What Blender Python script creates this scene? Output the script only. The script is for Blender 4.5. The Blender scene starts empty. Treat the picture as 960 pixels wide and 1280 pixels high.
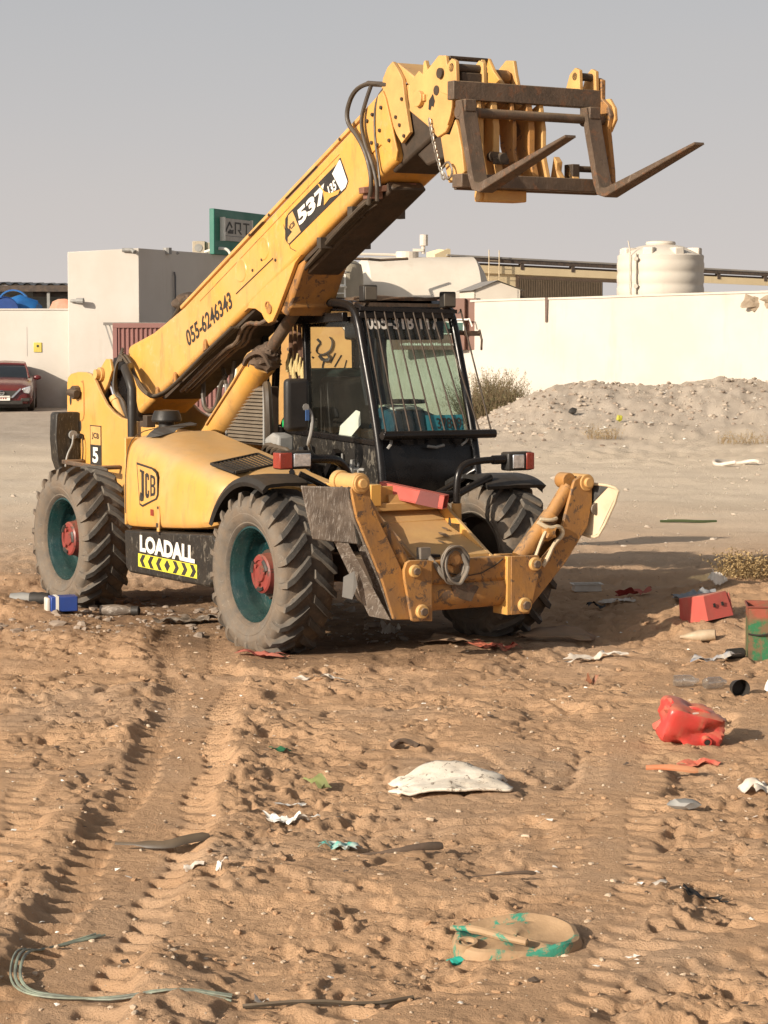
import bpy, bmesh, math, random
import numpy as np
from math import sin, cos, pi, radians, atan2, sqrt
from mathutils import Vector, Matrix, noise as mn
random.seed(7)
sc = bpy.context.scene
COL = sc.collection

# ------------------------------------------------------------------ camera
cam_d = bpy.data.cameras.new("camera")
cam = bpy.data.objects.new("camera", cam_d); COL.objects.link(cam)
cam_d.sensor_fit = 'VERTICAL'; cam_d.sensor_height = 36.0; cam_d.lens = 36.0*2850/1280
cam_d.clip_start = 0.1; cam_d.clip_end = 9000
cam.location = (0, 0, 2.32)
cam.rotation_euler = (pi/2 - math.atan((640-416)/2850.0), 0, 0)
sc.camera = cam

# ------------------------------------------------------------------ light
SUN_EL = radians(22.0)
SUN_PHI = radians(43.0)            # direction to the sun: (-cos, -sin) in plan
SUN_K = 5.0
to_sun = Vector((-cos(SUN_PHI)*cos(SUN_EL), -sin(SUN_PHI)*cos(SUN_EL), sin(SUN_EL)))
sd = bpy.data.lights.new("sun", 'SUN'); sd.energy = SUN_K; sd.angle = radians(0.6); sd.color = (1.0, 0.87, 0.71)
so = bpy.data.objects.new("sun", sd); COL.objects.link(so)
so.rotation_euler = to_sun.to_track_quat('Z', 'Y').to_euler(); so.location = (-20, -10, 15)
w = bpy.data.worlds.new("World"); sc.world = w; w.use_nodes = True
nt = w.node_tree; nt.nodes.clear()
sky = nt.nodes.new('ShaderNodeTexSky'); sky.sky_type = 'NISHITA'; sky.sun_disc = False
sky.sun_elevation = SUN_EL; sky.sun_rotation = atan2(to_sun.x, to_sun.y)
sky.air_density = 1.0; sky.dust_density = 5.0; sky.ozone_density = 1.0; sky.altitude = 10
hs = nt.nodes.new('ShaderNodeHueSaturation'); hs.inputs['Saturation'].default_value = 0.35
mxs = nt.nodes.new('ShaderNodeMixRGB')
# dust haze: thick towards the horizon, thinner overhead
stc = nt.nodes.new('ShaderNodeTexCoord'); ssp = nt.nodes.new('ShaderNodeSeparateXYZ'); smr = nt.nodes.new('ShaderNodeMapRange')
smr.interpolation_type = 'SMOOTHSTEP'
for a_, v_ in (('From Min', -.05), ('From Max', .45), ('To Min', .93), ('To Max', .09)): smr.inputs[a_].default_value = v_
HZLINK = 1; nt.links.new(stc.outputs['Generated'], ssp.inputs[0]); nt.links.new(ssp.outputs['Z'], smr.inputs['Value']); nt.links.new(smr.outputs[0], mxs.inputs[0])
hzc = nt.nodes.new('ShaderNodeMixRGB'); hzc.inputs[1].default_value = (7.9, 7.25, 6.85, 1); hzc.inputs[2].default_value = (7.0, 7.0, 7.2, 1)   # warm low, cooler above
hmr = nt.nodes.new('ShaderNodeMapRange'); hmr.inputs['From Min'].default_value = 0.0; hmr.inputs['From Max'].default_value = .16
nt.links.new(hmr.outputs[0], hzc.inputs[0]); nt.links.new(hzc.outputs[0], mxs.inputs[2])
bg = nt.nodes.new('ShaderNodeBackground'); bg.inputs['Strength'].default_value = 0.074
wo = nt.nodes.new('ShaderNodeOutputWorld')
snz = nt.nodes.new('ShaderNodeTexNoise'); snz.inputs['Scale'].default_value = 3.0; snz.inputs['Detail'].default_value = 5
smd = nt.nodes.new('ShaderNodeMapping'); smd.inputs['Scale'].default_value = (1, 1, 5); nt.links.new(stc.outputs['Generated'], smd.inputs[0]); nt.links.new(smd.outputs[0], snz.inputs['Vector'])
sma = nt.nodes.new('ShaderNodeMath'); sma.operation = 'MULTIPLY_ADD'; sma.inputs[1].default_value = .09; nt.links.new(snz.outputs['Fac'], sma.inputs[0])
sms = nt.nodes.new('ShaderNodeMath'); sms.operation = 'SUBTRACT'; sms.inputs[1].default_value = .045; nt.links.new(ssp.outputs['Z'], sms.inputs[0]); nt.links.new(sms.outputs[0], sma.inputs[2])
nt.links.new(sma.outputs[0], hmr.inputs['Value']); nt.links.new(sky.outputs[0], hs.inputs['Color']); nt.links.new(hs.outputs[0], mxs.inputs[1])
nt.links.new(mxs.outputs[0], bg.inputs['Color']); nt.links.new(bg.outputs[0], wo.inputs['Surface'])
sc.view_settings.view_transform = 'Standard'; sc.view_settings.look = 'None'
sc.view_settings.exposure = 0.30; sc.view_settings.gamma = 1.0; sc.view_settings.use_curve_mapping = False

# ------------------------------------------------------------------ materials
class N:
    def __init__(s, name):
        s.m = bpy.data.materials.new(name); s.m.use_nodes = True
        s.t = s.m.node_tree; s.b = s.t.nodes['Principled BSDF']; s.out = s.t.nodes['Material Output']
        s.tc = s.t.nodes.new('ShaderNodeTexCoord')
    def n(s, k, **kw):
        x = s.t.nodes.new(k)
        for a, v in kw.items(): setattr(x, a, v)
        return x
    def l(s, a, b): s.t.links.new(a, b)
    def noise(s, scale, detail=4, rough=.55, coord='Object', dist=0.0, stretch=None):
        x = s.n('ShaderNodeTexNoise'); x.inputs['Scale'].default_value = scale
        x.inputs['Detail'].default_value = detail; x.inputs['Roughness'].default_value = rough
        x.inputs['Distortion'].default_value = dist
        if stretch:
            mp = s.n('ShaderNodeMapping'); mp.inputs['Scale'].default_value = stretch
            s.l(s.tc.outputs[coord], mp.inputs['Vector']); s.l(mp.outputs[0], x.inputs['Vector'])
        else: s.l(s.tc.outputs[coord], x.inputs['Vector'])
        return x.outputs['Fac']
    def ramp(s, f, a, b, va=0.0, vb=1.0):
        x = s.n('ShaderNodeMapRange'); x.clamp = True
        x.inputs['From Min'].default_value = a; x.inputs['From Max'].default_value = b
        x.inputs['To Min'].default_value = va; x.inputs['To Max'].default_value = vb
        s.l(f, x.inputs['Value']); return x.outputs[0]
    def mix(s, f, a, b):
        x = s.n('ShaderNodeMixRGB')
        for i, v in ((0, f), (1, a), (2, b)):
            if hasattr(v, 'is_linked') or hasattr(v, 'links'): s.l(v, x.inputs[i])
            else: x.inputs[i].default_value = v if i == 0 else (*v[:3], 1)
        return x.outputs[0]
    def math(s, op, a, b=None):
        x = s.n('ShaderNodeMath', operation=op)
        for i, v in ((0, a), (1, b)):
            if v is None: continue
            if hasattr(v, 'links'): s.l(v, x.inputs[i])
            else: x.inputs[i].default_value = v
        return x.outputs[0]
    def bump(s, f, strength, dist=.01):
        x = s.n('ShaderNodeBump'); x.inputs['Strength'].default_value = strength; x.inputs['Distance'].default_value = dist
        s.l(f, x.inputs['Height']); s.l(x.outputs[0], s.b.inputs['Normal'])
    def up(s):
        g = s.n('ShaderNodeNewGeometry'); x = s.n('ShaderNodeSeparateXYZ'); s.l(g.outputs['Normal'], x.inputs[0]); return x.outputs['Z']
    def wz(s):
        g = s.n('ShaderNodeNewGeometry'); x = s.n('ShaderNodeSeparateXYZ'); s.l(g.outputs['Position'], x.inputs[0]); return x.outputs['Z']

def mat(name, col, col2=None, rough=.6, metal=0.0, nscale=6, dust=0.0, dustcol=(.42, .30, .18), rust=0.0, rustcol=(.09, .035, .015),
        bump=0.0, bscale=60, fade=0.0, fadecol=(.62,.38,.15), grime=0.0, grimecol=(.20,.12,.06), scratch=0.0, scratchcol=(.5, .5, .48), spec=.5, mud=0.0, rscale=9):
    k = N(name)
    c2 = col2 or tuple(x*.8 for x in col)
    c = k.mix(k.ramp(k.noise(nscale, 6, .6), .35, .65), col, c2)
    if fade: c = k.mix(k.math('MULTIPLY', k.ramp(k.noise(1.3, 7, .65, dist=.5), .45, .68), fade), c, fadecol)
    if grime:
        c = k.mix(k.math('MULTIPLY', k.ramp(k.noise(5, 9, .75, stretch=(1.6, 1.6, .35)), .52, .72), grime), c, grimecol)
        c = k.mix(k.math('MULTIPLY', k.ramp(k.noise(38, 6, .8), .64, .70), grime), c, grimecol)
    if rust: c = k.mix(k.ramp(k.noise(rscale, 8, .75, dist=.6), .80-rust, .84-rust), c, rustcol)
    if scratch: c = k.mix(k.math('MULTIPLY', k.ramp(k.noise(14, 6, .8, stretch=(1, 6, .6), dist=1.0), .60-scratch*.1, .66-scratch*.1), scratch), c, scratchcol)
    if dust:
        f = k.ramp(k.up(), .25, .85, dust*.22, dust)
        f = k.math('MULTIPLY', f, k.ramp(k.noise(3.5, 8, .7), .25, .7, .55, 1.0))
        c = k.mix(f, c, dustcol)
    if mud: c = k.mix(k.math('MULTIPLY', k.ramp(k.wz(), .1, .75, mud, 0.0), k.ramp(k.noise(7, 8, .7), .35, .6)), c, (.30, .2, .12))
    k.l(c, k.b.inputs['Base Color']); k.b.inputs['Metallic'].default_value = metal
    k.b.inputs['Specular IOR Level'].default_value = spec
    k.l(k.ramp(k.noise(nscale*2.3, 4), .3, .7, max(rough-.1, .05), min(rough+.12, 1)), k.b.inputs['Roughness'])
    if bump: k.bump(k.noise(bscale, 6, .65), bump)
    return k.m

YEL = (.66, .33, .045)
M = {}
M['yellow'] = mat('yellow_paint', YEL, (.60, .29, .05), rough=.42, dust=.85, rust=.05, rustcol=(.20, .09, .03), bump=.04, bscale=30, nscale=2.2, dustcol=(.50, .35, .19), fade=.6, grime=.6)
M['boom'] = mat('boom_paint', (.66, .34, .055), (.60, .30, .065), rough=.42, dust=.4, rust=.06, rustcol=(.25, .12, .035), bump=.04, bscale=20, nscale=1.3, dustcol=(.52, .36, .2), fade=.5, fadecol=(.60,.35,.16), grime=.65, scratch=.35, scratchcol=(.62,.45,.25))
M['yellow_worn_shade'] = mat('worn_shaded_yellow_paint', (.42, .19, .035), (.30, .14, .04), rough=.6, dust=.5, rust=.26, rustcol=(.09, .05, .03), bump=.25, bscale=40, nscale=5, mud=.4, grime=.6, grimecol=(.12,.07,.04))  # wear and grime, with the front faces' shade also darkened into the colour
M['yellow_pale'] = mat('faded_yellow_paint', (.62, .37, .12), (.52, .28, .09), rough=.6, dust=.45, rust=.14, rustcol=(.16, .08, .04), bump=.12, bscale=40, nscale=4)
M['black'] = mat('black_paint', (.005, .005, .006), (.009, .008, .008), rough=.28, dust=.04, nscale=4, bump=.03, spec=.35)
M['black_worn'] = mat('scraped_black_paint', (.009, .009, .009), (.02, .018, .015), rough=.45, dust=.06, scratch=.4, scratchcol=(.28, .25, .2), bump=.35, bscale=14)
M['dark'] = mat('dark_grimy_steel', (.02, .015, .011), (.045, .028, .018), rough=.7, dust=.25, bump=.3, bscale=30)
M['plastic'] = mat('black_plastic', (.010, .011, .012), (.02, .02, .02), rough=.5, dust=.10, spec=.35, bump=.06)
M['rubber'] = mat('rubber_hose', (.022, .018, .015), (.05, .04, .03), rough=.5, dust=.3)
M['steel'] = mat('worn_brown_steel', (.105, .07, .05), (.05, .036, .028), rough=.6, metal=.15, dust=.55, rust=.24, rustcol=(.14, .065, .035), bump=.4, bscale=45, scratch=.3, scratchcol=(.3, .24, .2), nscale=8)
M['scraped'] = mat('scraped_grey_steel', (.20, .165, .135), (.10, .08, .066), rough=.6, metal=.3, dust=.2, scratch=.7, scratchcol=(.45, .42, .38), bump=.3, bscale=30, nscale=9)
M['cream'] = mat('cream_steel', (.62, .52, .36), (.5, .4, .26), rough=.6, dust=.2, rust=.14)
M['chrome'] = mat('chrome_rod', (.75, .75, .76), (.65, .66, .68), rough=.15, metal=1.0)
M['teal'] = mat('teal_rim_paint', (.003, .026, .03), (.005, .042, .042), rough=.25, dust=.06, rust=.1, rustcol=(.03, .03, .03), scratch=.2, scratchcol=(.3, .3, .28))
M['red'] = mat('red_hub_paint', (.25, .03, .028), (.17, .022, .02), rough=.5, dust=.3, grime=.7, grimecol=(.05,.02,.015), rust=.24, rustcol=(.03, .015, .012), rscale=12)
M['redtube'] = mat('faded_red_paint', (.50, .075, .055), (.42, .07, .05), rough=.6, dust=.3, rust=.08, dustcol=(.45, .25, .18))
M['white'] = mat('white_print', (.75, .73, .68), (.68, .64, .57), rough=.6, dust=.1)
M['print'] = mat('black_print', (.02, .018, .016), (.035, .03, .025), rough=.6)
M['lemon'] = mat('lemon_print', (.72, .66, .05), (.66, .58, .05), rough=.5, dust=.1)
M['cloth_brown'] = mat('brown_cloth', (.12, .08, .055), (.07, .05, .035), rough=.95, bump=.4)
M['blue_cloth'] = mat('blue_cloth', (.012, .06, .10), (.018, .09, .13), rough=.9, bump=.3)
M['grey_plastic'] = mat('grey_plastic', (.22, .22, .21), (.3, .29, .27), rough=.6)
M['paper'] = mat('white_paper', (.78, .76, .7), (.68, .66, .6), rough=.8)
M['chain'] = mat('chain_metal', (.4, .38, .34), (.25, .2, .15), rough=.45, metal=.7)

def tyre_mat():
    k = N('dusty_tyre_rubber')
    c = k.mix(k.ramp(k.noise(4, 7, .7), .35, .65), (.027, .026, .025), (.052, .048, .043))
    # dust clings to the sidewall (facing away along the axle) and to scuffed shoulders
    g = k.n('ShaderNodeSeparateXYZ'); k.l(k.tc.outputs['Normal'], g.inputs[0])
    a = k.math('ABSOLUTE', g.outputs['Y'])
    f = k.math('MULTIPLY', k.ramp(a, .45, .9, .12, .85), k.ramp(k.noise(5, 8, .7), .3, .65, .35, 1))
    c = k.mix(f, c, (.185, .16, .13))
    o_ = k.n('ShaderNodeSeparateXYZ'); k.l(k.tc.outputs['Object'], o_.inputs[0])
    r2 = k.math('ADD', k.math('MULTIPLY', o_.outputs['X'], o_.outputs['X']), k.math('MULTIPLY', o_.outputs['Z'], o_.outputs['Z']))
    c = k.mix(k.math('MULTIPLY', k.ramp(r2, .325, .350, .75, 0), k.ramp(k.noise(9, 7, .7), .4, .6, .2, 1)), c, (.17, .125, .085))      # soil packed between the lugs
    c = k.mix(k.math('MULTIPLY', k.ramp(k.noise(16, 9, .8, dist=1.5), .58, .66), .55), c, (.34, .30, .25))
    c = k.mix(k.ramp(k.noise(7, 8, .75, dist=.8), .60, .70, 0, .7), c, (.03, .028, .027))
    k.l(c, k.b.inputs['Base Color']); k.b.inputs['Roughness'].default_value = .85
    k.bump(k.noise(50, 6, .7), .3)
    return k.m
M['tyre'] = tyre_mat()

def glass(name, tint, refl=.18, rough=.02, dusty=.12):
    k = N(name); k.t.nodes.remove(k.b)
    tr = k.n('ShaderNodeBsdfTransparent'); tr.inputs[0].default_value = (*tint, 1)
    gl = k.n('ShaderNodeBsdfGlossy'); gl.inputs['Roughness'].default_value = rough; gl.inputs[0].default_value = (.9, .95, .95, 1)
    lw_ = k.n('ShaderNodeLayerWeight'); lw_.inputs['Blend'].default_value = .5
    fr_ = k.math('ADD', k.math('MULTIPLY', k.math('POWER', lw_.outputs['Facing'], 5.0), .8), .025)
    df = k.n('ShaderNodeBsdfDiffuse'); df.inputs[0].default_value = (.42, .36, .28, 1)
    m1 = k.n('ShaderNodeMixShader'); m2 = k.n('ShaderNodeMixShader')
    k.l(k.math('ADD', fr_, refl*.15), m1.inputs[0]); k.l(tr.outputs[0], m1.inputs[1]); k.l(gl.outputs[0], m1.inputs[2])
    k.l(k.math('MULTIPLY', k.ramp(k.noise(5, 7, .7), .35, .7), dusty), m2.inputs[0]); k.l(m1.outputs[0], m2.inputs[1]); k.l(df.outputs[0], m2.inputs[2])
    k.l(m2.outputs[0], k.out.inputs['Surface'])
    return k.m
M['glass'] = glass('green_tinted_glass', (.56, .66, .61))
M['glass_dark'] = glass('dusty_side_glass', (.80, .85, .82), refl=0, dusty=.02)
M['lens'] = mat('lamp_lens', (.45, .47, .5), (.75, .77, .8), rough=.1, metal=.6, nscale=30)
M['lens_red'] = mat('red_lens', (.30, .035, .02), (.2, .03, .02), rough=.25, dust=.1)
M['lens_dark'] = mat('dusty_lamp_lens', (.10, .09, .075), (.13, .115, .09), rough=.6)

# ------------------------------------------------------------------ mesh building
class B:
    def __init__(s): s.v = []; s.f = []
    def add(s, vs, fs):
        o = len(s.v); s.v += [tuple(v) for v in vs]; s.f += [tuple(i+o for i in f) for f in fs]; return s
    def box(s, x0, x1, y0, y1, z0, z1):
        return s.add([(x0,y0,z0),(x1,y0,z0),(x1,y1,z0),(x0,y1,z0),(x0,y0,z1),(x1,y0,z1),(x1,y1,z1),(x0,y1,z1)],
                     [(0,3,2,1),(4,5,6,7),(0,1,5,4),(1,2,6,5),(2,3,7,6),(3,0,4,7)])
    def obox(s, c, sx, sy, sz, R=None):
        R = R or Matrix.Identity(3); c = Vector(c); o = len(s.v)
        vs = [c + R @ Vector((a*sx/2, b*sy/2, d*sz/2)) for d in (-1,1) for a, b in ((-1,-1),(1,-1),(1,1),(-1,1))]
        return s.add(vs, [(0,3,2,1),(4,5,6,7),(0,1,5,4),(1,2,6,5),(2,3,7,6),(3,0,4,7)])
    def beam(s, a, b, wd, ht, upv=(0,0,1)):
        a = Vector(a); b = Vector(b); d = b-a; L = d.length; X = d.normalized(); Y = Vector(upv).cross(X)
        if Y.length < 1e-4: Y = Vector((0,1,0))
        Y.normalize(); Z = X.cross(Y)
        return s.obox((a+b)/2, L, wd, ht, Matrix((X, Y, Z)).transposed())
    def prism(s, poly, lo, hi, axis='y'):
        n = len(poly)
        def P(p, k):
            return {'y': (p[0], k, p[1]), 'x': (k, p[0], p[1]), 'z': (p[0], p[1], k)}[axis]
        vs = [P(p, lo) for p in poly] + [P(p, hi) for p in poly]
        fs = [tuple(range(n)), tuple(range(2*n-1, n-1, -1))] + [(i, i+n, (i+1) % n+n, (i+1) % n) for i in range(n)]
        return s.add(vs, fs)
    def ring(s, c, X, Y, r, n, rx=None): return [c + X*(cos(2*pi*i/n)*r) + Y*(sin(2*pi*i/n)*(rx or r)) for i in range(n)]
    def cyl(s, a, b, r, r2=None, n=20, cap=True):
        a = Vector(a); b = Vector(b); d = (b-a).normalized(); r2 = r if r2 is None else r2
        X = d.orthogonal().normalized(); Y = d.cross(X)
        vs = s.ring(a, X, Y, r, n) + s.ring(b, X, Y, r2, n)
        fs = [(i, (i+1) % n, (i+1) % n+n, i+n) for i in range(n)]
        if cap: fs += [tuple(range(n-1, -1, -1)), tuple(range(n, 2*n))]
        return s.add(vs, fs)
    def tube(s, pts, r, n=8, smooth=0, flat=None):
        pts = [Vector(p) for p in pts]
        for _ in range(smooth):
            q = [pts[0]]
            for a, b in zip(pts, pts[1:]): q += [a*.75+b*.25, a*.25+b*.75]
            pts = q + [pts[-1]]
        N_ = len(pts); rings = []; X = None
        rr = r if isinstance(r, (list, tuple)) else [r]*N_
        for i, p in enumerate(pts):
            d = (pts[min(i+1, N_-1)] - pts[max(i-1, 0)])
            d = d.normalized() if d.length > 1e-9 else Vector((0,0,1))
            if X is None: X = d.orthogonal().normalized()
            X = (X - d*X.dot(d)); X = X.normalized() if X.length > 1e-6 else d.orthogonal().normalized()
            rad = rr[int(i*(len(rr)-1)/max(N_-1, 1))]
            rings += s.ring(p, X, d.cross(X), rad, n, rad*flat if flat else None)
        fs = [(k*n+i, k*n+(i+1) % n, (k+1)*n+(i+1) % n, (k+1)*n+i) for k in range(N_-1) for i in range(n)]
        fs += [tuple(range(n-1, -1, -1)), tuple(range((N_-1)*n, N_*n))]
        return s.add(rings, fs)
    def lathe(s, prof, c=(0,0,0), axis='y', n=40, close=False):
        vs = []
        for a, r in prof:
            for i in range(n):
                t = 2*pi*i/n; u, v = r*cos(t), r*sin(t)
                p = {'y': (u, a, v), 'x': (a, u, v), 'z': (u, v, a)}[axis]
                vs.append((c[0]+p[0], c[1]+p[1], c[2]+p[2]))
        m = len(prof)
        fs = [(k*n+i, k*n+(i+1) % n, (k+1)*n+(i+1) % n, (k+1)*n+i) for k in range(m-1) for i in range(n)]
        if close: fs += [((m-1)*n+i, (m-1)*n+(i+1) % n, (i+1) % n, i) for i in range(n)]
        return s.add(vs, fs)
    def loft(s, secs, cap=True):
        n = len(secs[0]); vs = [p for q in secs for p in q]
        fs = [(k*n+i, k*n+i+1, (k+1)*n+i+1, (k+1)*n+i) for k in range(len(secs)-1) for i in range(n-1)]
        if cap: fs += [tuple(range(n-1, -1, -1)), tuple(range((len(secs)-1)*n, len(secs)*n))]
        return s.add(vs, fs)
    def blob(s, c, r, amp=.25, seed=0, sub=2, sq=(1,1,1), fr=1.6):
        bm = bmesh.new(); bmesh.ops.create_icosphere(bm, subdivisions=sub, radius=1)
        vs = []
        for v in bm.verts:
            k = 1 + amp*mn.noise(v.co*fr + Vector((seed*3.1, seed*1.7, 0)))*2
            vs.append((c[0]+v.co.x*r*k*sq[0], c[1]+v.co.y*r*k*sq[1], c[2]+v.co.z*r*k*sq[2]))
        fs = [tuple(v.index for v in f.verts) for f in bm.faces]; bm.free()
        return s.add(vs, fs)
    def obj(s, name, m, parent=None, bevel=0.0, smooth=False, seg=2, recalc=True, tri=False):
        me = bpy.data.meshes.new(name); me.from_pydata(s.v, [], s.f)
        if recalc or tri:
            bm = bmesh.new(); bm.from_mesh(me)
            if recalc: bmesh.ops.recalc_face_normals(bm, faces=bm.faces)
            if tri: bmesh.ops.triangulate(bm, faces=bm.faces)
            bm.to_mesh(me); bm.free()
        me.update()
        o = bpy.data.objects.new(name, me); COL.objects.link(o)
        me.materials.append(M[m] if isinstance(m, str) else m)
        if parent is not None: o.parent = parent
        if bevel:
            bv = o.modifiers.new('bevel', 'BEVEL'); bv.width = bevel; bv.segments = seg; bv.limit_method = 'ANGLE'; bv.angle_limit = radians(35)
            smooth = True
        if smooth:
            me.shade_smooth(); me.set_sharp_from_angle(angle=radians(38)) if not bevel else me.set_sharp_from_angle(angle=radians(50))
        return o

def thing(name, label, cat, loc=(0,0,0), rz=0.0, group=None):
    o = bpy.data.objects.new(name, None); o.empty_display_size = .1; COL.objects.link(o)
    o.location = loc; o.rotation_euler = (0, 0, rz); return tag(o, label, cat, group)
def tag(o, label, cat, group=None, kind=None):
    if label: o['label'] = label
    if cat: o['category'] = cat
    if group: o['group'] = group
    if kind: o['kind'] = kind
    return o
def struct(o, label=None):
    o['kind'] = 'structure'
    if label: o['label'] = label
    return o

def text_geo(body, bold=0.0, space=1.0):
    cu = bpy.data.curves.new('t', 'FONT'); cu.body = body; cu.size = 1.0; cu.resolution_u = 3; cu.offset = bold; cu.space_character = space
    o = bpy.data.objects.new('t', cu); COL.objects.link(o)
    bpy.context.view_layer.update()
    dg = bpy.context.evaluated_depsgraph_get(); me = bpy.data.meshes.new_from_object(o.evaluated_get(dg))
    vs = [v.co.copy() for v in me.vertices]; fs = [tuple(p.vertices) for p in me.polygons]
    bpy.data.objects.remove(o); bpy.data.curves.remove(cu); bpy.data.meshes.remove(me)
    x0 = min(v.x for v in vs); x1 = max(v.x for v in vs); y0 = min(v.y for v in vs); y1 = max(v.y for v in vs)
    return [((v.x-x0)/(x1-x0), (v.y-y0)/(y1-y0)) for v in vs], fs
def lettering(body, m, parent, o, ex, ey, bold=0.02, name='lettering', space=1.0):
    """text filling the parallelogram o, o+ex, o+ey"""
    vs, fs = text_geo(body, bold, space); o = Vector(o); ex = Vector(ex); ey = Vector(ey)
    nrm = ex.cross(ey).normalized()*.0015; b = B()
    b.add([o + ex*u + ey*v + nrm for u, v in vs], fs)
    n = len(vs)
    return b.obj(name, m, parent, recalc=False)
def flat(poly, m, parent, o, ex, ey, name, lift=.001):
    o = Vector(o); ex = Vector(ex); ey = Vector(ey); nrm = ex.cross(ey).normalized()*lift
    b = B(); b.add([o+ex*u+ey*v+nrm for u, v in poly], [tuple(range(len(poly)))])
    return b.obj(name, m, parent, recalc=False)

# ------------------------------------------------------------------ ground
RNG = np.random.RandomState(3)
PERM = RNG.permutation(512)
GRAD = np.stack([np.cos(np.arange(512)*2.399), np.sin(np.arange(512)*2.399)], 1)
def perlin(x, y):
    xi = np.floor(x).astype(int); yi = np.floor(y).astype(int); xf = x-xi; yf = y-yi
    u = xf*xf*xf*(xf*(xf*6-15)+10); v = yf*yf*yf*(yf*(yf*6-15)+10)
    def g(a, b):
        h = PERM[(PERM[(xi+a) & 511] + yi+b) & 511]; return GRAD[h, 0]*(xf-a) + GRAD[h, 1]*(yf-b)
    return (g(0,0)*(1-u)+g(1,0)*u)*(1-v) + (g(0,1)*(1-u)+g(1,1)*u)*v
def fbm(x, y, s, o=4, g=.5):
    r = 0; a = 1; 
    for i in range(o): r = r + a*perlin(x*s+i*17.3, y*s-i*9.1); s *= 2.03; a *= g
    return r
def sst(x, a, b):
    t = np.clip((x-a)/(b-a), 0, 1); return t*t*(3-2*t)
TRACKS = [  # points, half width, depth, lug amplitude, lug pitch, berm
    ([(-1.45,17.0),(-1.33,15.9),(-1.17,14.6),(-1.15,13.5),(-1.10,12.2),(-1.08,11.2),(-1.08,9.84),(-1.10,8.5),(-1.13,7.3),(-1.2,6)], .27, .042, .052, .165, .028),
    ([(3.2,9.9),(2.2,9.2),(1.46,8.55),(0.95,8.15),(.33,7.62),(-.5,7.0)], .24, .02, .045, .17, .01),
    ([(1.9,15.0),(1.35,12.6),(1.17,11.2),(1.02,10.2),(.85,9.1),(.5,7.6)], .26, .014, .020, .15, .012),
    ([(-1.4,15.3),(-1.05,15.0),(0.0,14.5),(.8,14.15),(2.3,13.6),(4,13.2)], .12, .02, .04, .19, .012),
    ([(-3.2,14.8),(-2.4,13.0),(-2.0,11.4),(-1.8,10.0),(-1.75,8.0)], .24, .014, .022, .15, .010),
    ([(3.4,16.5),(2.6,14.8),(2.2,13.0),(2.3,11.4),(2.6,9.5)], .2, .012, .015, .14, .008),
]
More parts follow.
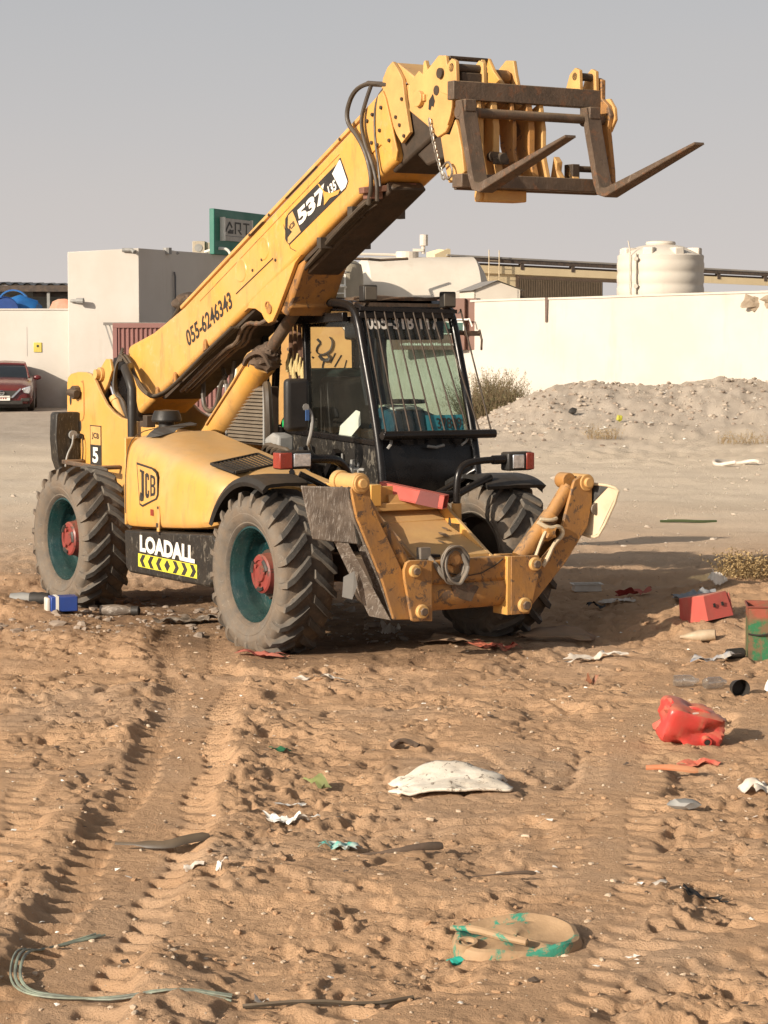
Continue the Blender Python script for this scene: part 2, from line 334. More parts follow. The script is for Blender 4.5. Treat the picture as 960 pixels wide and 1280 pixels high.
def hgt(x, y):
    x = np.asarray(x, float); y = np.asarray(y, float)
    near = 1-sst(y, 21, 27)
    near = near*sst(y, -8, 0)
    wx = x + .25*perlin(x*1.1+5, y*1.1); wy = y + .25*perlin(x*1.1, y*1.1+9)
    h = .055*fbm(wx, wy*1.05, .42, 3)
    lump = .034*fbm(wx, wy, 1.6, 3, .5)
    sc_ = fbm(wx-7, wy*.8+2, 1.0, 5, .6)
    lump += .034*sst(sc_, .02, .09) + .026*sst(sc_, -.28, -.21)                  # little scarps
    rough_ = .38+.85*sst(fbm(x+50, y, .8, 3), -.15, .22)                           # trampled against smooth patches
    lump += .026*rough_*(.30-np.abs(fbm(wx*1.1, wy*1.5, 3.0, 4, .6)))
    lump += .017*rough_*fbm(x, y*1.35, 7.5, 4, .65)
    dent = fbm(x*.9+31, y*1.35, 3.6, 3, .6); lump -= .042*rough_*sst(dent, .18, .38)
    dent = fbm(x*.9+77, y*1.4, 7.5, 2, .6); lump -= .022*rough_*sst(dent, .20, .36)
    clod = fbm(x+3, y, 18, 2); lump += .016*rough_*sst(clod, .30, .5)
    lump = lump*.74
    # local calm under the machine and where things rest
    mx = (x+.88)*.5255 - (y-18.35)*.8508; my = (x+.88)*.8508 + (y-18.35)*.5255
    under = (1-sst(np.abs(mx), 2.0, 3.0))*(1-sst(np.abs(my), 1.1, 1.8))
    h = h*(1-.9*under) + lump*(1-.55*under)*near + (1-near)*.02*fbm(x, y, .8, 3)
    # tracks
    for pts, hw, dep, lug, pitch, berm in TRACKS:
        pts = np.array(pts); best = np.full(x.shape, 9.0); bs = np.zeros(x.shape); bside = np.zeros(x.shape); s0 = 0
        msk = near > .02
        for a, b in zip(pts[:-1], pts[1:]):
            d = b-a; L = np.hypot(*d); t = np.clip(((x-a[0])*d[0]+(y-a[1])*d[1])/L**2, 0, 1)
            px = a[0]+t*d[0]; py = a[1]+t*d[1]; q = np.hypot(x-px, y-py)
            side = np.sign((x-a[0])*d[1]-(y-a[1])*d[0]); m_ = q < best
            best = np.where(m_, q, best); bs = np.where(m_, s0+t*L, bs); bside = np.where(m_, side, bside); s0 += L
        wob = best + .09*perlin(x*1.3, y*1.3) + .05*perlin(x*3.1, y*3.1) + .02*perlin(x*8, y*8)
        inside = 1-sst(wob, hw*.82, hw*1.12)
        vary = .55+.6*np.clip(fbm(x+9, y+4, .9, 2)+.5, 0, 1)
        ph = bs/pitch + np.where(bside > 0, .5, 0) - sst(best, hw*.2, hw)*.55 + .18*perlin(x*3.3+7, y*3.3)
        saw = ph-np.floor(ph)
        wave = np.where(saw < .78, (saw/.78)**1.3, (1-saw)/.22)
        lugm = sst(wob, hw*.34, hw*.5)*inside*(.55+.9*sst(fbm(x+2, y+70, 2.0, 2), -.3, .3))
        h = h*(1-inside*.8) + inside*(.052-dep) + lug*vary*lugm*(wave-.78)
        h = h + berm*np.exp(-((wob-hw*1.3)/(.1+hw*.16))**2)*(.6+.8*np.clip(fbm(x, y+20, 2.2, 3)+.3, 0, 1))
    # small mounds named by what leans on them
    for cx, cy, r, a in ((3.2,19.0,.9,.22),(.3,11.5,.38,.05),(-.25,9.35,.5,.05),(2.5,17.6,.7,.10),(-3.2,18.6,.6,.10),(.5,8.0,.45,-.02),(-2.0,16.6,.8,.07)):
        h = h + a*np.exp(-((x-cx)**2+((y-cy)*.9)**2)/(r*r)) * (1+.35*fbm(x, y, 3.0, 3))
    # road shoulder dip and the rubble bank before the wall
    h = h - .10*sst(y, 24, 27)*(1-sst(y, 43, 49))
    side = sst(x, 1.2, 4.0)
    crest = 53.5 + .8*perlin(x*.3, x*0)
    prof = np.exp(-((y-crest)/np.where(y < crest, 4.2, 2.6))**2)
    lo = fbm(x*.9+3, y*.4, .35, 3)
    h = h + side*prof*(1.06 + .18*lo + .10*np.exp(-((x-8.0)/1.8)**2) - .15*np.exp(-((x-3)/1.2)**2))
    h = h + side*(prof > .04)*prof*.12*fbm(x, y, 1.6, 5, .7) + side*sst(y, 38, 46)*(1-sst(y, 55, 58))*.06*fbm(x, y, 2.5, 3)
    return h
def H1(x, y): return float(hgt(np.array([x]), np.array([y]))[0])

def ground_mesh():
    r = [0.0, 1.5, 3, 4.5, 5.5]
    d = 6.2
    while d < 30: r.append(d); d *= 1.0016 if d < 14 else (1.002 if d < 20 else 1.005)
    while d < 62: r.append(d); d *= 1.0045
    while d < 3500: r.append(d); d *= 1.12
    r = np.array(r)
    ang = np.concatenate([np.linspace(-pi, -.45, 26)[:-1], np.linspace(-.45, -.205, 30)[:-1], np.linspace(-.205, .205, 330), np.linspace(.205, .45, 30)[1:], np.linspace(.45, pi, 26)[1:-1]])
    A, R = np.meshgrid(ang, r); x = R*np.sin(A); y = R*np.cos(A); z = hgt(x, y)
    far = sst(R, 64, 90); z = z*(1-far)
    nr, na = A.shape; v = np.stack([x, y, z], -1).reshape(-1, 3)
    i, j = np.meshgrid(np.arange(nr-1), np.arange(na), indexing='ij'); j2 = (j+1) % na
    f = np.stack([i*na+j, (i+1)*na+j, (i+1)*na+j2, i*na+j2], -1).reshape(-1, 4)
    me = bpy.data.meshes.new('ground'); me.vertices.add(len(v)); me.vertices.foreach_set('co', v.ravel())
    me.loops.add(f.size); me.loops.foreach_set('vertex_index', f.ravel().astype(np.int32))
    me.polygons.add(len(f)); me.polygons.foreach_set('loop_start', np.arange(0, f.size, 4, dtype=np.int32))
    me.polygons.foreach_set('loop_total', np.full(len(f), 4, dtype=np.int32)); me.polygons.foreach_set('use_smooth', np.ones(len(f), dtype=bool))
    me.update(calc_edges=True); me.validate()
    o = bpy.data.objects.new('ground', me); COL.objects.link(o); me.flip_normals()
    return o
def ground_mat():
    k = N('desert_sand'); P = k.n('ShaderNodeNewGeometry').outputs['Position']
    sp = k.n('ShaderNodeSeparateXYZ'); k.l(P, sp.inputs[0])
    def nz(scale, det=5, ro=.6, st=(1,1,1), dist=0):
        mp = k.n('ShaderNodeMapping'); mp.inputs['Scale'].default_value = st; k.l(P, mp.inputs['Vector'])
        x = k.n('ShaderNodeTexNoise'); x.inputs['Scale'].default_value = scale; x.inputs['Detail'].default_value = det; x.inputs['Roughness'].default_value = ro; x.inputs['Distortion'].default_value = dist
        k.l(mp.outputs[0], x.inputs['Vector']); return x.outputs['Fac']
    c = k.mix(k.ramp(nz(1.3, 8, .65), .38, .62), (.53, .338, .20), (.45, .283, .166))
    c = k.mix(k.math('MULTIPLY', k.ramp(nz(.7, 6, .6, dist=.8), .5, .66), .6), c, (.44, .31, .21))       # greyer dusty patches
    c = k.mix(k.ramp(nz(40, 6, .8), .62, .72, 0, .45), c, (.36, .22, .13))                               # dark grains
    c = k.mix(k.ramp(nz(55, 4, .8), .69, .73, 0, .8), c, (.70, .58, .42))                               # pale grit
    # pale compacted dust of the road and bank
    yb = k.math('ADD', sp.outputs['Y'], k.ramp(nz(.5, 4, .6), 0, 1, -3.5, 3.5))
    pale = k.mix(k.ramp(nz(.55, 7, .65, st=(.35, 1, 1)), .38, .62), (.60, .495, .375), (.67, .565, .44))
    c = k.mix(k.ramp(yb, 20, 33), c, pale)
    bank = k.mix(k.ramp(nz(1.1, 9, .75), .4, .6), (.48, .41, .335), (.42, .35, .28))
    bank = k.mix(k.ramp(nz(5, 8, .8), .60, .66, 0, .7), bank, (.25, .19, .14))
    c = k.mix(k.ramp(yb, 44, 50), c, bank)
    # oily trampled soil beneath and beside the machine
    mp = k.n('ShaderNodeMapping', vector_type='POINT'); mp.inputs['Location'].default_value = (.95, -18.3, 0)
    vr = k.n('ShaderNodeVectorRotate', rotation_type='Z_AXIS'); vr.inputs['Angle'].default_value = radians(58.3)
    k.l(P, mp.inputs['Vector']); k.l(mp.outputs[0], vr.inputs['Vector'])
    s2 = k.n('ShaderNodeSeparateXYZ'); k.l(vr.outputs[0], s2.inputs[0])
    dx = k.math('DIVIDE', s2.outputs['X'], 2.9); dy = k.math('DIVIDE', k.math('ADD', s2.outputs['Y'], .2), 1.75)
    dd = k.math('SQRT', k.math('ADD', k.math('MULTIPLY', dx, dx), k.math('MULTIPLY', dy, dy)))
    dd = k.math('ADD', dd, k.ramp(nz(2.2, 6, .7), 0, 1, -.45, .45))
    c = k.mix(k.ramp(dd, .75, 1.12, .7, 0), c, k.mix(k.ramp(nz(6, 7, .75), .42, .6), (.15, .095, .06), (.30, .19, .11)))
    k.l(c, k.b.inputs['Base Color']); k.b.inputs['Roughness'].default_value = .95; k.b.inputs['Specular IOR Level'].default_value = .15
    bp = k.n('ShaderNodeBump'); bp.inputs['Strength'].default_value = .8; bp.inputs['Distance'].default_value = .028
    hh = k.math('ADD', k.math('MULTIPLY', nz(26, 7, .75), 1.0), k.math('MULTIPLY', nz(90, 4, .7), .35))
    k.l(hh, bp.inputs['Height']); k.l(bp.outputs[0], k.b.inputs['Normal'])
    return k.m
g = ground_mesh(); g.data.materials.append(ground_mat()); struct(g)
# ================================================================== THE MACHINE
# local axes: x forward, y to its left, z up; origin on the ground midway between the axles
TH = thing('telehandler', 'dusty yellow telescopic handler with raised boom and pallet forks parked on the sand', 'telehandler', (-.88, 18.35, -.015), radians(-58.3))

# ---- wheels
def tyre_bm(R=.578, hw=.205, lugs=21, seed=0):
    b = B()
    prof = [(-.150,.345),(-.178,.360),(-.188,.372),(-.186,.380),(-.204,.405),(-.212,.42),(-.218,.438),(-.215,.444),(-.222,.470),(-.220,.492),(-.216,.497),(-.212,.525),(-.180,.560),(-.10,.574),(0,R),
            (.10,.574),(.180,.560),(.212,.525),(.222,.475),(.212,.42),(.185,.365),(.150,.345)]
    b.lathe(prof, n=84)
    def surf(y):
        ya = abs(y)
        return R - .018*(ya/.18)**2 if ya < .18 else .56
    rnd = random.Random(seed)
    for sgn in (-1, 1):
        for i in range(lugs):
            t0 = 2*pi*(i + (.5 if sgn > 0 else 0))/lugs + rnd.uniform(-.008,.008)
            st = [(.224,.500,.006,.0,.018),(.222,.540,.020,.0,.024),(.202,.592,.030,.02,.028),(.15,.612,.040,.09,.031),(.08,.615,.040,.20,.033),(.015,.612,.034,.30,.036)]
            rings = []
            for (yy, rt, hh, dt, wa) in st:
                th = t0 + dt + .03; rt += rnd.uniform(-.006, .003)
                rb = min(surf(yy)-.006, rt-.01) if yy < .2 else rt-.05
                tt = wa*.78/rt; tb = wa*1.25/rt
                y = sgn*yy
                rings.append([(cos(th+tb)*rb, y if yy < .2 else sgn*(yy-.02), sin(th+tb)*rb), (cos(th+tt)*rt, y, sin(th+tt)*rt),
                              (cos(th-tt)*rt, y, sin(th-tt)*rt), (cos(th-tb)*rb, y if yy < .2 else sgn*(yy-.02), sin(th-tb)*rb)])
            b.loft([q + [q[0]] for q in rings], cap=False)
            q = rings[-1]; b.add(q, [(0,1,2,3)]); q = rings[0]; b.add(q, [(0,1,2,3)])
    return b
tyre_mesh = tyre_bm().obj('tyre', 'tyre', None, smooth=True)
def wheel(cx, cy, s, rot, first=False):
    """s=-1: outer face towards -y"""
    rim = B()
    P = [(.152,.352),(.163,.348),(.165,.335),(.150,.328),(.140,.318),(.085,.308),(.075,.300),(.05,.296),(-.02,.290),(-.03,.282),(-.045,.272),(-.05,.23),(-.06,.12),(-.07,.0)]
    rim.lathe([(s*a, r) for a, r in P], n=64)
    rb_ = B().lathe([(s*a, r) for a, r in [(-.165,.35),(-.16,.335),(-.10,.31),(-.065,.285),(-.07,.02)]], n=48)
    w_ = rim.obj('wheel', 'teal', TH, smooth=True)
    w_.location = (cx, cy, .60); w_.rotation_euler = (0, rot, 0)
    rb_.obj('rim_back', 'dark', w_, smooth=True)
    t = tyre_mesh if first else tyre_mesh.copy()
    if not first: COL.objects.link(t)
    t.parent = w_
    hz_ = .035 if cx > 0 else .06
    h = B()
    h.lathe([(s*a, r) for a, r in [(-.05,.15),(.0+hz_,.15),(.02+hz_,.145),(.055+hz_,.142),(.066+hz_,.130),(.068+hz_,.10),(.055+hz_,.095),(.055+hz_,.06),(.070+hz_,.055),(.072+hz_,0)]], n=40)
    for i in range(3):
        a_ = i*2*pi/3+.4; h.cyl((cos(a_)*.075, s*(.05+hz_), sin(a_)*.075), (cos(a_)*.075, s*(.076+hz_), sin(a_)*.075), .018, n=8)
    h.obj('hub', 'red', w_, smooth=True)
    d = B()
    for i in range(3):
        a0 = i*2*pi/3+.75
        pts = [(cos(a0+k*.13)*.112, s*(.069+hz_), sin(a0+k*.13)*.112) for k in range(-3, 4)]
        d.tube(pts, .017, n=6, flat=.6)
    d.obj('hub_recess', 'print', w_, smooth=True)
    d = B(); d.cyl((0, s*.02, 0), (0, s*-.05, 0), .175, n=32)
    for i in range(10):
        a_ = i*2*pi/10; d.cyl((cos(a_)*.205, s*-.05, sin(a_)*.205), (cos(a_)*.205, s*-.025, sin(a_)*.205), .014, n=6)
    d.obj('wheel_nuts', 'dark', w_, smooth=True)
WB, TR = 1.67, .95
wheel(WB, -TR, -1, .1, True); wheel(-WB, -TR, -1, .55); wheel(WB, TR+.03, 1, .8); wheel(-WB, TR, 1, .2)

# ---- chassis and axles
b = B(); b.box(-2.9, 2.25, -.36, -.30, .55, .95).box(-2.9, 2.25, .30, .36, .55, .95).box(-2.9, 2.2, -.3, .3, .56, .60).box(-2.95, -2.8, -.36, .36, .55, 1.2)
b.obj('chassis', 'dark', TH, bevel=.008)
for cx in (WB, -WB):
    b = B(); b.cyl((cx, -.78, .6), (cx, .78, .6), .095, n=18); b.lathe([(-.2,.05),(-.15,.16),(0,.2),(.15,.16),(.2,.05)], (cx,0,.6), 'y', 24)
    b.cyl((cx,-.80,.6),(cx,-.60,.6),.15,n=20).cyl((cx,.60,.6),(cx,.80,.6),.15,n=20); b.box(cx-.06,cx+.06,-.72,-.62,.42,.78).box(cx-.06,cx+.06,.62,.72,.42,.78)
    b.obj('axle', 'yellow_worn_shade', TH, smooth=True)
b = B(); b.box(-1.0, .9, .15, 1.02, .55, .95); b.obj('hydraulic_tank', 'black_worn', TH, bevel=.03)
b = B(); b.box(-.9, 1.0, -.34, .1, .7, 1.15); b.obj('transmission', 'dark', TH, bevel=.03)

# ---- rear frame plates
RF = [(-3.15,.62),(-3.14,1.0),(-3.12,1.87),(-3.10,1.93),(-3.03,1.965),(-2.88,1.985),(-2.71,1.985),(-2.60,1.97),(-2.52,1.92),(-2.46,1.86),(-2.38,1.79),(-2.28,1.71),(-2.14,1.645),(-1.98,1.60),(-1.75,1.58),(-.55,1.53),(-.5,.62)]
for y in (-.43, .40):
    b = B(); b.prism(RF, y, y+.03); b.obj('frame_plate', 'yellow', TH, bevel=.006)
b = B(); b.prism([(-3.1,.65),(-3.1,1.9),(-3.04,1.9),(-3.04,.65)], -.40, .40); b.prism([(-2.3,.7),(-2.3,1.45),(-2.25,1.45),(-2.25,.7)], -.4, .4)
b.obj('frame_crossplate', 'dark', TH)
# inner ears that carry the pivot, the dark gap and the levelling cylinder
EAR = [(-2.70,1.70),(-2.66,1.96),(-2.55,2.02),(-2.43,2.105),(-2.35,2.105),(-2.31,2.0),(-2.40,1.88),(-2.53,1.76),(-2.6,1.6)]
for y in (-.36, .33):
    b = B(); b.prism(EAR, y, y+.03); b.obj('pivot_ear', 'yellow', TH, bevel=.006)
b = B(); b.cyl((-2.51,-.43,1.97), (-2.51,.45,1.97), .042, n=20).cyl((-2.51,-.39,1.97),(-2.51,-.365,1.97),.06,n=20); b.obj('pivot_pin', 'yellow_pale', TH, smooth=True)
b = B(); b.prism([(-2.65,1.2),(-2.62,1.8),(-2.50,2.11),(-2.36,2.13),(-2.22,2.12),(-2.0,1.6),(-1.5,1.4),(-1.5,1.2)], -.25, -.22); b.obj('gap_shade_sheet', 'black', TH)  # black sheet added so the gap reads as deep shade
b = B(); b.cyl((-2.47,-.31,1.93), (-2.32,-.31,1.72), .024, n=14); lc = b.obj('levelling_cylinder_rod', 'chrome', TH, smooth=True)
b = B(); b.cyl((-2.34,-.31,1.75), (-2.08,-.31,1.45), .05, n=18).cyl((-2.35,-.31,1.765),(-2.32,-.31,1.73),.056,n=18); b.obj('levelling_cylinder', 'yellow_pale', TH, smooth=True)
b = B()
b.cyl((-2.87,-.49,1.80),(-2.87,-.40,1.80),.062,n=8).cyl((-2.95,-.48,1.80),(-2.79,-.48,1.79),.036,n=8).cyl((-2.87,-.50,1.80),(-2.87,-.46,1.80),.034,n=8)
b.obj('pivot_bolt', 'dark', TH, bevel=.004)
b = B(); b.prism([(-2.81,1.90),(-2.76,1.91),(-2.74,1.85),(-2.735,1.62),(-2.75,1.57),(-2.79,1.545),(-2.84,1.54),(-2.78,1.56),(-2.757,1.60),(-2.757,1.85),(-2.77,1.885)], -.434, -.431); b.obj('retainer_plate_edge', 'yellow_worn_shade', TH)
for (x, z, hh) in ((-3.04,1.73,.05),(-2.83,1.50,.05)):
    b = B(); b.add([(x+cos(t)*.022, -.4325, z+sin(t)*hh) for t in [i*pi/8 for i in range(16)]], [tuple(range(16))]); b.obj('slot', 'print', TH)
b = B(); b.tube([(-1.95,-.36,2.04),(-1.82,-.46,2.03),(-1.66,-.5,1.95),(-1.605,-.5,1.86),(-1.605,-.5,1.45)], .040, n=12); b.obj('black_pipe', 'plastic', TH, smooth=True)
b = B()
for i in range(6):
    q = i*.02
    b.tube([(-2.2+q,-.30-.01*i,2.2-.02*i),(-2.26+q,-.33-.012*i,2.08),(-2.24+.5*q,-.36-.01*i,1.9-.02*i),(-2.16+q,-.36,1.76),(-2.05,-.33,1.58)], .013, n=6, smooth=2)
b.obj('pivot_hose', 'rubber', TH, smooth=True)
# rear lamp box, wiring, strut and stickers
b = B(); b.prism([(-.66,1.60),(-.64,1.625),(-.44,1.625),(-.425,1.61),(-.425,1.12),(-.60,1.05),(-.655,1.20),(-.67,1.4)], -2.98, -2.84, 'x'); b.obj('rear_lamp_box', 'black_worn', TH, bevel=.012)
b = B(); b.tube([(-2.83,-.50,1.43),(-2.81,-.51,1.40),(-2.81,-.52,1.33),(-2.81,-.57,1.25),(-2.81,-.59,1.14),(-2.8,-.6,1.05)], .011, n=6, smooth=2); b.cyl((-2.84,-.505,1.42),(-2.815,-.505,1.42),.04,n=12); b.obj('lamp_cable', 'grey_plastic', TH, smooth=True)
b = B(); b.tube([(-2.77,-.445,1.42),(-2.72,-.46,1.38),(-2.71,-.46,1.28),(-2.74,-.46,1.15)], .006, n=5, smooth=2).cyl((-2.79,-.46,1.41),(-2.75,-.46,1.41),.025,n=8); b.obj('sensor_cable', 'plastic', TH)
b = B(); b.beam((-2.78,-.62,1.185),(-1.92,-.62,1.165),.04,.035); b.cyl((-2.74,-.64,1.185),(-2.74,-.44,1.185),.02,n=8).cyl((-1.98,-.64,1.17),(-1.98,-.44,1.17),.02,n=8); b.obj('strut', 'steel', TH, bevel=.004)
flat([(0,0),(1,0),(1,1),(0,1)], 'print', TH, (-2.62,-.431,1.155), (.24,0,0), (0,0,.36), 'decal', .002)
dw = flat([(0.06,0.52),(.94,.52),(.94,.975),(.06,.975)], 'yellow_pale', TH, (-2.62,-.431,1.155), (.24,0,0), (0,0,.36), 'decal', .0035)
lettering('JCB', 'print', TH, (-2.575,-.4345,1.39), (.15,0,-.01), (0,0,.065), .03)
lettering('5', 'white', TH, (-2.57,-.4325,1.18), (.12,0,0), (0,0,.14), .04)

# ---- engine cover: lofted shell, dust lying on its top
def ztop(x): return 1.565 - .155*(x+.6) + (.02 if x < -.4 else 0)
secs = []
for x, zb, ys, drop in ((-.50,.80,-1.06,.07),(-.47,.79,-1.10,.03),(-.42,.785,-1.115,.012),(-.2,.79,-1.12,0),(.1,.81,-1.125,0),(.4,.825,-1.125,0),(.7,.845,-1.12,0),(.92,.865,-1.105,0),(1.03,.885,-1.075,0),(1.12,.93,-1.02,.0),(1.19,1.02,-.94,.01),(1.24,1.08,-.86,.012)):
    zt = ztop(x)-drop; crv = max(zt-.36, zb+.02)
    secs.append([(x,-.34,zb),(x,ys+.06,zb-.0),(x,ys+.012,zb+.015),(x,ys,zb+.05),(x,ys-.006,(zb+crv)/2),(x,ys-.002,crv),(x,ys+.008,zt-.22),(x,ys+.025,zt-.14),(x,ys+.05,zt-.085),(x,ys+.095,zt-.045),(x,ys+.17,zt-.018),(x,ys+.30,zt-.003),(x,-.62,zt+.006),(x,-.34,zt+.004)])
b = B(); b.loft(secs); hood = b.obj('engine_cover', 'yellow', TH, smooth=True)
m_ = hood.modifiers.new('sub', 'SUBSURF'); m_.levels = m_.render_levels = 1
# forward tongue of the cover over the wheel arch
secs = []
for x, ys in ((1.16,-.80),(1.30,-.74),(1.42,-.68),(1.55,-.62)):
    zt = ztop(x)-.004; secs.append([(x,-.34,zt-.12),(x,ys,zt-.12),(x,ys-.01,zt-.03),(x,ys+.03,zt-.004),(x,-.34,zt)])
b = B(); b.loft(secs); b.obj('cover_tongue', 'yellow', TH, smooth=True)
b = B(); b.prism([(1.0,.9),(1.0,1.28),(1.9,1.2),(2.05,1.05),(2.0,.85)], -.42, -.37); b.obj('side_plate', 'yellow', TH, bevel=.006)
# cover seam, latch, reflector, grilles
b = B(); b.prism([(-.545,.80),(-.545,1.50),(-.515,1.50),(-.515,.80)], -1.08, -.45); b.obj('cover_rear_edge', 'yellow', TH, bevel=.01)
b = B(); b.tube([(-.5,-.45,1.585),(-.49,-.8,1.575),(-.485,-.97,1.54),(-.48,-1.06,1.46),(-.47,-1.10,1.3),(-.44,-1.118,.9)], .004, n=5, smooth=1); b.obj('cover_seam', 'dark', TH)
def ontop(poly, lift=.006): return [(x, y, ztop(x)+lift+.004) for x, y in poly]
gq = ontop([(.52,-.44),(.90,-.46),(1.14,-.97),(.82,-1.0)], -.012)
b = B(); b.add(gq, [(0,1,2,3)]); gv = b.obj('grille', 'print', TH, recalc=False)
b = B()
for i in range(13):
    t = i/12; p0 = Vector(gq[0])*(1-t)+Vector(gq[3])*t; p1 = Vector(gq[1])*(1-t)+Vector(gq[2])*t
    b.beam(p0+Vector((0,0,.014)), p1+Vector((0,0,.014)), .016, .012)
p = [Vector(q)+Vector((0,0,.016)) for q in gq]
for i in range(4): b.beam(p[i], p[(i+1) % 4], .022, .018)
b.obj('grille_slats', 'plastic', gv, bevel=.002)
gq = ontop([(-.66+.2,-.92),(-.50+.2,-1.0),(-.42,-.40),(-.70+.1,-.40)], 0)
b = B(); 
rq = []
for t in [i/10 for i in range(11)]:
    rq.append(((-.36-.33*t, -.98+.57*t), (-.24-.36*t, -.92+.53*t)))
vs = []; 
for (a, c_) in rq: vs += [(a[0], a[1], ztop(a[0])+.008-(.05 if a[1] < -.93 else 0)*(abs(a[1])-.93)/.06), (c_[0], c_[1], ztop(c_[0])+.008)]
b.add(vs, [(2*i, 2*i+1, 2*i+3, 2*i+2) for i in range(10)]); b.obj('rear_grille', mat('dark_mesh', (.09,.085,.08), (.06,.056,.05), rough=.7), TH)
# printed badge: bordered lozenge with three letters
bo, bx, bz = (-.20,-1.131,.98), (.38,0,0), (0,0,.34)
rounded = [(0,1),(.75,.92),(.93,.84),(1.0,.72),(1.0,.30),(.93,.20),(.25,-.02),(.13,.02)]
flat(rounded, 'print', TH, bo, bx, bz, 'badge', .002)
ins = [(.04+.92*u, .045+.90*v) for u, v in rounded]
flat(ins, 'yellow', TH, bo, bx, bz, 'badge', .0032)
def badge_letter(strokes):
    for s_ in strokes: flat(s_, 'print', TH, bo, bx, bz, 'lettering', .0046)
badge_letter([[(.17,.85),(.38,.81),(.38,.75),(.17,.79)],[(.24,.80),(.36,.78),(.36,.22),(.24,.26)],[(.16,.24),(.16,.14),(.20,.10),(.33,.12),(.36,.22),(.26,.30),(.18,.32)],
              [(.42,.74),(.48,.78),(.56,.77),(.60,.72),(.60,.62),(.54,.62),(.54,.68),(.50,.68),(.50,.30),(.54,.30),(.54,.38),(.60,.38),(.60,.26),(.56,.20),(.47,.20),(.42,.26)],
              [(.66,.74),(.72,.75),(.72,.26),(.66,.24)],[(.72,.75),(.86,.72),(.89,.66),(.89,.54),(.84,.50),(.89,.46),(.89,.34),(.85,.28),(.72,.26),(.72,.32),(.80,.34),(.81,.46),(.72,.47),(.72,.53),(.81,.54),(.81,.66),(.72,.68)]])
flat([(0,0),(1,0),(1,1),(0,1)], 'lens_red', TH, (.04,-1.129,.915), (.055,0,0), (0,0,.05), 'reflector', .003)
b = B(); b.prism([(.17,.99),(.20,1.0),(.215,.93),(.20,.80),(.16,.80),(.175,.92)], -1.136, -1.128); b.obj('latch', 'yellow_pale', TH)
b = B(); b.cyl((.185,-1.14,.985),(.185,-1.125,.985),.012,n=8).box(.15,.19,-1.138,-1.128,.83,.865).box(.165,.195,-1.138,-1.128,.775,.80); b.obj('latch_bolt', 'dark', TH)
# ---- black side box with its printed word
b = B(); b.prism([(-.47,.765),(1.06,.84),(1.12,.80),(1.10,.50),(1.0,.44),(-.38,.43),(-.45,.47)], -1.12, -.55); sb = b.obj('side_box', 'black_worn', TH, bevel=.018)
lettering('LOADALL', 'white', TH, (-.17,-1.123,.615), (.95,0,-.015), (0,0,.135), .05)
flat([(0,0),(1,0),(1,1),(0,1)], 'lemon', TH, (-.20,-1.123,.495), (1.02,0,-.005), (0,0,.105), 'hazard_strip', .0022)
for i in range(7):
    s_ = 1 if i < 3 else -1; u = .03+i*.142
    if i == 3:
        flat([(u+.0,.5),(u+.05,.95),(u+.10,.5),(u+.05,.05)], 'print', TH, (-.20,-1.123,.495), (1.02,0,-.005), (0,0,.105), 'chevron', .0035); continue
    c_ = [(0,.5),(.045,.95),(.105,.95),(.06,.5),(.105,.05),(.045,.05)]
    if s_ < 0: c_ = [(.105-a, bb) for a, bb in c_]
    flat([(u+a, bb) for a, bb in c_], 'print', TH, (-.20,-1.123,.495), (1.02,0,-.005), (0,0,.105), 'chevron', .0035)
# ---- air intake on the cover
b = B(); b.lathe([(1.50,.07),(1.62,.065),(1.62,.03)], (-.74,-.60,0), 'z', 24); b.obj('intake_stack', 'plastic', TH, smooth=True)
b = B(); b.lathe([(1.615,.05),(1.61,.118),(1.625,.125),(1.665,.115),(1.70,.10),(1.71,0)], (-.74,-.60,0), 'z', 32); b.obj('intake_cap', 'plastic', TH, smooth=True)
b = B(); b.box(-1.15,-1.07,-.62,-.54,1.55,1.65).box(-1.25,-1.15,-.6,-.55,1.55,1.60); b.obj('bracket', 'dark', TH, bevel=.005)

# ---- fenders
def fender(y0, y1, cx, a0, a1, R=.70, squash=.98, name='mudguard'):
    b = B(); secs = []
    for i in range(15):
        t = a0+(a1-a0)*i/14; c_, s_ = cos(t), sin(t)
        ro, ri = R, R-.02
        def P(r, y, dz=0): return (cx+c_*r, y, .62+s_*r*squash+dz)
        lip = -1 if y0 < y1 else 1
        secs.append([P(ri-.06, y0), P(ro-.05, y0-.012*(1 if y0 > 0 else 1)), P(ro-.012, y0+.01), P(ro, y0+.05*(1 if y1 > y0 else -1)), P(ro+.006, (y0+y1)/2), P(ro, y1), P(ri-.01, y1), P(ri, (y0+y1)/2), P(ri-.012, y0+.04*(1 if y1 > y0 else -1)), P(ri-.06, y0)])
    b.loft(secs); return b.obj(name, 'plastic', TH, smooth=True)
fender(-1.15, -.80, WB, radians(68), radians(152), R=.71)
fender(1.24, .72, WB+.03, radians(62), radians(118), R=.655)
b = B(); b.tube([(1.5,-.4,1.15),(1.55,-.7,1.28),(1.7,-.8,1.33)], .022, n=8, smooth=1).tube([(1.9,-.4,1.1),(1.95,-.7,1.25),(1.9,-.85,1.33)], .022, n=8, smooth=1); b.obj('mudguard_stay', 'black', TH, smooth=True)
b = B(); b.tube([(1.55,.4,1.05),(1.6,.7,1.2),(1.7,.8,1.3)], .022, n=8, smooth=1).tube([(2.0,.36,1.1),(1.98,.55,1.18),(1.9,.8,1.25)], .028, n=8, smooth=1).cyl((2.0,.2,1.14),(2.0,.42,1.14),.03); b.obj('mudguard_stay', 'black', TH, smooth=True)

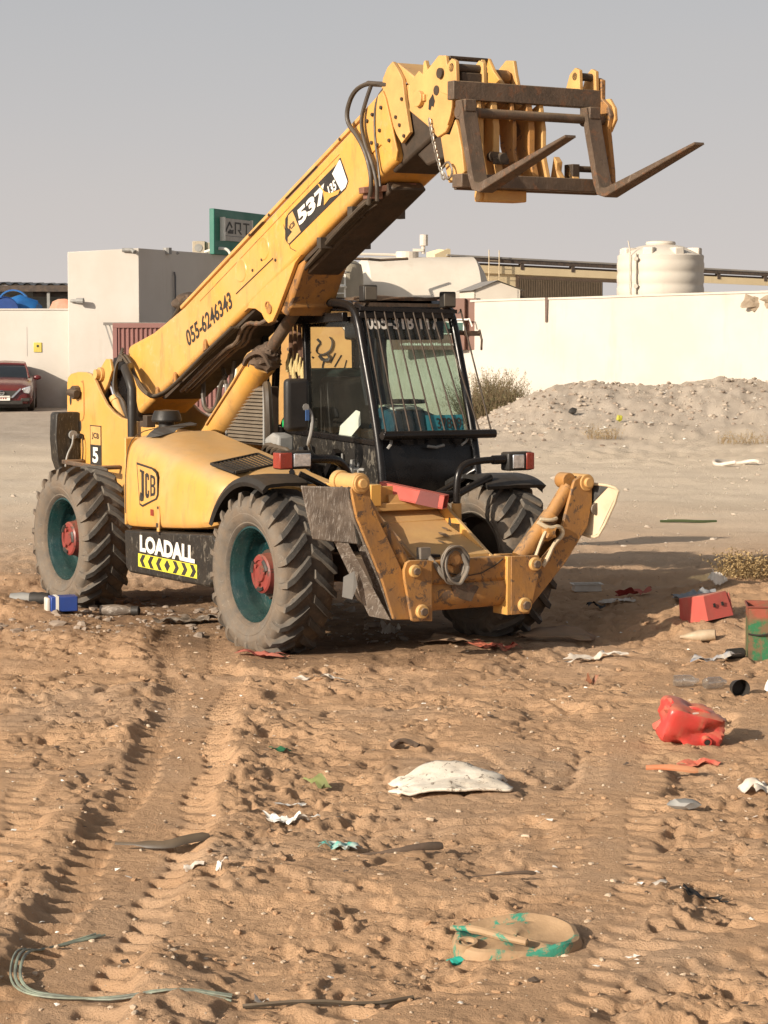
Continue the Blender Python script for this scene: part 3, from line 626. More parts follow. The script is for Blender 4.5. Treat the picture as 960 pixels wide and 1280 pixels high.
# ---- boom
DX = (.9113, .4118)                                      # boom direction in x,z
BOOM = [(-2.09,1.66),(-2.19,1.9),(-2.28,2.10),(-2.22,2.225),(-2.0,2.275),(-1.75,2.335),(-1.51,2.42),(-1.32,2.49),(-1.13,2.56),(.36,3.245),(2.06,4.035),(2.25,3.56),(2.16,3.525),(1.81,3.368),(.87,2.935),(-.08,2.495),(-1.30,1.945),(-1.67,1.785),(-2.02,1.62)]
b = B(); b.prism(BOOM, -.24, .24); bo_ = b.obj('boom', 'boom', TH, bevel=.045, seg=4)
b = B()
b.prism([(p[0], p[1]-.0) for p in [(-1.66,1.776),(1.85,3.378),(1.862,3.35),(-1.6,1.765)]], -.19, .19); b.obj('boom_underside_plate', 'dark', TH)  # dark tone carries grime plus the painted-in shade of the underside
# flange line along the top edge and welded panel edges
b = B(); b.beam((-1.20,-.225,2.545),(2.0,-.225,4.025),.03,.03,(0,1,0)).beam((-1.20,.225,2.545),(2.0,.225,4.025),.03,.03,(0,1,0)); b.obj('boom_top_flange', 'yellow_pale', TH, bevel=.005)
def bp(s, t, y=-.2405, o=(.68,3.02)): return (o[0]+DX[0]*s-DX[1]*t, y, o[1]+DX[1]*s+DX[0]*t)
def seam(pts, name='weld_seam', r=.0035, m='yellow_worn_shade'):
    b = B(); b.tube(pts, r, n=4); return b.obj(name, m, TH)
seam([bp(-1.55,.235),bp(.95,.262)]); seam([bp(-.95,.02),bp(-.28,.01)], r=.006, m='dark'); seam([bp(-.02,.17),bp(.0,-.04),bp(.07,-.10)], m='dark')
for s_, t_ in ((-.62,.07),(-1.12,.02),(-.25,-.02),(1.0,.36),(-.2,.345),(-.55,.345),(-.45,.08)):
    b = B(); b.cyl(bp(s_, t_, -.238), bp(s_, t_, -.247), .012, n=10); b.obj('weld_plug', 'dark', TH)
for s_, t_ in ((-.80,.155),(-.39,.15)):                      # two pressed roundels
    b = B(); prof = [(-.240,.095),(-.2455,.088),(-.2455,.080),(-.2415,.072),(-.2415,0)]
    c_ = bp(s_, t_, 0); b.lathe(prof, c_, 'y', 36); b.obj('pressed_roundel', 'boom', TH, smooth=True)
# small wear pads along the flange
b = B()
for s0, s1 in ((-.55,-.30),(.1,.62)):
    b.beam(bp(s0,.335,-.243), bp(s1,.335,-.243), .006, .018, (0,1,0))
b.obj('flange_slot', 'dark', TH)
# model decal
def dflat(poly, m, name, lift): return flat(poly, m, TH, bp(0,0), (DX[0],0,DX[1]), (-DX[1],0,DX[0]), name, lift)
dflat([(-.025,.01),(.0,-.012),(.93,-.012),(.985,.02),(.985,.05),(.955,.232),(.93,.235),(.90,.215),(.08,.215),(.02,.20),(-.045,.06)], 'print', 'decal', .0015)
dflat([(-.02,.012),(.0,0),(.20,0),(.15,.20),(.075,.20),(.03,.12),(.08,.06),(.0,.05)], 'yellow_pale', 'decal', .003)
dflat([(.865,.0),(.93,.0),(.973,.025),(.945,.22),(.93,.223),(.80,.18)], 'white', 'decal', .003)
def dtext(t_, m, s0, s1, t0, t1, bold, sh=0, lift=.004):
    o_ = Vector(bp(s0, t0, -.2405-lift)); ex = Vector((DX[0],0,DX[1]))*(s1-s0); ey = Vector((-DX[1],0,DX[0]))*(t1-t0) + Vector((DX[0],0,DX[1]))*sh
    return lettering(t_, m, TH, o_, ex, ey, bold)
dtext('JCB', 'print', .045, .145, .07, .125, .02); dtext('537', 'white', .20, .66, .045, .17, .05, .01); dtext('135', 'white', .70, .82, .045, .125, .04)
b = B(); dflat([(.60,.20),(.65,.11),(.72,.06),(.86,.02),(.82,.0),(.70,.03),(.60,.02),(.62,.06),(.63,.12),(.58,.21)], 'boom', 'decal_tear', .0062)
# hand-lettered phone number
o_ = Vector((-1.05,-.2415,2.215)); lettering('055-6246343', 'print', TH, o_, (.80,0,.325), (-.055,0,.135), .022)
# bracket below the boom carrying the lift cylinder
BR = [(.85,2.93),(.76,2.87),(.66,2.74),(.47,2.50),(.40,2.425),(.33,2.41),(.27,2.44),(.22,2.49),(.12,2.525),(.0,2.53),(-.08,2.50),(-.02,2.54),(.1,2.62)]
for y in (-.238, .205):
    b = B(); b.prism(BR, y, y+.033); b.obj('cylinder_bracket', 'boom', TH, bevel=.004)
b = B(); b.box(.42,.62,-.20,.20,2.52,2.72); b.prism([(.45,2.5),(.5,2.8),(.85,2.9),(.7,2.68),(.55,2.46)], -.2, .2); b.obj('bracket_block', 'yellow_worn_shade', TH, bevel=.02)
b = B(); b.cyl((.36,-.25,2.52),(.36,.25,2.52),.038,n=18).lathe([(-.243,.032),(-.25,.032),(-.25,.024),(-.243,.024)], (.33,0,2.55), 'y', 20); b.obj('bracket_pin', 'yellow_worn_shade', TH, smooth=True)
# lift cylinder
A0 = Vector((-1.12,.0,1.42)); A1 = Vector((.45,.0,2.58)); dv = (A1-A0).normalized()
b = B(); L = (A1-A0).length; b.cyl(A0, A0+dv*1.12, .115, n=36).cyl(A0+dv*1.10, A0+dv*1.16, .122, n=36); b.obj('lift_cylinder', 'yellow', TH, smooth=True)
b = B(); b.cyl(A0+dv*1.1, A1, .05, n=24).cyl(A1+Vector((0,-.09,0)), A1+Vector((0,.09,0)), .075, n=20); b.obj('lift_rod', 'steel', TH, smooth=True)
b = B()
for k in range(5): b.blob(A0+dv*(1.17+.04*k), .135-.018*k, .2, k+3, 3, (1,1,.8), 2.6)
b.tube([A0+dv*1.08+Vector((-.02,-.13,.02)),A0+dv*1.2+Vector((0,-.16,.02)),A0+dv*1.3+Vector((.08,-.12,.0)),A0+dv*1.26+Vector((.12,-.05,-.1))], .02, n=6, smooth=2)
b.obj('cloth_wrap', 'cloth_brown', TH, smooth=True)
b = B(); b.tube([A0+dv*.2+Vector((0,-.125,.03)),A0+dv*1.02+Vector((0,-.13,.03)),A0+dv*1.10+Vector((.0,-.13,.08)),A0+dv*1.17+Vector((.02,-.11,.07))], .012, n=6, smooth=1); b.obj('cylinder_oil_line', 'yellow_pale', TH, smooth=True)
# hoses along the lower edge of the boom
b = B()
for k, dy in enumerate((0, -.028, .028)):
    b.tube([(-2.27,-.30,2.10+.01*k),(-2.18,-.31+dy,2.15),(-2.05,-.31+dy,2.10-.015*k),(-1.93,-.31,1.97-.015*k),(-1.82,-.30+dy,1.86),(-1.70,-.29,1.80-.012*k),(-1.52,-.28+dy,1.80),(-1.33,-.27,1.865),(-.7,-.25+dy,2.16),(-.22,-.24+dy,2.38)], .013, n=7, smooth=2)
b.obj('boom_hose', 'rubber', TH, smooth=True)
b = B()
for k in range(3):
    y = -.17+.05*k
    b.tube([(-1.33,y,1.84),(-.55,y,2.20),(-.32,y,2.25),(-.25,y,2.36),(-.12,y,2.42),(.0,y+.02,2.40),(.1,y+.05,2.44)], .016, n=7, smooth=1)
b.obj('underside_pipe', 'steel', TH, smooth=True)
b = B()
for px, pz in ((-1.62,1.83),(-.72,2.24),(-1.28,1.96)): b.prism([(px-.03,pz-.06),(px+.03,pz-.04),(px+.02,pz+.03),(px,pz+.045),(px-.02,pz+.02)], -.262, -.24)
b.obj('hose_clip', 'yellow_worn_shade', TH, bevel=.003)
b = B()
b.tube([(-1.25,.0,1.98),(-1.22,-.02,1.72),(-1.1,-.02,1.66),(-1.0,0,1.72),(-.98,.02,1.9),(-.92,.05,1.98)], .02, n=7, smooth=2)
b.tube([(-1.0,.06,2.03),(-.86,.03,1.82),(-.82,.05,1.95),(-.8,.06,2.1)], .018, n=7, smooth=2)
b.obj('hanging_hose', 'rubber', TH, smooth=True)
# hoses gathered on top near the rear
b = B()
for k in range(5):
    y = -.12+.05*k
    b.tube([(-2.05,y,2.27),(-1.75,y,2.37+.02*k),(-1.5,y,2.50+.012*k),(-1.38,y-.02,2.60+.02*k),(-1.28,y,2.62),(-1.15,y,2.60)], .02, n=7, smooth=2)
b.obj('top_hose', 'rubber', TH, smooth=True)
b = B(); b.blob((-1.42,-.05,2.60), .085, .3, 5, 2, (1.3,1.6,.8)); b.box(-1.5,-1.3,-.12,.06,2.56,2.66); b.obj('hose_cover', 'cloth_brown', TH, bevel=.01)
# outer collar plate with bolts, hanging hose loops, timber strip
CP = [bp(1.02,.44,0)[::2], bp(1.30,.475,0)[::2], (2.24,3.56), (2.14,3.50), bp(1.10,.16,0)[::2], bp(1.04,.14,0)[::2]]
CP = [(1.73,3.90),(2.06,4.06),(2.10,4.0),(2.26,3.62),(2.24,3.55),(2.04,3.68),(1.90,3.62)]
b = B(); b.prism(CP, -.252, -.238); b.obj('collar_plate', 'boom', TH, bevel=.003)
b = B()
for x, z in ((1.93,3.90),(2.03,3.78),(1.86,3.86),(1.92,3.70),(2.16,3.70),(2.05,3.94),(2.0,3.68)): b.cyl((x,-.25,z),(x,-.266,z),.014,n=8)
b.obj('collar_bolts', 'dark', TH, bevel=.002)
b = B()
b.tube([(2.0,-.23,4.11),(1.85,-.26,4.13),(1.72,-.29,4.08),(1.64,-.30,3.95),(1.66,-.30,3.85),(1.80,-.29,3.74),(1.90,-.28,3.60),(1.95,-.27,3.42),(1.88,-.26,3.26)], .017, n=8, smooth=2)
b.tube([(1.90,-.24,4.13),(1.86,-.27,4.0),(1.82,-.29,3.86),(1.88,-.29,3.70),(1.97,-.28,3.55),(2.02,-.27,3.40),(2.0,-.26,3.28)], .015, n=8, smooth=2)
b.tube([(2.06,-.22,4.10),(1.97,-.255,4.0),(1.96,-.258,3.80),(1.99,-.26,3.64),(2.04,-.27,3.50),(2.06,-.27,3.38)], .009, n=6, smooth=2)
b.cyl((1.84,-.24,4.13),(2.08,-.22,4.10),.02,n=8)
b.obj('head_hose', 'rubber', TH, smooth=True)
b = B(); b.beam((1.86,-.31,3.36),(1.93,.10,3.40),.10,.045); b.box(1.82,1.92,-.27,-.16,3.30,3.36); b.obj('wear_block', mat('brown_timber', (.24,.11,.075), (.16,.08,.05), rough=.8), TH, bevel=.006)
b = B()
for k in range(3): b.tube([(1.9,-.25+.03*k,3.30),(1.72,-.24+.03*k,3.24),(1.3,-.2+.03*k,3.07),(.9,-.17,2.88),(.6,-.15,2.74)], .018, n=7, smooth=2)
b.box(1.55,1.62,-.24,.22,3.18,3.26); b.box(1.1,1.16,-.24,.2,2.97,3.05)
b.obj('underside_hose', 'rubber', TH, smooth=True)
b = B(); b.prism([(.55,2.78),(1.95,3.43),(2.02,3.37),(1.6,3.17),(.7,2.75)], -.14, .16); b.obj('extension_cylinder_housing', 'dark', TH, bevel=.02)
# second section, its collar, and inner section
b = B(); b.prism([(1.98,3.99),(2.28,4.10),(2.86,4.00),(2.80,3.76),(2.60,3.68),(2.1,3.47)], -.19, .19); b.obj('inner_boom', 'dark', TH, bevel=.02)
C2 = [(2.05,3.98),(2.02,4.08),(2.04,4.15),(2.10,4.22),(2.17,4.255),(2.24,4.19),(2.30,4.12),(2.33,3.98),(2.40,3.74),(2.29,3.67),(2.22,3.74)]
for y in (-.235, .205):
    b = B(); b.prism(C2, y, y+.03); b.obj('inner_collar', 'yellow_pale', TH, bevel=.004)
b = B(); b.prism([(2.10,4.20),(2.17,4.25),(2.42,4.12),(2.36,4.06)], -.2, .2); b.cyl((2.12,-.22,4.19),(2.12,.22,4.19),.045,n=16); b.box(2.28,2.34,-.2,.2,3.72,4.08)
b.obj('collar_cap', 'yellow_pale', TH, bevel=.008)
b = B()
for x, z in ((2.30,3.98),(2.27,3.80),(2.33,3.72),(2.22,3.86)): b.cyl((x,-.235,z),(x,-.247,z),.013,n=8)
b.obj('collar_bolts', 'dark', TH)
b = B(); b.prism([(2.35,3.60),(2.42,3.74),(2.85,3.80),(2.8,3.55),(2.5,3.5)], -.16, .16); b.obj('tilt_cylinder', 'dark', TH, bevel=.02)
# ---- boom head
HP = [(2.48,4.07),(2.60,4.145),(2.66,4.11),(2.85,4.225),(2.94,4.215),(2.965,4.12),(3.0,4.02),(3.03,3.90),(3.03,3.83),(2.995,3.76),(2.94,3.70),(2.84,3.67),(2.71,3.76),(2.48,3.88)]
for y in (-.29, .27):
    b = B(); b.prism(HP, y, y+.03); b.obj('head_plate', 'yellow_pale', TH, bevel=.006)
LP = [(2.84,3.70),(2.96,3.68),(3.03,3.78),(3.06,3.72),(3.11,3.57),(3.14,3.42),(3.08,3.38),(2.95,3.355),(2.91,3.46)]
for y in (-.27, .25):
    b = B(); b.prism(LP, y, y+.03); b.obj('quickhitch_plate', 'yellow_pale', TH, bevel=.006)
b = B(); b.prism([(2.52,3.95),(2.6,4.06),(2.9,4.1),(2.98,3.95),(2.95,3.8),(2.7,3.82)], -.26, .26); b.box(2.98,3.10,-.24,.25,3.42,3.50); b.cyl((2.9,-.24,4.1),(2.9,.25,4.1),.05,n=16)
b.obj('head_block', 'yellow_worn_shade', TH, bevel=.01)
b = B(); b.cyl((2.89,-.31,4.10),(2.89,-.26,4.10),.036,n=20); b.cyl((2.83,-.295,3.99),(2.83,-.285,3.99),.034,n=16); b.obj('head_pin', 'dark', TH, smooth=True)
b = B(); b.cyl((2.63,-.325,3.95),(2.63,-.28,3.95),.055,n=24).box(2.60,2.70,-.31,-.285,3.93,3.975); b.obj('pin_keeper', 'yellow_pale', TH, bevel=.004)
b = B(); b.prism([(2.64,4.10),(2.655,4.20),(2.675,4.21),(2.74,4.06),(2.72,4.0),(2.68,4.06)], -.285, -.255); b.obj('lifting_eye', 'yellow_pale', TH, bevel=.003)
flat([(0,0),(.3,-.1),(.5,.2),(.8,.1),(1,.5),(.7,1),(.4,.8),(.1,.6)], 'print', TH, (2.73,-.292,3.87), (.08,0,0), (0,0,.10), 'paint_mark')
b = B(); b.prism([(3.0,4.0),(3.04,3.94),(3.04,3.86),(3.02,3.80),(2.985,3.74),(2.97,3.76),(3.0,3.82),(3.01,3.88),(2.99,3.94),(2.96,4.0)], -.305, -.29); b.obj('hook_lip', 'yellow_pale', TH, bevel=.003)
b = B(); b.box(2.86,2.955,-.26,.05,4.195,4.215).box(2.92,2.955,-.26,.05,4.02,4.12); b.obj('head_crossplate', 'dark', TH, bevel=.004)
b = B(); b.prism([(2.80,4.10),(2.86,4.225),(2.95,4.215),(3.02,4.12),(3.12,4.03),(3.12,3.9),(2.8,3.9)], .05, .08); b.obj('head_inner_plate', 'boom', TH, bevel=.005)
# safety chain
b = B(); pc = []
for i in range(15):
    t = i/14; pc.append(Vector((2.77+.12*t+.06*t*t, -.31-.0*t, 3.80-.42*t+.0*t)))
for i in range(14):
    c_ = (pc[i]+pc[i+1])/2; d_ = (pc[i+1]-pc[i]).normalized(); sd_ = Vector((0,1,0)) if i % 2 else d_.cross(Vector((0,1,0)))
    b.tube([c_+d_*(.024*cos(a_))+sd_*(.011*sin(a_)) for a_ in [k*pi/4 for k in range(9)]], .005, n=5)
b.tube([(2.92,-.30,3.46),(3.0,-.31,3.50),(3.05,-.31,3.46),(3.06,-.31,3.40),(2.99,-.31,3.37),(2.95,-.31,3.42)], .009, n=6, smooth=1)
b.obj('safety_chain', 'chain', TH, smooth=True)

# ---- fork carriage (local helper frame: carriage leans back a little)
FX = 3.25
b = B(); b.box(FX-.06,FX+.02,-.44,.78,3.885,4.01); b.obj('carriage_top_bar', 'steel', TH, bevel=.006)
b = B(); b.box(FX+.0,FX+.12,-.44,.80,3.30,3.39).box(FX-.04,FX,-.40,.78,3.29,3.33); b.obj('carriage_bottom_bar', 'steel', TH, bevel=.006)
b = B(); b.cyl((FX+.05,-.43,3.80),(FX+.05,.78,3.80),.032,n=18); b.obj('fork_rod', 'steel', TH, smooth=True)
b = B(); b.lathe([(.66,.033),(.66,.05),(.70,.05),(.70,.033)], (FX+.05,0,3.80), 'y', 20); b.obj('rod_collar', 'yellow_worn_shade', TH, smooth=True)
# side uprights of the carriage
for y in (.78,):
    b = B(); b.prism([(FX-.07,4.03),(FX-.02,4.10),(FX+.03,4.08),(FX+.03,3.95),(FX+.10,3.9),(FX+.13,3.83),(FX+.10,3.74),(FX+.15,3.45),(FX+.16,3.30),(FX+.04,3.29),(FX-.02,3.7)], y, y+.035); b.obj('carriage_side', 'yellow_worn_shade' if y > 0 else 'steel', TH, bevel=.005)
b = B(); b.prism([(FX-.02,3.95),(FX+.07,3.95),(FX+.13,3.88),(FX+.14,3.80),(FX+.08,3.72),(FX-.02,3.70)], .815, .84); b.obj('side_gusset', 'yellow_pale', TH, bevel=.004)
# hooks on the top bar
for y in (-.42, -.20, .60, .74):
    b = B(); b.prism([(FX-.18,3.95),(FX-.10,4.12),(FX-.04,4.16),(FX+.01,4.14),(FX+.02,4.0),(FX-.02,3.9)], y, y+.03); b.obj('hanger_hook', 'yellow_pale', TH, bevel=.005)
b = B(); b.cyl((FX-.04,-.42,4.10),(FX-.04,-.18,4.10),.03,n=14).cyl((FX-.04,.6,4.10),(FX-.04,.76,4.10),.028,n=14); b.obj('hanger_pin', 'dark', TH, smooth=True)
b = B(); b.box(FX-.08,FX+.0,-.36,-.20,4.0,4.07); b.obj('top_bracket', 'dark', TH, bevel=.008)
b = B(); b.prism([(FX-.25,3.6),(FX-.2,4.1),(FX-.05,4.17),(FX-.02,4.1),(FX-.08,3.6)], -.17, -.14); b.obj('hitch_side', 'yellow_pale', TH, bevel=.004)
# upright ribs between the bars
for y, m__, w_, z0 in ((-.24,'yellow_pale',.03,3.34),(-.13,'yellow_pale',.05,3.36),(.03,'yellow_worn_shade',.03,3.38),(.16,'yellow_worn_shade',.05,3.38),(.27,'yellow_pale',.035,3.38)):
    b = B(); b.prism([(FX-.14,3.84),(FX+.0,3.90),(FX+.04,3.72),(FX+.04,3.55),(FX+.10,3.37),(FX-.02,z0),(FX-.12,3.6)], y, y+w_); b.obj('carriage_rib', m__, TH, bevel=.006)
for y, zz in ((.38,3.50),(.50,3.44)):
    b = B(); b.prism([(FX-.02,3.38),(FX+.02,zz+.04),(FX+.06,zz),(FX+.05,3.44),(FX+.10,3.38)], y, y+.05); b.obj('stop_lug', 'yellow_pale', TH, bevel=.005)
b = B(); b.cyl((FX-.0,-.13,3.52),(FX+.16,-.13,3.50),.035,n=14).box(FX+.1,FX+.15,-.18,-.08,3.46,3.50); b.cyl((FX+.05,.55,3.46),(FX+.05,.75,3.46),.022,n=12); b.box(FX-.02,FX+.08,.50,.56,3.38,3.49); b.obj('locking_pin', 'dark', TH, bevel=.004)
b = B(); b.box(FX-.12,FX+.02,-.18,.16,3.22,3.30).cyl((FX-.05,-.20,3.26),(FX-.05,.10,3.26),.045,n=16); b.obj('tilt_block', 'yellow_pale', TH, bevel=.01)
# forks: shank, heel and tapered tine
for y in (-.37, .66):
    b = B(); path = [(FX+.07,3.87),(FX+.10,3.72),(FX+.20,3.37),(FX+.235,3.30),(FX+.30,3.285),(FX+.42,3.32),(FX+1.235,3.555)]
    th = [.028,.030,.030,.030,.030,.026,.008]; hw = [.058,.058,.058,.058,.058,.056,.040]; secs = []
    for i, (px_, pz_) in enumerate(path):
        a_ = path[max(i-1,0)]; c_ = path[min(i+1,6)]; dx, dz = c_[0]-a_[0], c_[1]-a_[1]; l_ = sqrt(dx*dx+dz*dz); nx, nz_ = -dz/l_, dx/l_
        secs.append([(px_+nx*th[i], y-hw[i], pz_+nz_*th[i]), (px_+nx*th[i], y+hw[i], pz_+nz_*th[i]), (px_-nx*th[i], y+hw[i], pz_-nz_*th[i]), (px_-nx*th[i], y-hw[i], pz_-nz_*th[i]), (px_+nx*th[i], y-hw[i], pz_+nz_*th[i])])
    b.loft(secs, cap=False); b.add(secs[0][:4], [(0,1,2,3)]); b.add(secs[-1][:4], [(0,1,2,3)]); fk = b.obj('fork', 'steel', TH, bevel=.006)
    b = B(); b.cyl((FX+.05,y-.055,3.80),(FX+.05,y+.055,3.80),.05,n=18).box(FX+.0,FX+.12,y-.045,y+.045,3.80,3.88); b.obj('fork_eye', 'steel', fk, bevel=.005)
# ---- cab
CY0, CY1 = .15, 1.02
def both(fn):
    for y in (CY0, CY1): fn(y)
AP = [(.10,2.555),(.55,2.575),(.88,2.56),(1.0,2.515),(1.06,2.42),(1.14,2.18),(1.27,1.80),(1.36,1.48),(1.40,1.28),(1.425,1.05)]
for y in (CY0, CY1):
    b = B(); b.tube([(x, y, z) for x, z in AP], .034, n=12, smooth=1); b.obj('roof_pillar_tube', 'black', TH, smooth=True)
    b = B()
    b.beam((-.44,y,2.50),(-.40,y,1.05),.06,.05,(0,1,0)); b.beam((-.45,y,2.50),(.12,y,2.55),.06,.05); b.beam((-.30,y,2.42),(.86,y,2.46),.05,.07)
    b.beam((-.20,y,2.42),(-.30,y,1.50),.05,.05,(0,1,0)); b.beam((-.42,y,1.56),(1.34,y,1.50),.055,.045)
    if y == CY0: b.beam((.24,y,2.44),(.30,y,1.55),.045,.05,(0,1,0))
    b.obj('cab_side_frame', 'black', TH, bevel=.006)
b = B(); b.prism([(-.46,2.47),(-.46,2.55),(.2,2.60),(.9,2.585),(1.02,2.53),(1.0,2.47),(.85,2.50),(.2,2.51)], CY0+.03, CY1-.03); b.obj('cab_roof', 'black', TH, bevel=.012)
b = B(); b.box(.3,.98,CY0+.1,CY1-.1,2.585,2.61)
b.tube([(.93,CY0+.03,2.60),(.95,.4,2.62),(.93,.7,2.59),(.96,CY1-.03,2.61)], .012, n=6, smooth=2).tube([(.9,CY0+.1,2.60),(.97,.35,2.585),(.99,.6,2.61),(.95,.9,2.60)], .009, n=6, smooth=2)
b.beam((.99,CY0,2.555),(.99,CY1,2.545),.03,.03)
b.obj('roof_edge_wiring', 'steel', TH)
b = B(); b.beam((-.46,CY0,2.52),(-.46,CY1,2.52),.05,.05); b.beam((-.42,CY0,1.1),(-.42,CY1,1.1),.05,.05); b.beam((-.44,CY0,1.56),(-.44,CY1,1.56),.05,.04); b.beam((1.04,CY0,2.47),(1.04,CY1,2.47),.07,.05); b.obj('cab_cross_rail', 'black', TH, bevel=.006)
# front lower panel, side lower panel, floor
b = B(); secs = []
for z, xo, yb in ((1.56,1.335,.0),(1.50,1.36,.01),(1.40,1.385,.015),(1.25,1.40,0),(1.12,1.40,-.03),(1.0,1.37,-.08),(.90,1.30,-.14)):
    secs.append([(1.25,CY0+.02,z),(xo,CY0+.02,z),(xo+.01,(CY0+CY1)/2,z),(xo-.01,CY1+yb-.04,z),(xo-.07,CY1+yb,z),(1.2,CY1+yb,z)])
b.loft(secs); b.obj('cab_front_panel', 'black', TH, smooth=True)
b = B(); b.prism([(-.42,1.54),(1.33,1.48),(1.38,1.28),(1.40,1.05),(.9,.98),(.3,1.0),(.05,1.12),(-.40,1.12)], CY0-.01, CY0+.02); b.obj('cab_side_panel', 'black_worn', TH, bevel=.006)
b = B(); b.prism([(-.42,1.52),(1.33,1.48),(1.38,1.28),(1.40,1.05),(-.40,1.0)], CY1-.02, CY1+.01); b.obj('cab_side_panel', 'black', TH, bevel=.006)
b = B(); b.box(-.42,1.3,CY0,CY1,.98,1.02); b.box(-.44,-.42,CY0,CY1,1.0,1.55); b.obj('cab_floor', 'black', TH)
b = B()
for z in (1.16,1.22,1.28):
    b.box(1.0,1.16,CY0-.018,CY0-.008,z,z+.02)
b.box(1.07,1.085,CY0-.02,CY0-.008,1.14,1.34); b.prism([(.95,1.12),(1.0,1.36),(1.03,1.36),(1.0,1.12)], CY0-.04, CY0-.01)
b.obj('side_vent', 'grey_plastic', TH, bevel=.002)
b = B(); b.beam((.55,CY0-.06,1.08),(.82,CY0-.05,1.42),.05,.05); b.beam((.60,CY0-.07,1.05),(1.05,CY0-.06,1.05),.03,.03); b.tube([(.6,-.05,1.18),(.8,-.08,1.2),(1.0,-.12,1.15),(1.12,-.1,1.0)], .03, n=10, smooth=2); b.obj('brace', 'black', TH, smooth=True)
b = B(); b.tube([(.86,CY0-.03,1.40),(.90,CY0-.05,1.25),(1.0,CY0-.05,1.12)], .007, n=5, smooth=1); b.tube([(.3,CY0-.08,1.42),(.4,CY0-.1,1.3),(.52,CY0-.12,1.2),(.4,CY0-.12,1.15)], .02, n=6, smooth=2); b.obj('cable', 'grey_plastic', TH)
# glass
def pane(q, m, name): b = B(); b.add(q, [tuple(range(len(q)))]); return b.obj(name, m, TH, recalc=False)
pane([(1.055,CY0+.05,2.45),(1.055,CY1-.05,2.45),(1.335,CY1-.03,1.56),(1.335,CY0+.03,1.56)], 'glass', 'windscreen')
pane([(.28,CY0,2.44),(.97,CY0,2.42),(1.03,CY0,2.30),(1.31,CY0,1.52),(.33,CY0,1.56)], 'glass_dark', 'side_window')
pane([(-.17,CY1,2.44),(.97,CY1,2.42),(1.03,CY1,2.30),(1.31,CY1,1.52),(-.27,CY1,1.57)], 'glass', 'side_window')
# interior: seat, headrest, wheel column, dash cloth, console, curtain
b = B(); b.box(.05,.22,.36,.84,1.25,1.98); b.obj('seat_back', 'plastic', TH, bevel=.06, seg=3)
b = B(); b.box(.0,.09,.24,.95,1.4,2.05); b.obj('green_seat_cover', mat('dark_green_cloth', (.015,.035,.03), rough=.9), TH, bevel=.05)
b = B(); b.box(.15,.65,.36,.86,1.12,1.30); b.obj('seat_cushion', 'plastic', TH, bevel=.05, seg=3)
b = B(); b.cyl((1.18,.6,1.2),(1.0,.6,1.75),.035,n=12); b.lathe([(-.015,.17),(0,.19),(.015,.17),(0,.155)], (.98,.6,1.80), 'z', 28, close=True); b.box(.85,1.12,.585,.615,1.79,1.81); b.obj('steering_wheel', 'plastic', TH, smooth=True)
b = B(); secs = []
for y, dz in ((.34,-.10),(.38,0),(.5,.02),(.62,.0),(.72,-.01),(.84,-.05),(.90,-.13)):
    secs.append([(1.26,y,1.50),(1.22,y,1.60+dz*.6),(1.16,y,1.72+dz),(1.0,y,1.76+dz),(.90,y,1.70+dz),(.86,y,1.50),(.86,y,1.3)])
b.loft(secs); b.obj('dash_cloth', 'blue_cloth', TH, smooth=True)
b = B(); b.prism([(1.0,1.762),(1.15,1.735),(1.17,1.745),(1.0,1.775)], .42, .68); b.obj('paper_sheet', 'paper', TH)
b = B(); b.add([(.72,.175,1.54),(.74,.175,1.61),(.98,.175,1.74),(1.04,.175,1.73),(1.05,.175,1.63),(.90,.175,1.53),(.80,.175,1.51)], [tuple(range(7))]); b.obj('paper_card', 'paper', TH)
b = B(); b.box(.45,1.2,.19,.34,1.3,1.52).box(1.0,1.25,.2,.3,1.5,1.60); b.obj('side_console', 'plastic', TH, bevel=.02)
b = B(); secs = []
for i in range(13):
    y = .20+.25*i/12; dx = .02*sin(i*2.1)
    secs.append([(1.0+dx,y,2.46),(.98+dx,y,2.2),(1.02+dx*1.2,y,1.95),(1.08+dx*1.2,y,1.78)])
b.loft(secs, cap=False); b.obj('curtain', mat('black_curtain', (.012,.014,.018), rough=.9), TH, smooth=True)
b = B(); b.box(.0,1.0,.2,.98,2.38,2.46); b.box(.75,1.0,.2,.98,2.28,2.42); b.obj('roof_lining', 'black', TH, bevel=.02)
flat([(0,0),(1,0),(1,1),(0,1)], mat('teal_plate', (.03,.20,.24), rough=.5), TH, (1.335,.60,1.58), (0,.34,0), (-.035,0,.12), 'number_plate', .006)
lettering('1 37889', 'print', TH, (1.346,.63,1.595), (0,.29,0), (-.026,0,.085), .02)
lettering('055-318 117', 'white', TH, (1.082,.215,2.36), (0,.66,0), (-.032,0,.11), .03)
b.obj
# hanging brown tassels with straw tips behind the side window post
b = B()
for i in range(7):
    x = -.08+.048*i; y = .20+.012*(i % 3); b.tube([(x,y,2.52),(x+.01,y-.01,2.2),(x+.015*(i % 2),y,1.95),(x+.02,y,1.60)], [.014,.018,.022,.022,.018], n=7, smooth=1, flat=.7)
b.obj('hanging_tassel', mat('brown_cord', (.16,.085,.05), (.09,.05,.035), rough=.9, bump=.4), TH, smooth=True)
b = B()
for i in range(7):
    x = -.07+.048*i; y = .175; z = 2.08-.03*(i % 3)
    b.tube([(x,y,z+.09),(x-.005,y-.01,z+.03),(x,y-.01,z-.03),(x+.005,y,z-.06)], [.010,.020,.024,.014], n=8, smooth=1)
b.obj('straw_tuft', mat('straw', (.52,.42,.2), (.42,.32,.14), rough=.95, bump=.6, bscale=120), TH, smooth=True)
b = B(); b.blob((-.16,.20,1.60), .05, .15, 2, 2); b.obj('green_cap', mat('bright_green', (.02,.42,.12), rough=.5), TH, smooth=True)
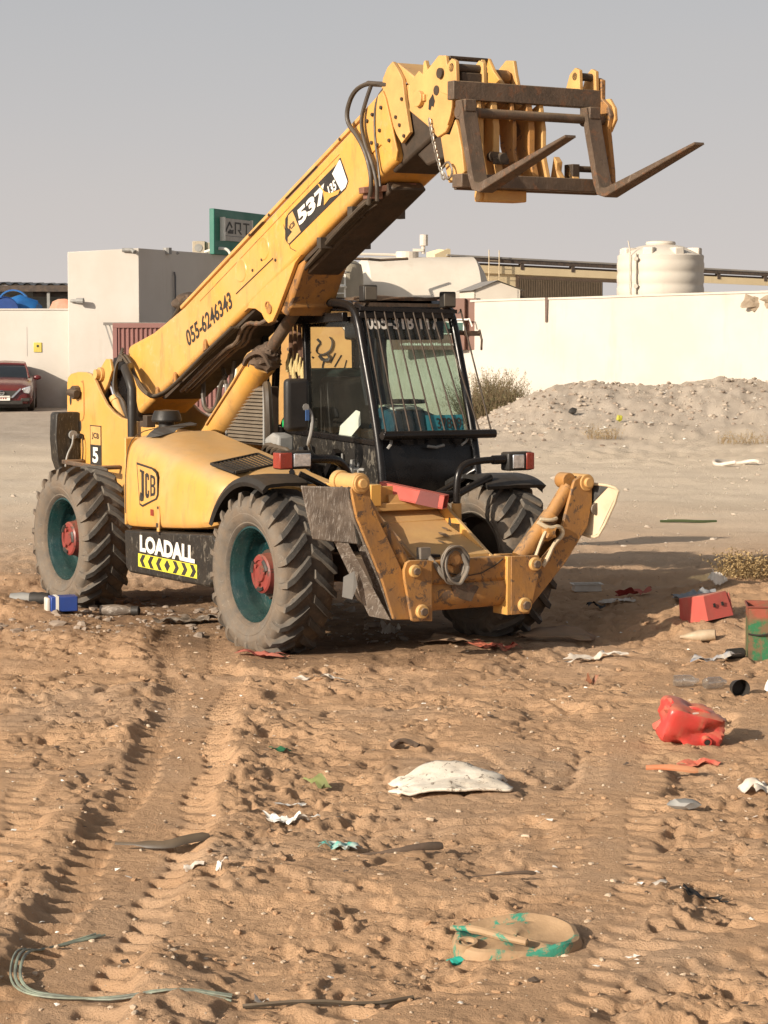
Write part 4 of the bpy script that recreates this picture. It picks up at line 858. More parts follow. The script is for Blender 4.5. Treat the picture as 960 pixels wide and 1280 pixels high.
# windscreen guard
gx = lambda z: 1.13+(2.5-z)*.325
b = B(); b.beam((gx(1.57)+.02,.13,1.565),(gx(1.57)+.02,1.15,1.555),.055,.055); b.cyl((gx(1.57)+.02,.12,1.56),(gx(1.57)+.02,1.15,1.555),.034,n=14); b.obj('guard_bar', 'black', TH, bevel=.004)
b = B()
for i in range(10):
    y = .14+.96*i/9; y2 = .14+.78*i/9+(.12 if i == 9 else .02)
    b.cyl((gx(1.57)+.02,y+.02,1.56),(gx(2.5),y2,2.52),.007,n=6)
b.obj('guard_rod', 'dark', TH, smooth=True)
b = B(); b.beam((gx(2.5),.12,2.52),(gx(2.5),1.0,2.50),.03,.03); b.beam((1.0,.16,2.55),(gx(2.5),.16,2.52),.025,.025); b.beam((1.0,.98,2.55),(gx(2.5),.98,2.50),.025,.025); b.beam((1.33,.16,1.55),(1.45,.16,1.56),.03,.03); b.beam((1.33,.98,1.55),(1.45,.98,1.56),.03,.03); b.obj('guard_mount', 'black', TH)
b = B(); b.tube([(1.36,.25,1.55),(1.43,.22,1.50),(1.42,.19,1.46)], .012, n=6, smooth=1).tube([(1.42,.55,1.47),(1.43,.62,1.46),(1.42,.70,1.475)], .012, n=6).tube([(1.38,.95,1.53),(1.43,.90,1.50),(1.42,.86,1.47)], .010, n=6, smooth=1); b.obj('wiper', 'grey_plastic', TH)
# work lamps on the roof
for y in (.20, .92):
    b = B(); b.box(1.08,1.16,y-.062,y+.062,2.575,2.70) if y < .5 else b.box(1.08,1.16,y-.05,y+.062,2.53,2.655)
    z0 = 2.575 if y < .5 else 2.53
    wl = b.obj('work_lamp', 'plastic', TH, bevel=.012)
    b = B(); b.box(1.158,1.166,y-.052,y+.052,z0+.012,z0+.112); b.obj('lamp_lens', 'lens_dark', wl, bevel=.004)
    b = B(); b.beam((1.05,y,2.52),(1.12,y,z0+.005),.03,.02); b.obj('lamp_bracket', 'dark', wl)
b = B(); b.tube([(1.05,.98,2.35),(1.08,1.15,2.33),(1.10,1.24,2.33)], .018, n=8).tube([(1.10,1.24,2.36),(1.12,1.25,2.28),(1.10,1.26,2.20)], .009, n=6).box(1.09,1.11,1.10,1.24,2.31,2.35); b.obj('far_mirror_arm', 'steel', TH)
# near mirror
b = B(); b.box(1.16,1.24,-.58,-.38,1.60,1.995); b.obj('mirror', 'plastic', TH, bevel=.035, seg=3)
b = B(); b.tube([(1.19,-.40,1.80),(1.24,-.36,1.72),(1.24,-.37,1.60),(1.2,-.38,1.50),(1.05,-.28,1.48),(.75,-.1,1.42),(.5,.1,1.35)], .014, n=8, smooth=2); b.cyl((1.245,-.42,1.78),(1.20,-.42,1.78),.028,n=8); b.obj('mirror_arm', 'grey_plastic', TH, smooth=True)
b = B(); b.box(1.242,1.25,-.425,-.395,1.68,1.76); b.obj('mirror_clip', mat('blue_tape', (.05,.12,.3)), TH)
# grey block and hoses beside the cab
b = B(); b.prism([(.24,1.40),(.22,1.50),(.34,1.55),(.46,1.53),(.46,1.40)], -.22, -.08); b.obj('grey_valve_block', 'grey_plastic', TH, bevel=.02)
b = B()
for k in range(4): b.tube([(.15+.05*k,-.15,1.2),(.25+.07*k,-.26,1.45-.02*k),(.48+.06*k,-.25,1.46),(.6+.06*k,-.18,1.2)], .02, n=7, smooth=2)
b.obj('valve_hose', 'rubber', TH, smooth=True)
# louvred cooler
b = B(); b.box(-.80,-.14,.0,.12,1.42,1.90); lv = b.obj('cooler', 'dark', TH, bevel=.01); mslat = mat('dusty_slat', (.13,.12,.10), (.09,.08,.07), rough=.6, dust=.3)
for i in range(15):
    z = 1.45+.03*i; b = B(); b.prism([(-.012-.01,z),(-.012-.02,z-.004),(0,z+.02),(.006,z+.02)], -.785, -.155, 'x'); b.obj('slat', mslat, lv)
b = B(); b.box(-.81,-.785,-.025,0,1.41,1.91).box(-.155,-.13,-.025,0,1.41,1.91); b.obj('cooler_frame', 'grey_plastic', lv)
b = B(); b.tube([(-.13,.0,1.92),(-.06,-.03,1.86),(-.03,-.04,1.7),(-.05,-.02,1.5),(-.1,0,1.4)], .035, n=8, smooth=2); b.obj('air_hose', 'rubber', TH, smooth=True)

# ---- headlights on arms
def headlamp(y0, y1, z0, z1, red_side, x=2.10):
    b = B(); b.box(x-.11,x,y0,y1,z0,z1); h = b.obj('headlight', 'plastic', TH, bevel=.016)
    w_ = y1-y0; lo, hi = (y0+w_*.42, y1-.012) if red_side < 0 else (y0+.04, y0+w_*.62)
    b = B(); b.box(x-.006,x+.006,lo,hi,z0+.018,z1-.018); b.obj('lens', 'lens', h, bevel=.006)
    b = B()
    if red_side < 0: b.box(x-.10,x+.007,y0-.004,y0+w_*.38,z0+.006,z1-.01)
    else: b.box(x-.10,x+.007,y1-w_*.30,y1+.004,z0+.006,z1-.006)
    b.obj('indicator_lens', 'lens_red', h, bevel=.008)
headlamp(-1.12, -.86, 1.375, 1.505, -1)
headlamp(.83, 1.06, 1.305, 1.445, 1)
b = B(); b.tube([(2.03,-.87,1.44),(2.02,-.70,1.44),(1.98,-.56,1.42),(1.93,-.46,1.32),(1.9,-.42,1.15)], .032, n=12, smooth=2); b.obj('lamp_arm', 'black', TH, smooth=True)
b = B(); b.tube([(2.05,.84,1.39),(2.05,.62,1.39),(2.06,.46,1.37),(2.07,.40,1.31),(2.07,.385,1.20),(2.07,.385,1.02)], .026, n=12, smooth=2); b.cyl((2.05,.72,1.39),(2.05,.84,1.39),.034,n=14); b.obj('lamp_arm', 'black', TH, smooth=True)
b = B(); b.cyl((2.07,.385,.85),(2.07,.385,1.08),.038,n=14); b.obj('arm_socket', 'yellow_pale', TH, smooth=True)

# ---- nose of the chassis
NP = [(1.45,.6),(1.45,1.12),(1.75,1.16),(1.98,1.12),(2.12,1.02),(2.60,.76),(2.66,.74),(2.66,.6)]
for y, m__ in ((-.33,'yellow_worn_shade'),(.30,'yellow')):
    b = B(); b.prism(NP, y, y+.03); b.obj('nose_plate', m__, TH, bevel=.005)
for y, s_ in ((.2985,0),(-.2985,1)):
    for cx, cz in ((2.11,.95),(2.40,.80)):
        b = B(); b.add([(cx+cos(t)*.018, y, cz+sin(t)*.032-.3*cos(t)*.018) for t in [i*pi/8 for i in range(16)]], [tuple(range(16))]); b.obj('slot', 'print', TH)
b = B(); b.prism([(1.9,1.03),(1.9,1.06),(2.12,.92),(2.62,.76),(2.62,.73),(2.1,.89)], -.30, .30); b.obj('nose_floor', 'yellow_pale', TH, bevel=.004)
b = B(); b.box(1.86,1.90,-.3,.3,.7,1.10).box(1.84,2.02,-.30,.30,1.04,1.10); b.obj('nose_crossplate', 'yellow_pale', TH, bevel=.008)
b = B(); b.box(1.93,1.97,-.30,-.1,1.06,1.22).box(1.9,2.03,-.33,-.24,1.08,1.24); b.obj('nose_bracket', 'yellow', TH, bevel=.006)
b = B(); b.prism([(1.92,1.07),(1.92,1.14),(2.0,1.16),(2.02,1.07)], -.16, .0); b.prism([(1.96,1.07),(1.96,1.12),(2.02,1.12),(2.02,1.07)], .08, .12); b.obj('tube_rest', 'yellow_pale', TH, bevel=.005)
# red square tube lying across the nose
rt = thing('square_tube', 'faded red square steel tube lying across the front of the yellow handler', 'tube', (0,0,0))
def Wm(x, y, z=0): return (-.88+.5255*x+.8508*y, 18.35-.8508*x+.5255*y, z-.015)
rt.location = Wm(2.06, .03, 1.15); rt.rotation_euler = (0, 0, radians(-58.3-52))
b = B(); T_ = .052
for dy in (0,):
    b.box(-T_,T_,-.27,.24,T_-.008,T_).box(-T_,T_,-.27,.24,-T_,-T_+.008).box(-T_,-T_+.008,-.27,.24,-T_+.008,T_-.008).box(T_-.008,T_,-.27,.24,-T_+.008,T_-.008)
q = b.obj('tube_wall', 'redtube', rt, bevel=.003); 
q.rotation_euler = (radians(-10), 0, radians(0)); 
b = B(); b.box(-T_+.009,T_-.009,.10,.11,-T_+.009,T_-.009); q3 = b.obj('tube_bore_shade', 'print', rt); q3.rotation_euler = (radians(-10), 0, 0)  # black end plate stands in for the shade inside the tube
b = B(); b.add([(T_+.0015,.03,-T_),(T_+.0015,.20,-T_),(T_+.0015,.20,T_),(T_+.0015,.05,T_)], [(0,1,2,3)]); q2 = b.obj('dark_red_patch', mat('dark_red_paint', (.16,.025,.02), rough=.5), rt, recalc=False); q2.rotation_euler = (radians(-10), 0, 0)
# front beam and clevis plates
FXB = 2.75
b = B(); b.lathe([(-.36,.0),(-.36,.115),(.40,.115),(.40,0)], (FXB-.07,0,.50), 'y', 32); b.obj('front_beam_tube', 'yellow_worn_shade', TH, smooth=True)
b = B(); b.prism([(FXB-.11,.57),(FXB-.06,.75),(FXB+.03,.75),(FXB+.035,.60),(FXB+.0,.56)], -.34, .38); b.box(FXB-.35,FXB-.1,-.33,.36,.50,.56)
b.obj('front_beam', 'yellow_worn_shade', TH, bevel=.008)
b = B(); b.box(FXB-.12,FXB+.06,.33,.36,.33,.75).box(FXB-.12,FXB+.06,-.335,-.305,.33,.75); b.obj('beam_rib', 'yellow', TH, bevel=.004)
b = B(); b.lathe([(-.36,.0),(-.36,.02),(-.355,.02)], (0,0,0), 'y', 4)
b = B(); b.add([(FXB+.0475,-.02+.10*cos(t)*(1+.25*sin(3*t)),.52+.075*sin(t)*(1+.3*cos(2*t+1))) for t in [i*pi/10 for i in range(20)]], [tuple(range(20))]); b.obj('bare_patch', 'steel', TH, recalc=False)
# clevises, legs, feet, cylinders  (s = -1 near side, +1 far side)
def X2(poly, x0, x1, name, m__, bev=.006, par=TH):
    b = B(); b.prism(poly, x0, x1, 'x'); return b.obj(name, m__, par, bevel=bev)
NCL = [(-.52,.75),(-.54,.70),(-.535,.64),(-.475,.345),(-.455,.335),(-.31,.335),(-.31,.75),(-.34,.76),(-.49,.765)]
FCL = [(.36,.75),(.36,.33),(.52,.33),(.545,.40),(.60,.60),(.625,.70),(.60,.745)]
for P_ in (NCL, FCL):
    X2(P_, FXB+.035, FXB+.065, 'clevis_plate', 'yellow_worn_shade' if P_ is FCL else 'yellow_worn_shade', .005); X2(P_, FXB-.16, FXB-.13, 'clevis_plate', 'yellow_worn_shade', .005)
LG = [(-.945,1.27),(-.92,1.345),(-.86,1.37),(-.80,1.34),(-.785,1.19),(-.72,1.05),(-.66,.94),(-.53,.69),(-.42,.40),(-.45,.345),(-.60,.355),(-.69,.62),(-.80,.86),(-.90,1.08)]
X2(LG, FXB-.00, FXB+.03, 'stabiliser_leg', 'yellow_worn_shade', .006)
X2([(a, z) for a, z in LG], FXB-.125, FXB-.095, 'stabiliser_leg', 'yellow_worn_shade', .006)
b = B(); L_ = [(-.945,1.20),(-.90,1.06),(-.80,.85),(-.69,.61),(-.60,.36)]
for (a0,z0),(a1,z1) in zip(L_, L_[1:]):
    b.add([(FXB-.12,a0,z0),(FXB+.0,a0,z0),(FXB+.0,a1,z1),(FXB-.12,a1,z1),(FXB-.12,a0+.02,z0),(FXB+.0,a0+.02,z0),(FXB+.0,a1+.02,z1),(FXB-.12,a1+.02,z1)], [(0,1,2,3),(4,5,6,7),(0,1,5,4),(3,2,6,7),(0,3,7,4),(1,2,6,5)])
b.add([(FXB-.16,-.97,.90),(FXB+.0,-.95,.90),(FXB+.0,-.61,.35),(FXB-.14,-.70,.37)], [(0,1,2,3)])
b.obj('leg_underside', 'scraped', TH)
b = B(); b.add([(FXB-.10,-.93,.66),(FXB-.07,-.86,.70),(FXB-.08,-.83,.60),(FXB-.10,-.86,.50),(FXB-.12,-.93,.52)], [(0,1,2,3,4)]); b.obj('hanging_flap', 'grey_plastic', TH, recalc=False)
RGL = [(.915,1.20),(.94,1.27),(1.0,1.30),(1.07,1.29),(1.10,1.23),(1.10,1.09),(1.06,.93),(.87,.68),(.57,.385),(.50,.345),(.46,.40),(.60,.66),(.81,.86)]
X2(RGL, FXB-.00, FXB+.03, 'stabiliser_leg', 'yellow_worn_shade', .006); X2(RGL, FXB-.125, FXB-.095, 'stabiliser_leg', 'yellow_worn_shade', .006)
b = B(); L_ = [(1.08,1.15),(1.05,.95),(.86,.70),(.57,.40)]
for (a0,z0),(a1,z1) in zip(L_, L_[1:]):
    b.add([(FXB-.12,a0,z0),(FXB+.0,a0,z0),(FXB+.0,a1,z1),(FXB-.12,a1,z1),(FXB-.12,a0-.02,z0+.01),(FXB+.0,a0-.02,z0+.01),(FXB+.0,a1-.02,z1+.01),(FXB-.12,a1-.02,z1+.01)], [(0,1,2,3),(4,5,6,7),(0,1,5,4),(3,2,6,7),(0,3,7,4),(1,2,6,5)])
b.obj('leg_underside', 'yellow_worn_shade', TH)
# stabiliser cylinders
b = B(); b.cyl((FXB-.04,.50,.72),(FXB-.04,.78,1.02),.062,n=20).cyl((FXB-.04,.78,1.02),(FXB-.04,.93,1.22),.05,n=16); b.obj('stabiliser_cylinder', 'yellow_worn_shade', TH, smooth=True)
b = B(); b.cyl((FXB-.04,-.47,.70),(FXB-.05,-.66,1.0),.06,n=20).cyl((FXB-.05,-.66,1.0),(FXB-.05,-.82,1.25),.035,n=14); b.obj('stabiliser_cylinder', 'yellow_worn_shade', TH, smooth=True)
b = B()
b.tube([(FXB+.02,.62,.98),(FXB+.06,.70,.93),(FXB+.05,.80,.95),(FXB+.04,.84,.88),(FXB+.05,.74,.82),(FXB+.04,.70,.72),(FXB+.03,.66,.66)], .016, n=7, smooth=2)
b.tube([(FXB+.02,.64,1.0),(FXB+.05,.72,.99),(FXB+.03,.78,1.0)], .014, n=7, smooth=1).tube([(FXB+.03,.60,.74),(FXB+.06,.63,.86),(FXB+.04,.69,.93)], .012, n=6, smooth=1)
b.obj('stabiliser_hose', 'cream', TH, smooth=True)
b = B(); b.blob((FXB+.03,.71,.90), .05, .3, 4, 2, (1,1.3,1.2)); b.obj('hose_joint', 'yellow_worn_shade', TH, smooth=True)
def bolt(y, z, r=.042, x=FXB+.03):
    b = B(); b.cyl((x,y,z),(x+.035,y,z),r,n=20); o = b.obj('pivot_bolt', 'yellow_pale', TH, bevel=.008)
    b = B(); b.cyl((x+.035,y,z),(x+.055,y,z),r*.62,n=6); b.obj('nut', 'steel', o, bevel=.004)
bolt(-.46,.69,.045,FXB+.06); bolt(-.40,.405,.05,FXB+.06); bolt(.56,.685,.05,FXB+.06); bolt(.47,.395,.055,FXB+.06)
b = B(); b.cyl((FXB-.20,-.89,1.315),(FXB+.05,-.87,1.31),.062,n=24).cyl((FXB-.24,-.89,1.315),(FXB-.18,-.89,1.315),.075,n=24).cyl((FXB-.03,-.875,1.31),(FXB+.04,-.87,1.31),.072,n=24).cyl((FXB+.04,-.87,1.31),(FXB+.075,-.87,1.31),.035,n=12)
b.obj('leg_boss', 'yellow_pale', TH, bevel=.006)
b = B(); b.cyl((FXB-.04,.95,1.26),(FXB-.06,.95,1.26),.055,n=20).cyl((FXB-.13,.93,1.265),(FXB-.02,.93,1.265),.058,n=20); b.obj('leg_boss', 'yellow_worn_shade', TH, bevel=.006)
b = B(); b.cyl((FXB-.14,1.05,1.25),(FXB+.04,1.05,1.25),.062,n=22).cyl((FXB+.04,1.05,1.25),(FXB+.07,1.05,1.25),.038,n=14); b.obj('leg_boss', 'yellow_pale', TH, bevel=.006)
# feet
q = [(FXB-.02,-.925,1.285),(FXB-.06,-.83,.885),(FXB-.20,-1.12,.925),(FXB-.16,-1.235,1.30)]
nv = (Vector(q[1])-Vector(q[0])).cross(Vector(q[3])-Vector(q[0])).normalized()*-.018
b = B(); b.add([Vector(p) for p in q]+[Vector(p)+nv for p in q], [(0,1,2,3),(7,6,5,4),(0,4,5,1),(1,5,6,2),(2,6,7,3),(3,7,4,0)]); b.obj('stabiliser_foot', 'scraped', TH, bevel=.012)
b = B(); b.tube([(FXB-.0,-.93,1.29),(FXB-.02,-.91,1.2),(FXB-.05,-.83,.89)], .02, n=8, smooth=1); b.obj('foot_edge', 'black_worn', TH, smooth=True)
def footp(y_, z_, o_=0): return (FXB-.10+(y_-1.05)*.95+o_, y_-(y_-1.05)*.42, z_)
q = [(1.13,1.235),(1.30,1.225),(1.335,1.215),(1.345,1.18),(1.21,.875),(1.18,.85),(1.10,.865),(1.05,.885),(1.12,1.08)]
b = B(); b.add([footp(*p) for p in q]+[footp(*p, -.03) for p in q], [tuple(range(9)), tuple(range(17,8,-1))]+[(i,i+9,(i+1)%9+9,(i+1)%9) for i in range(9)]); b.obj('stabiliser_foot', 'cream', TH, bevel=.006)
b = B(); b.add([footp(*p, .012) for p in [(1.10,1.235),(1.27,1.225),(1.16,1.10),(1.11,1.0),(1.06,.9),(1.07,1.1)]], [tuple(range(6))]); b.obj('foot_bracket', 'black_worn', TH)
b = B(); b.tube([footp(*p, .008) for p in [(1.14,1.24),(1.31,1.225),(1.35,1.18),(1.215,.865),(1.17,.845),(1.06,.875)]], .011, n=8, smooth=1); b.obj('foot_rim', 'cream', TH, smooth=True)
b = B(); b.cyl((FXB-.05,1.13,1.055),(FXB+.03,1.13,1.055),.034,n=18).cyl((FXB+.03,1.13,1.055),(FXB+.045,1.13,1.055),.045,n=18); b.obj('foot_bolt', 'scraped', TH, bevel=.005)
seam([(FXB+.037,-.20,.665),(FXB+.037,-.02,.625),(FXB+.037,.12,.64),(FXB+.037,.24,.69),(FXB+.037,.31,.735)], r=.005, m='dark')
b = B(); b.box(2.50,2.66,-.26,-.14,.757,.775); b.obj('floor_hole_shade', 'print', TH)  # black patch laid on the floor to paint the darkness of a hole
b = B(); b.prism([(2.02,.955),(2.02,.985),(2.06,.965),(2.06,.935)], -.29, .29); b.obj('floor_rib', 'yellow_pale', TH, bevel=.004)
for (x_, y_, r_) in ((2.3,.12,.03),(2.2,.2,.02),(2.42,.02,.018)):
    b = B(); zf = .905-(x_-2.12)*.32; b.add([(x_+cos(t)*r_*1.4*(1+.3*sin(2*t)), y_+sin(t)*r_, zf+.032-.32*cos(t)*r_*1.4*(1+.3*sin(2*t))) for t in [i*pi/7 for i in range(14)]], [tuple(range(14))]); b.obj('bare_patch', 'steel', TH, recalc=False)
# hanging hose coil on the nose
b = B(); c0 = Vector((FXB+.07,-.135,.73))
for k, (r1, r2, tilt) in enumerate(((.095,.115,0),(.105,.13,.02),(.085,.12,-.02))):
    b.tube([c0+Vector((.015*k+tilt*sin(t)+.02*mn.noise(Vector((t,k,1))), cos(t)*r1*(1+.25*mn.noise(Vector((cos(t)*1.3,sin(t)*1.3,k*2.)))), sin(t)*r2*(1+.25*mn.noise(Vector((cos(t),sin(t),k+9.))))-.012*k)) for t in [i*2*pi/16 for i in range(17)]], .017, n=7, smooth=1, flat=.6)
b.tube([(FXB-.05,-.30,.80),(FXB+.03,-.26,.72),(FXB+.07,-.20,.62),(FXB+.08,-.10,.595),(FXB+.07,-.03,.64)], .022, n=8, smooth=2); b.box(FXB-.06,FXB+.0,-.36,-.28,.76,.84)
b.obj('hose_coil', mat('grey_rubber', (.10,.095,.085), (.16,.14,.12), rough=.7, dust=.4), TH, smooth=True)
b = B(); b.cyl((FXB+.02,-.13,.76),(FXB+.09,-.13,.755),.05,n=18); b.box(FXB+.06,FXB+.085,-.20,-.06,.72,.82); b.obj('coil_hook', 'yellow_worn_shade', TH, bevel=.01)
# things low under the nose
b = B(); b.box(1.7,2.6,-.28,.28,.42,.60); b.box(1.9,2.5,-.60,-.3,.55,.75); b.cyl((2.3,-.5,.5),(2.3,.5,.5),.05); b.tube([(2.2,-.5,.7),(2.25,-.62,.5),(2.3,-.5,.38),(2.4,-.3,.4)], .02, n=6, smooth=2); b.obj('steering_gear', 'dark', TH, bevel=.01)
# ================================================================== BACKGROUND
def wallmat(name, c1, c2, stain=(.35,.27,.18), k_=.25):
    k = N(name); c = k.mix(k.ramp(k.noise(.5, 8, .6), .4, .6), c1, c2)
    c = k.mix(k.math('MULTIPLY', k.ramp(k.noise(1.2, 8, .7, stretch=(1.5, 1.5, .25)), .55, .75), k_), c, stain)
    c = k.mix(k.math('MULTIPLY', k.ramp(k.wz(), .0, 1.0, .45, 0), k.ramp(k.noise(2, 7, .7), .35, .6)), c, stain)
    k.l(c, k.b.inputs['Base Color']); k.b.inputs['Roughness'].default_value = .85; k.bump(k.noise(12, 7, .7), .25); return k.m
M['wall'] = wallmat('cream_plaster', (.555,.515,.455), (.515,.47,.405), k_=.35)
M['wall2'] = wallmat('pale_plaster', (.565,.53,.48), (.525,.485,.43), k_=.25)
M['shed_yellow'] = wallmat('pale_yellow_cladding', (.66,.54,.34), (.62,.50,.31))
M['tank'] = wallmat('white_tank_skin', (.64,.585,.50), (.58,.52,.44))
M['rusted'] = mat('rusty_dark_roof', (.05,.04,.035), (.10,.07,.05), rough=.8)
M['corrug'] = mat('grey_corrugated', (.22,.21,.20), (.32,.29,.25), rough=.5, nscale=.8)
M['container'] = mat('red_container', (.24,.11,.10), (.21,.095,.085), rough=.6, nscale=.8, dust=.2)
M['greensign'] = mat('green_sign', (.005,.12,.085), (.01,.15,.10), rough=.5, nscale=.5)
M['brownsign'] = mat('brown_sign', (.15,.075,.055), (.18,.09,.065), rough=.6, nscale=.8)
M['grey_wall'] = M['wall2']
M['pvc'] = mat('grey_pipe', (.12,.12,.13), rough=.5)
def wobj(b, name, m, parent=None, **k): return b.obj(name, m, parent, **k)
# perimeter wall, left and right runs
lw = thing('boundary_wall', 'long cream wall on the left behind the red car, carrying a small yellow plate', 'wall', (-14, 71, 0))
b = B(); b.box(-6,4.4,0,.25,-.3,3.02).box(-6,4.25,-.03,.28,3.02,3.07)
wobj(b, 'wall_body', 'wall2', lw, bevel=.01)
b = B(); b.box(2.91,2.92,-.006,.0,1.6,2.5).box(-.5,-.47,-.012,.0,.6,2.9); wobj(b, 'wall_crack', 'grey_plastic', lw)
b = B(); b.box(3.12,3.37,-.03,0,1.72,2.02); ys = wobj(b, 'yellow_plate', mat('yellow_plate', (.62,.50,.10), rough=.5), lw, bevel=.01)
b = B(); b.cyl((3.25,-.036,1.91),(3.25,-.031,1.91),.04,n=12); wobj(b, 'plate_mark', 'print', ys)
rw = thing('boundary_wall', 'cream plastered wall on the right beyond the rubble bank, top right corner broken', 'wall', (0,0,0))
def rwp(t, z, off=0):   # along the right wall
    x = -3.5 + t*(13.5+3.5); y = 62.5 - t*(11.5); return (x, y+off, z)
b = B(); tops = []
nseg = 40
for i in range(nseg+1):
    t = i/nseg; z = 3.02 + .40*t
    if t > .915: z -= .0
    tops.append(z + .012*mn.noise(Vector((t*9,0,0))))
secs = []
for i in range(nseg+1):
    t = i/nseg; x, y, _ = rwp(t, 0)
    secs.append([(x, y, -.3), (x, y, tops[i]-.05), (x-.01, y-.03, tops[i]-.05), (x-.01, y-.03, tops[i]), (x+.1, y+.28, tops[i]), (x+.1, y+.25, -.3), (x, y, -.3)])
b.loft(secs, cap=False); wobj(b, 'wall_body', 'wall', rw)
def onwall(px): return None
b = B(); cx, cy, _ = rwp(.72, 0); 
b.blob((cx, cy-.05, 3.02), .22, .5, 3, 2, (1.3,.25,.75)); b.blob((cx+.5, cy-.35, 3.1), .3, .5, 6, 2, (1.2,.25,.7)); wobj(b, 'broken_plaster', mat('bare_block', (.36,.29,.21), (.26,.2,.14), rough=.95), rw)
b = B(); x_, y_, _ = rwp(.443,0)
b.add([(x_,y_-.045,3.2),(x_+.07,y_-.09,3.2),(x_+.05,y_-.09,2.6),(x_+.01,y_-.05,2.58)], [(0,1,2,3)]); wobj(b, 'rust_streak', mat('rust_streak', (.12,.07,.05)), rw, recalc=False)
# the tall block
bl = thing('block_building', 'windowless cream block with grey shaded flank, rising over the boundary wall', 'building', (-9.75, 70.6, 0), 0)
b = B(); b.add([(0,0,-.3),(2.2,0,-.3),(7.7,15.0,-.3),(5.5,15,-.3),(0,0,4.80),(2.2,0,4.92),(7.7,15.0,4.95),(5.5,15,4.95)], [(0,3,2,1),(4,5,6,7),(0,1,5,4),(1,2,6,5),(2,3,7,6),(3,0,4,7)]); wobj(b, 'wall_body', 'wall2', bl, bevel=.02)
b = B(); b.tube([(1.7,-.05,4.86),(2.0,-.1,4.86),(2.1,-.25,4.78)], .06, n=8); b.cyl((2.9,1.9,4.80),(2.9,1.9,5.0),.14,n=10); b.blob((2.9,2.6,4.85),.2,.2,1,2,(1.4,1,.5)); wobj(b, 'roof_fitting', 'grey_plastic', bl)
b = B(); b.tube([(.1,-.05,3.30),(.35,-.15,3.30),(.45,-.2,3.32)], .05, n=8).cyl((.3,-.2,3.3),(.52,-.25,3.3),.09,n=10); wobj(b, 'security_camera', 'grey_plastic', bl)
b = B(); px_, py_ = 2.2+.86, 2.33; b.tube([(px_+.02,py_-.05,4.25),(px_+.05,py_-.05,4.1),(px_+.05,py_-.05,0)], .03, n=8); wobj(b, 'drain_pipe', 'pvc', bl)
b = B(); b.cyl((4.77,6.9,3.45),(4.83,6.85,3.45),.15,n=14).cyl((4.7,6.9,3.55),(4.76,6.85,3.62),.06,n=8); wobj(b, 'wall_bell', mat('faded_red', (.25,.13,.12)), bl)
ac = thing('rooftop_unit', 'beige air conditioner on the block roof, left of the green sign', 'air conditioner', (-6.35, 76.0, 4.93))
b = B(); b.box(0,.42,0,.9,0,.42).box(.42,.95,.1,.9,.0,.38); wobj(b, 'unit_case', mat('beige_metal', (.42,.36,.27), rough=.6), ac, bevel=.02)
b = B(); b.cyl((.2,-.02,.2),(.2,.0,.2),.13,n=16); wobj(b, 'fan_grille', 'grey_plastic', ac)
b = B(); b.tube([(.4,-.1,.05),(.9,-.1,.2),(1.25,-.1,.12),(1.3,-.1,-.3),(1.22,-.1,-1.0)], .05, n=7, smooth=2); wobj(b, 'white_pipe', 'paper', ac, smooth=True)
# green sign standing on the roof
gs = thing('green_signboard', 'green rooftop signboard with grey lettered panel reading ART, partly behind the boom', 'sign', (-5.70, 75.6, 4.90), math.atan2(15, 5.5))
# local x runs along the receding flank
b = B(); b.box(0,4.4,-.12,.06,0,1.50); wobj(b, 'sign_case', 'greensign', gs, bevel=.02)
b = B(); b.box(.50,2.95,-.17,-.12,.48,1.22); sp_ = wobj(b, 'sign_panel', mat('grey_panel', (.42,.40,.36), rough=.6), gs)
b = B(); b.box(.46,.50,-.30,-.12,.46,1.24).box(2.95,2.98,-.22,-.12,.46,1.24); wobj(b, 'panel_edge', 'paper', gs)
b = B(); b.box(.52,2.93,-.175,-.170,.63,.65); wobj(b, 'panel_line', 'pvc', gs)
O_ = (.70,-.175,.72)
def gl(poly): flat(poly, 'print', gs, O_, (2.2,0,0), (0,0,.40), 'lettering', .004)
gl([(0,.1),(.17,1),(.21,1),(.30,.55),(.26,.45),(.19,.80),(.06,.1)]); gl([(.12,.0),(.32,.0),(.34,.35),(.24,.30),(.20,.40),(.17,.25),(.12,.2)])
gl([(.38,0),(.38,1),(.43,1),(.43,0)]); gl([(.43,1),(.62,1),(.62,.45),(.57,.45),(.57,.85),(.43,.85)]); gl([(.48,.35),(.62,.45),(.62,.35),(.56,.32),(.66,0),(.60,0),(.50,.30)])
gl([(.70,1),(.94,1),(.94,.85),(.70,.85)]); gl([(.80,.85),(.85,.85),(.85,0),(.80,0)])
# red shipping container standing before the block, with a bracketed ledge
cn = thing('shipping_container', 'faded red corrugated container standing against the cream wall behind the boom', 'container', (-7.80, 66.0, 0), radians(0))
b = B(); ys_ = []
n_ = 46; Lc = 6.06
secs = []
for i in range(n_*4+1):
    x = Lc*i/(n_*4); ph = i % 4; y = 0 if ph in (0, 1) else .045
    secs.append([(x, y, .18), (x, y, 2.45)])
b.loft(secs, cap=False); b.box(0,Lc,.06,2.4,.16,2.50); wobj(b, 'corrugated_wall', 'container', cn)
b = B(); b.box(-.03,.10,-.02,.12,0,2.59).box(Lc-.1,Lc+.03,-.02,.12,0,2.59).box(-.03,Lc+.03,-.03,.10,2.46,2.60).box(-.03,Lc+.03,-.03,.10,0,.18).box(-.02,Lc,.1,2.42,2.50,2.55); wobj(b, 'container_frame', 'container', cn, bevel=.01)
lettering('OCEAN', 'paper', cn, (1.3,-.004,.75), (3.4,0,0), (0,0,.75), .01)
lg_ = thing('ledge_bracket', 'grey steel ledge and diagonal bracket at the left end of the red container', 'bracket', (-8.12, 66.2, 2.40))
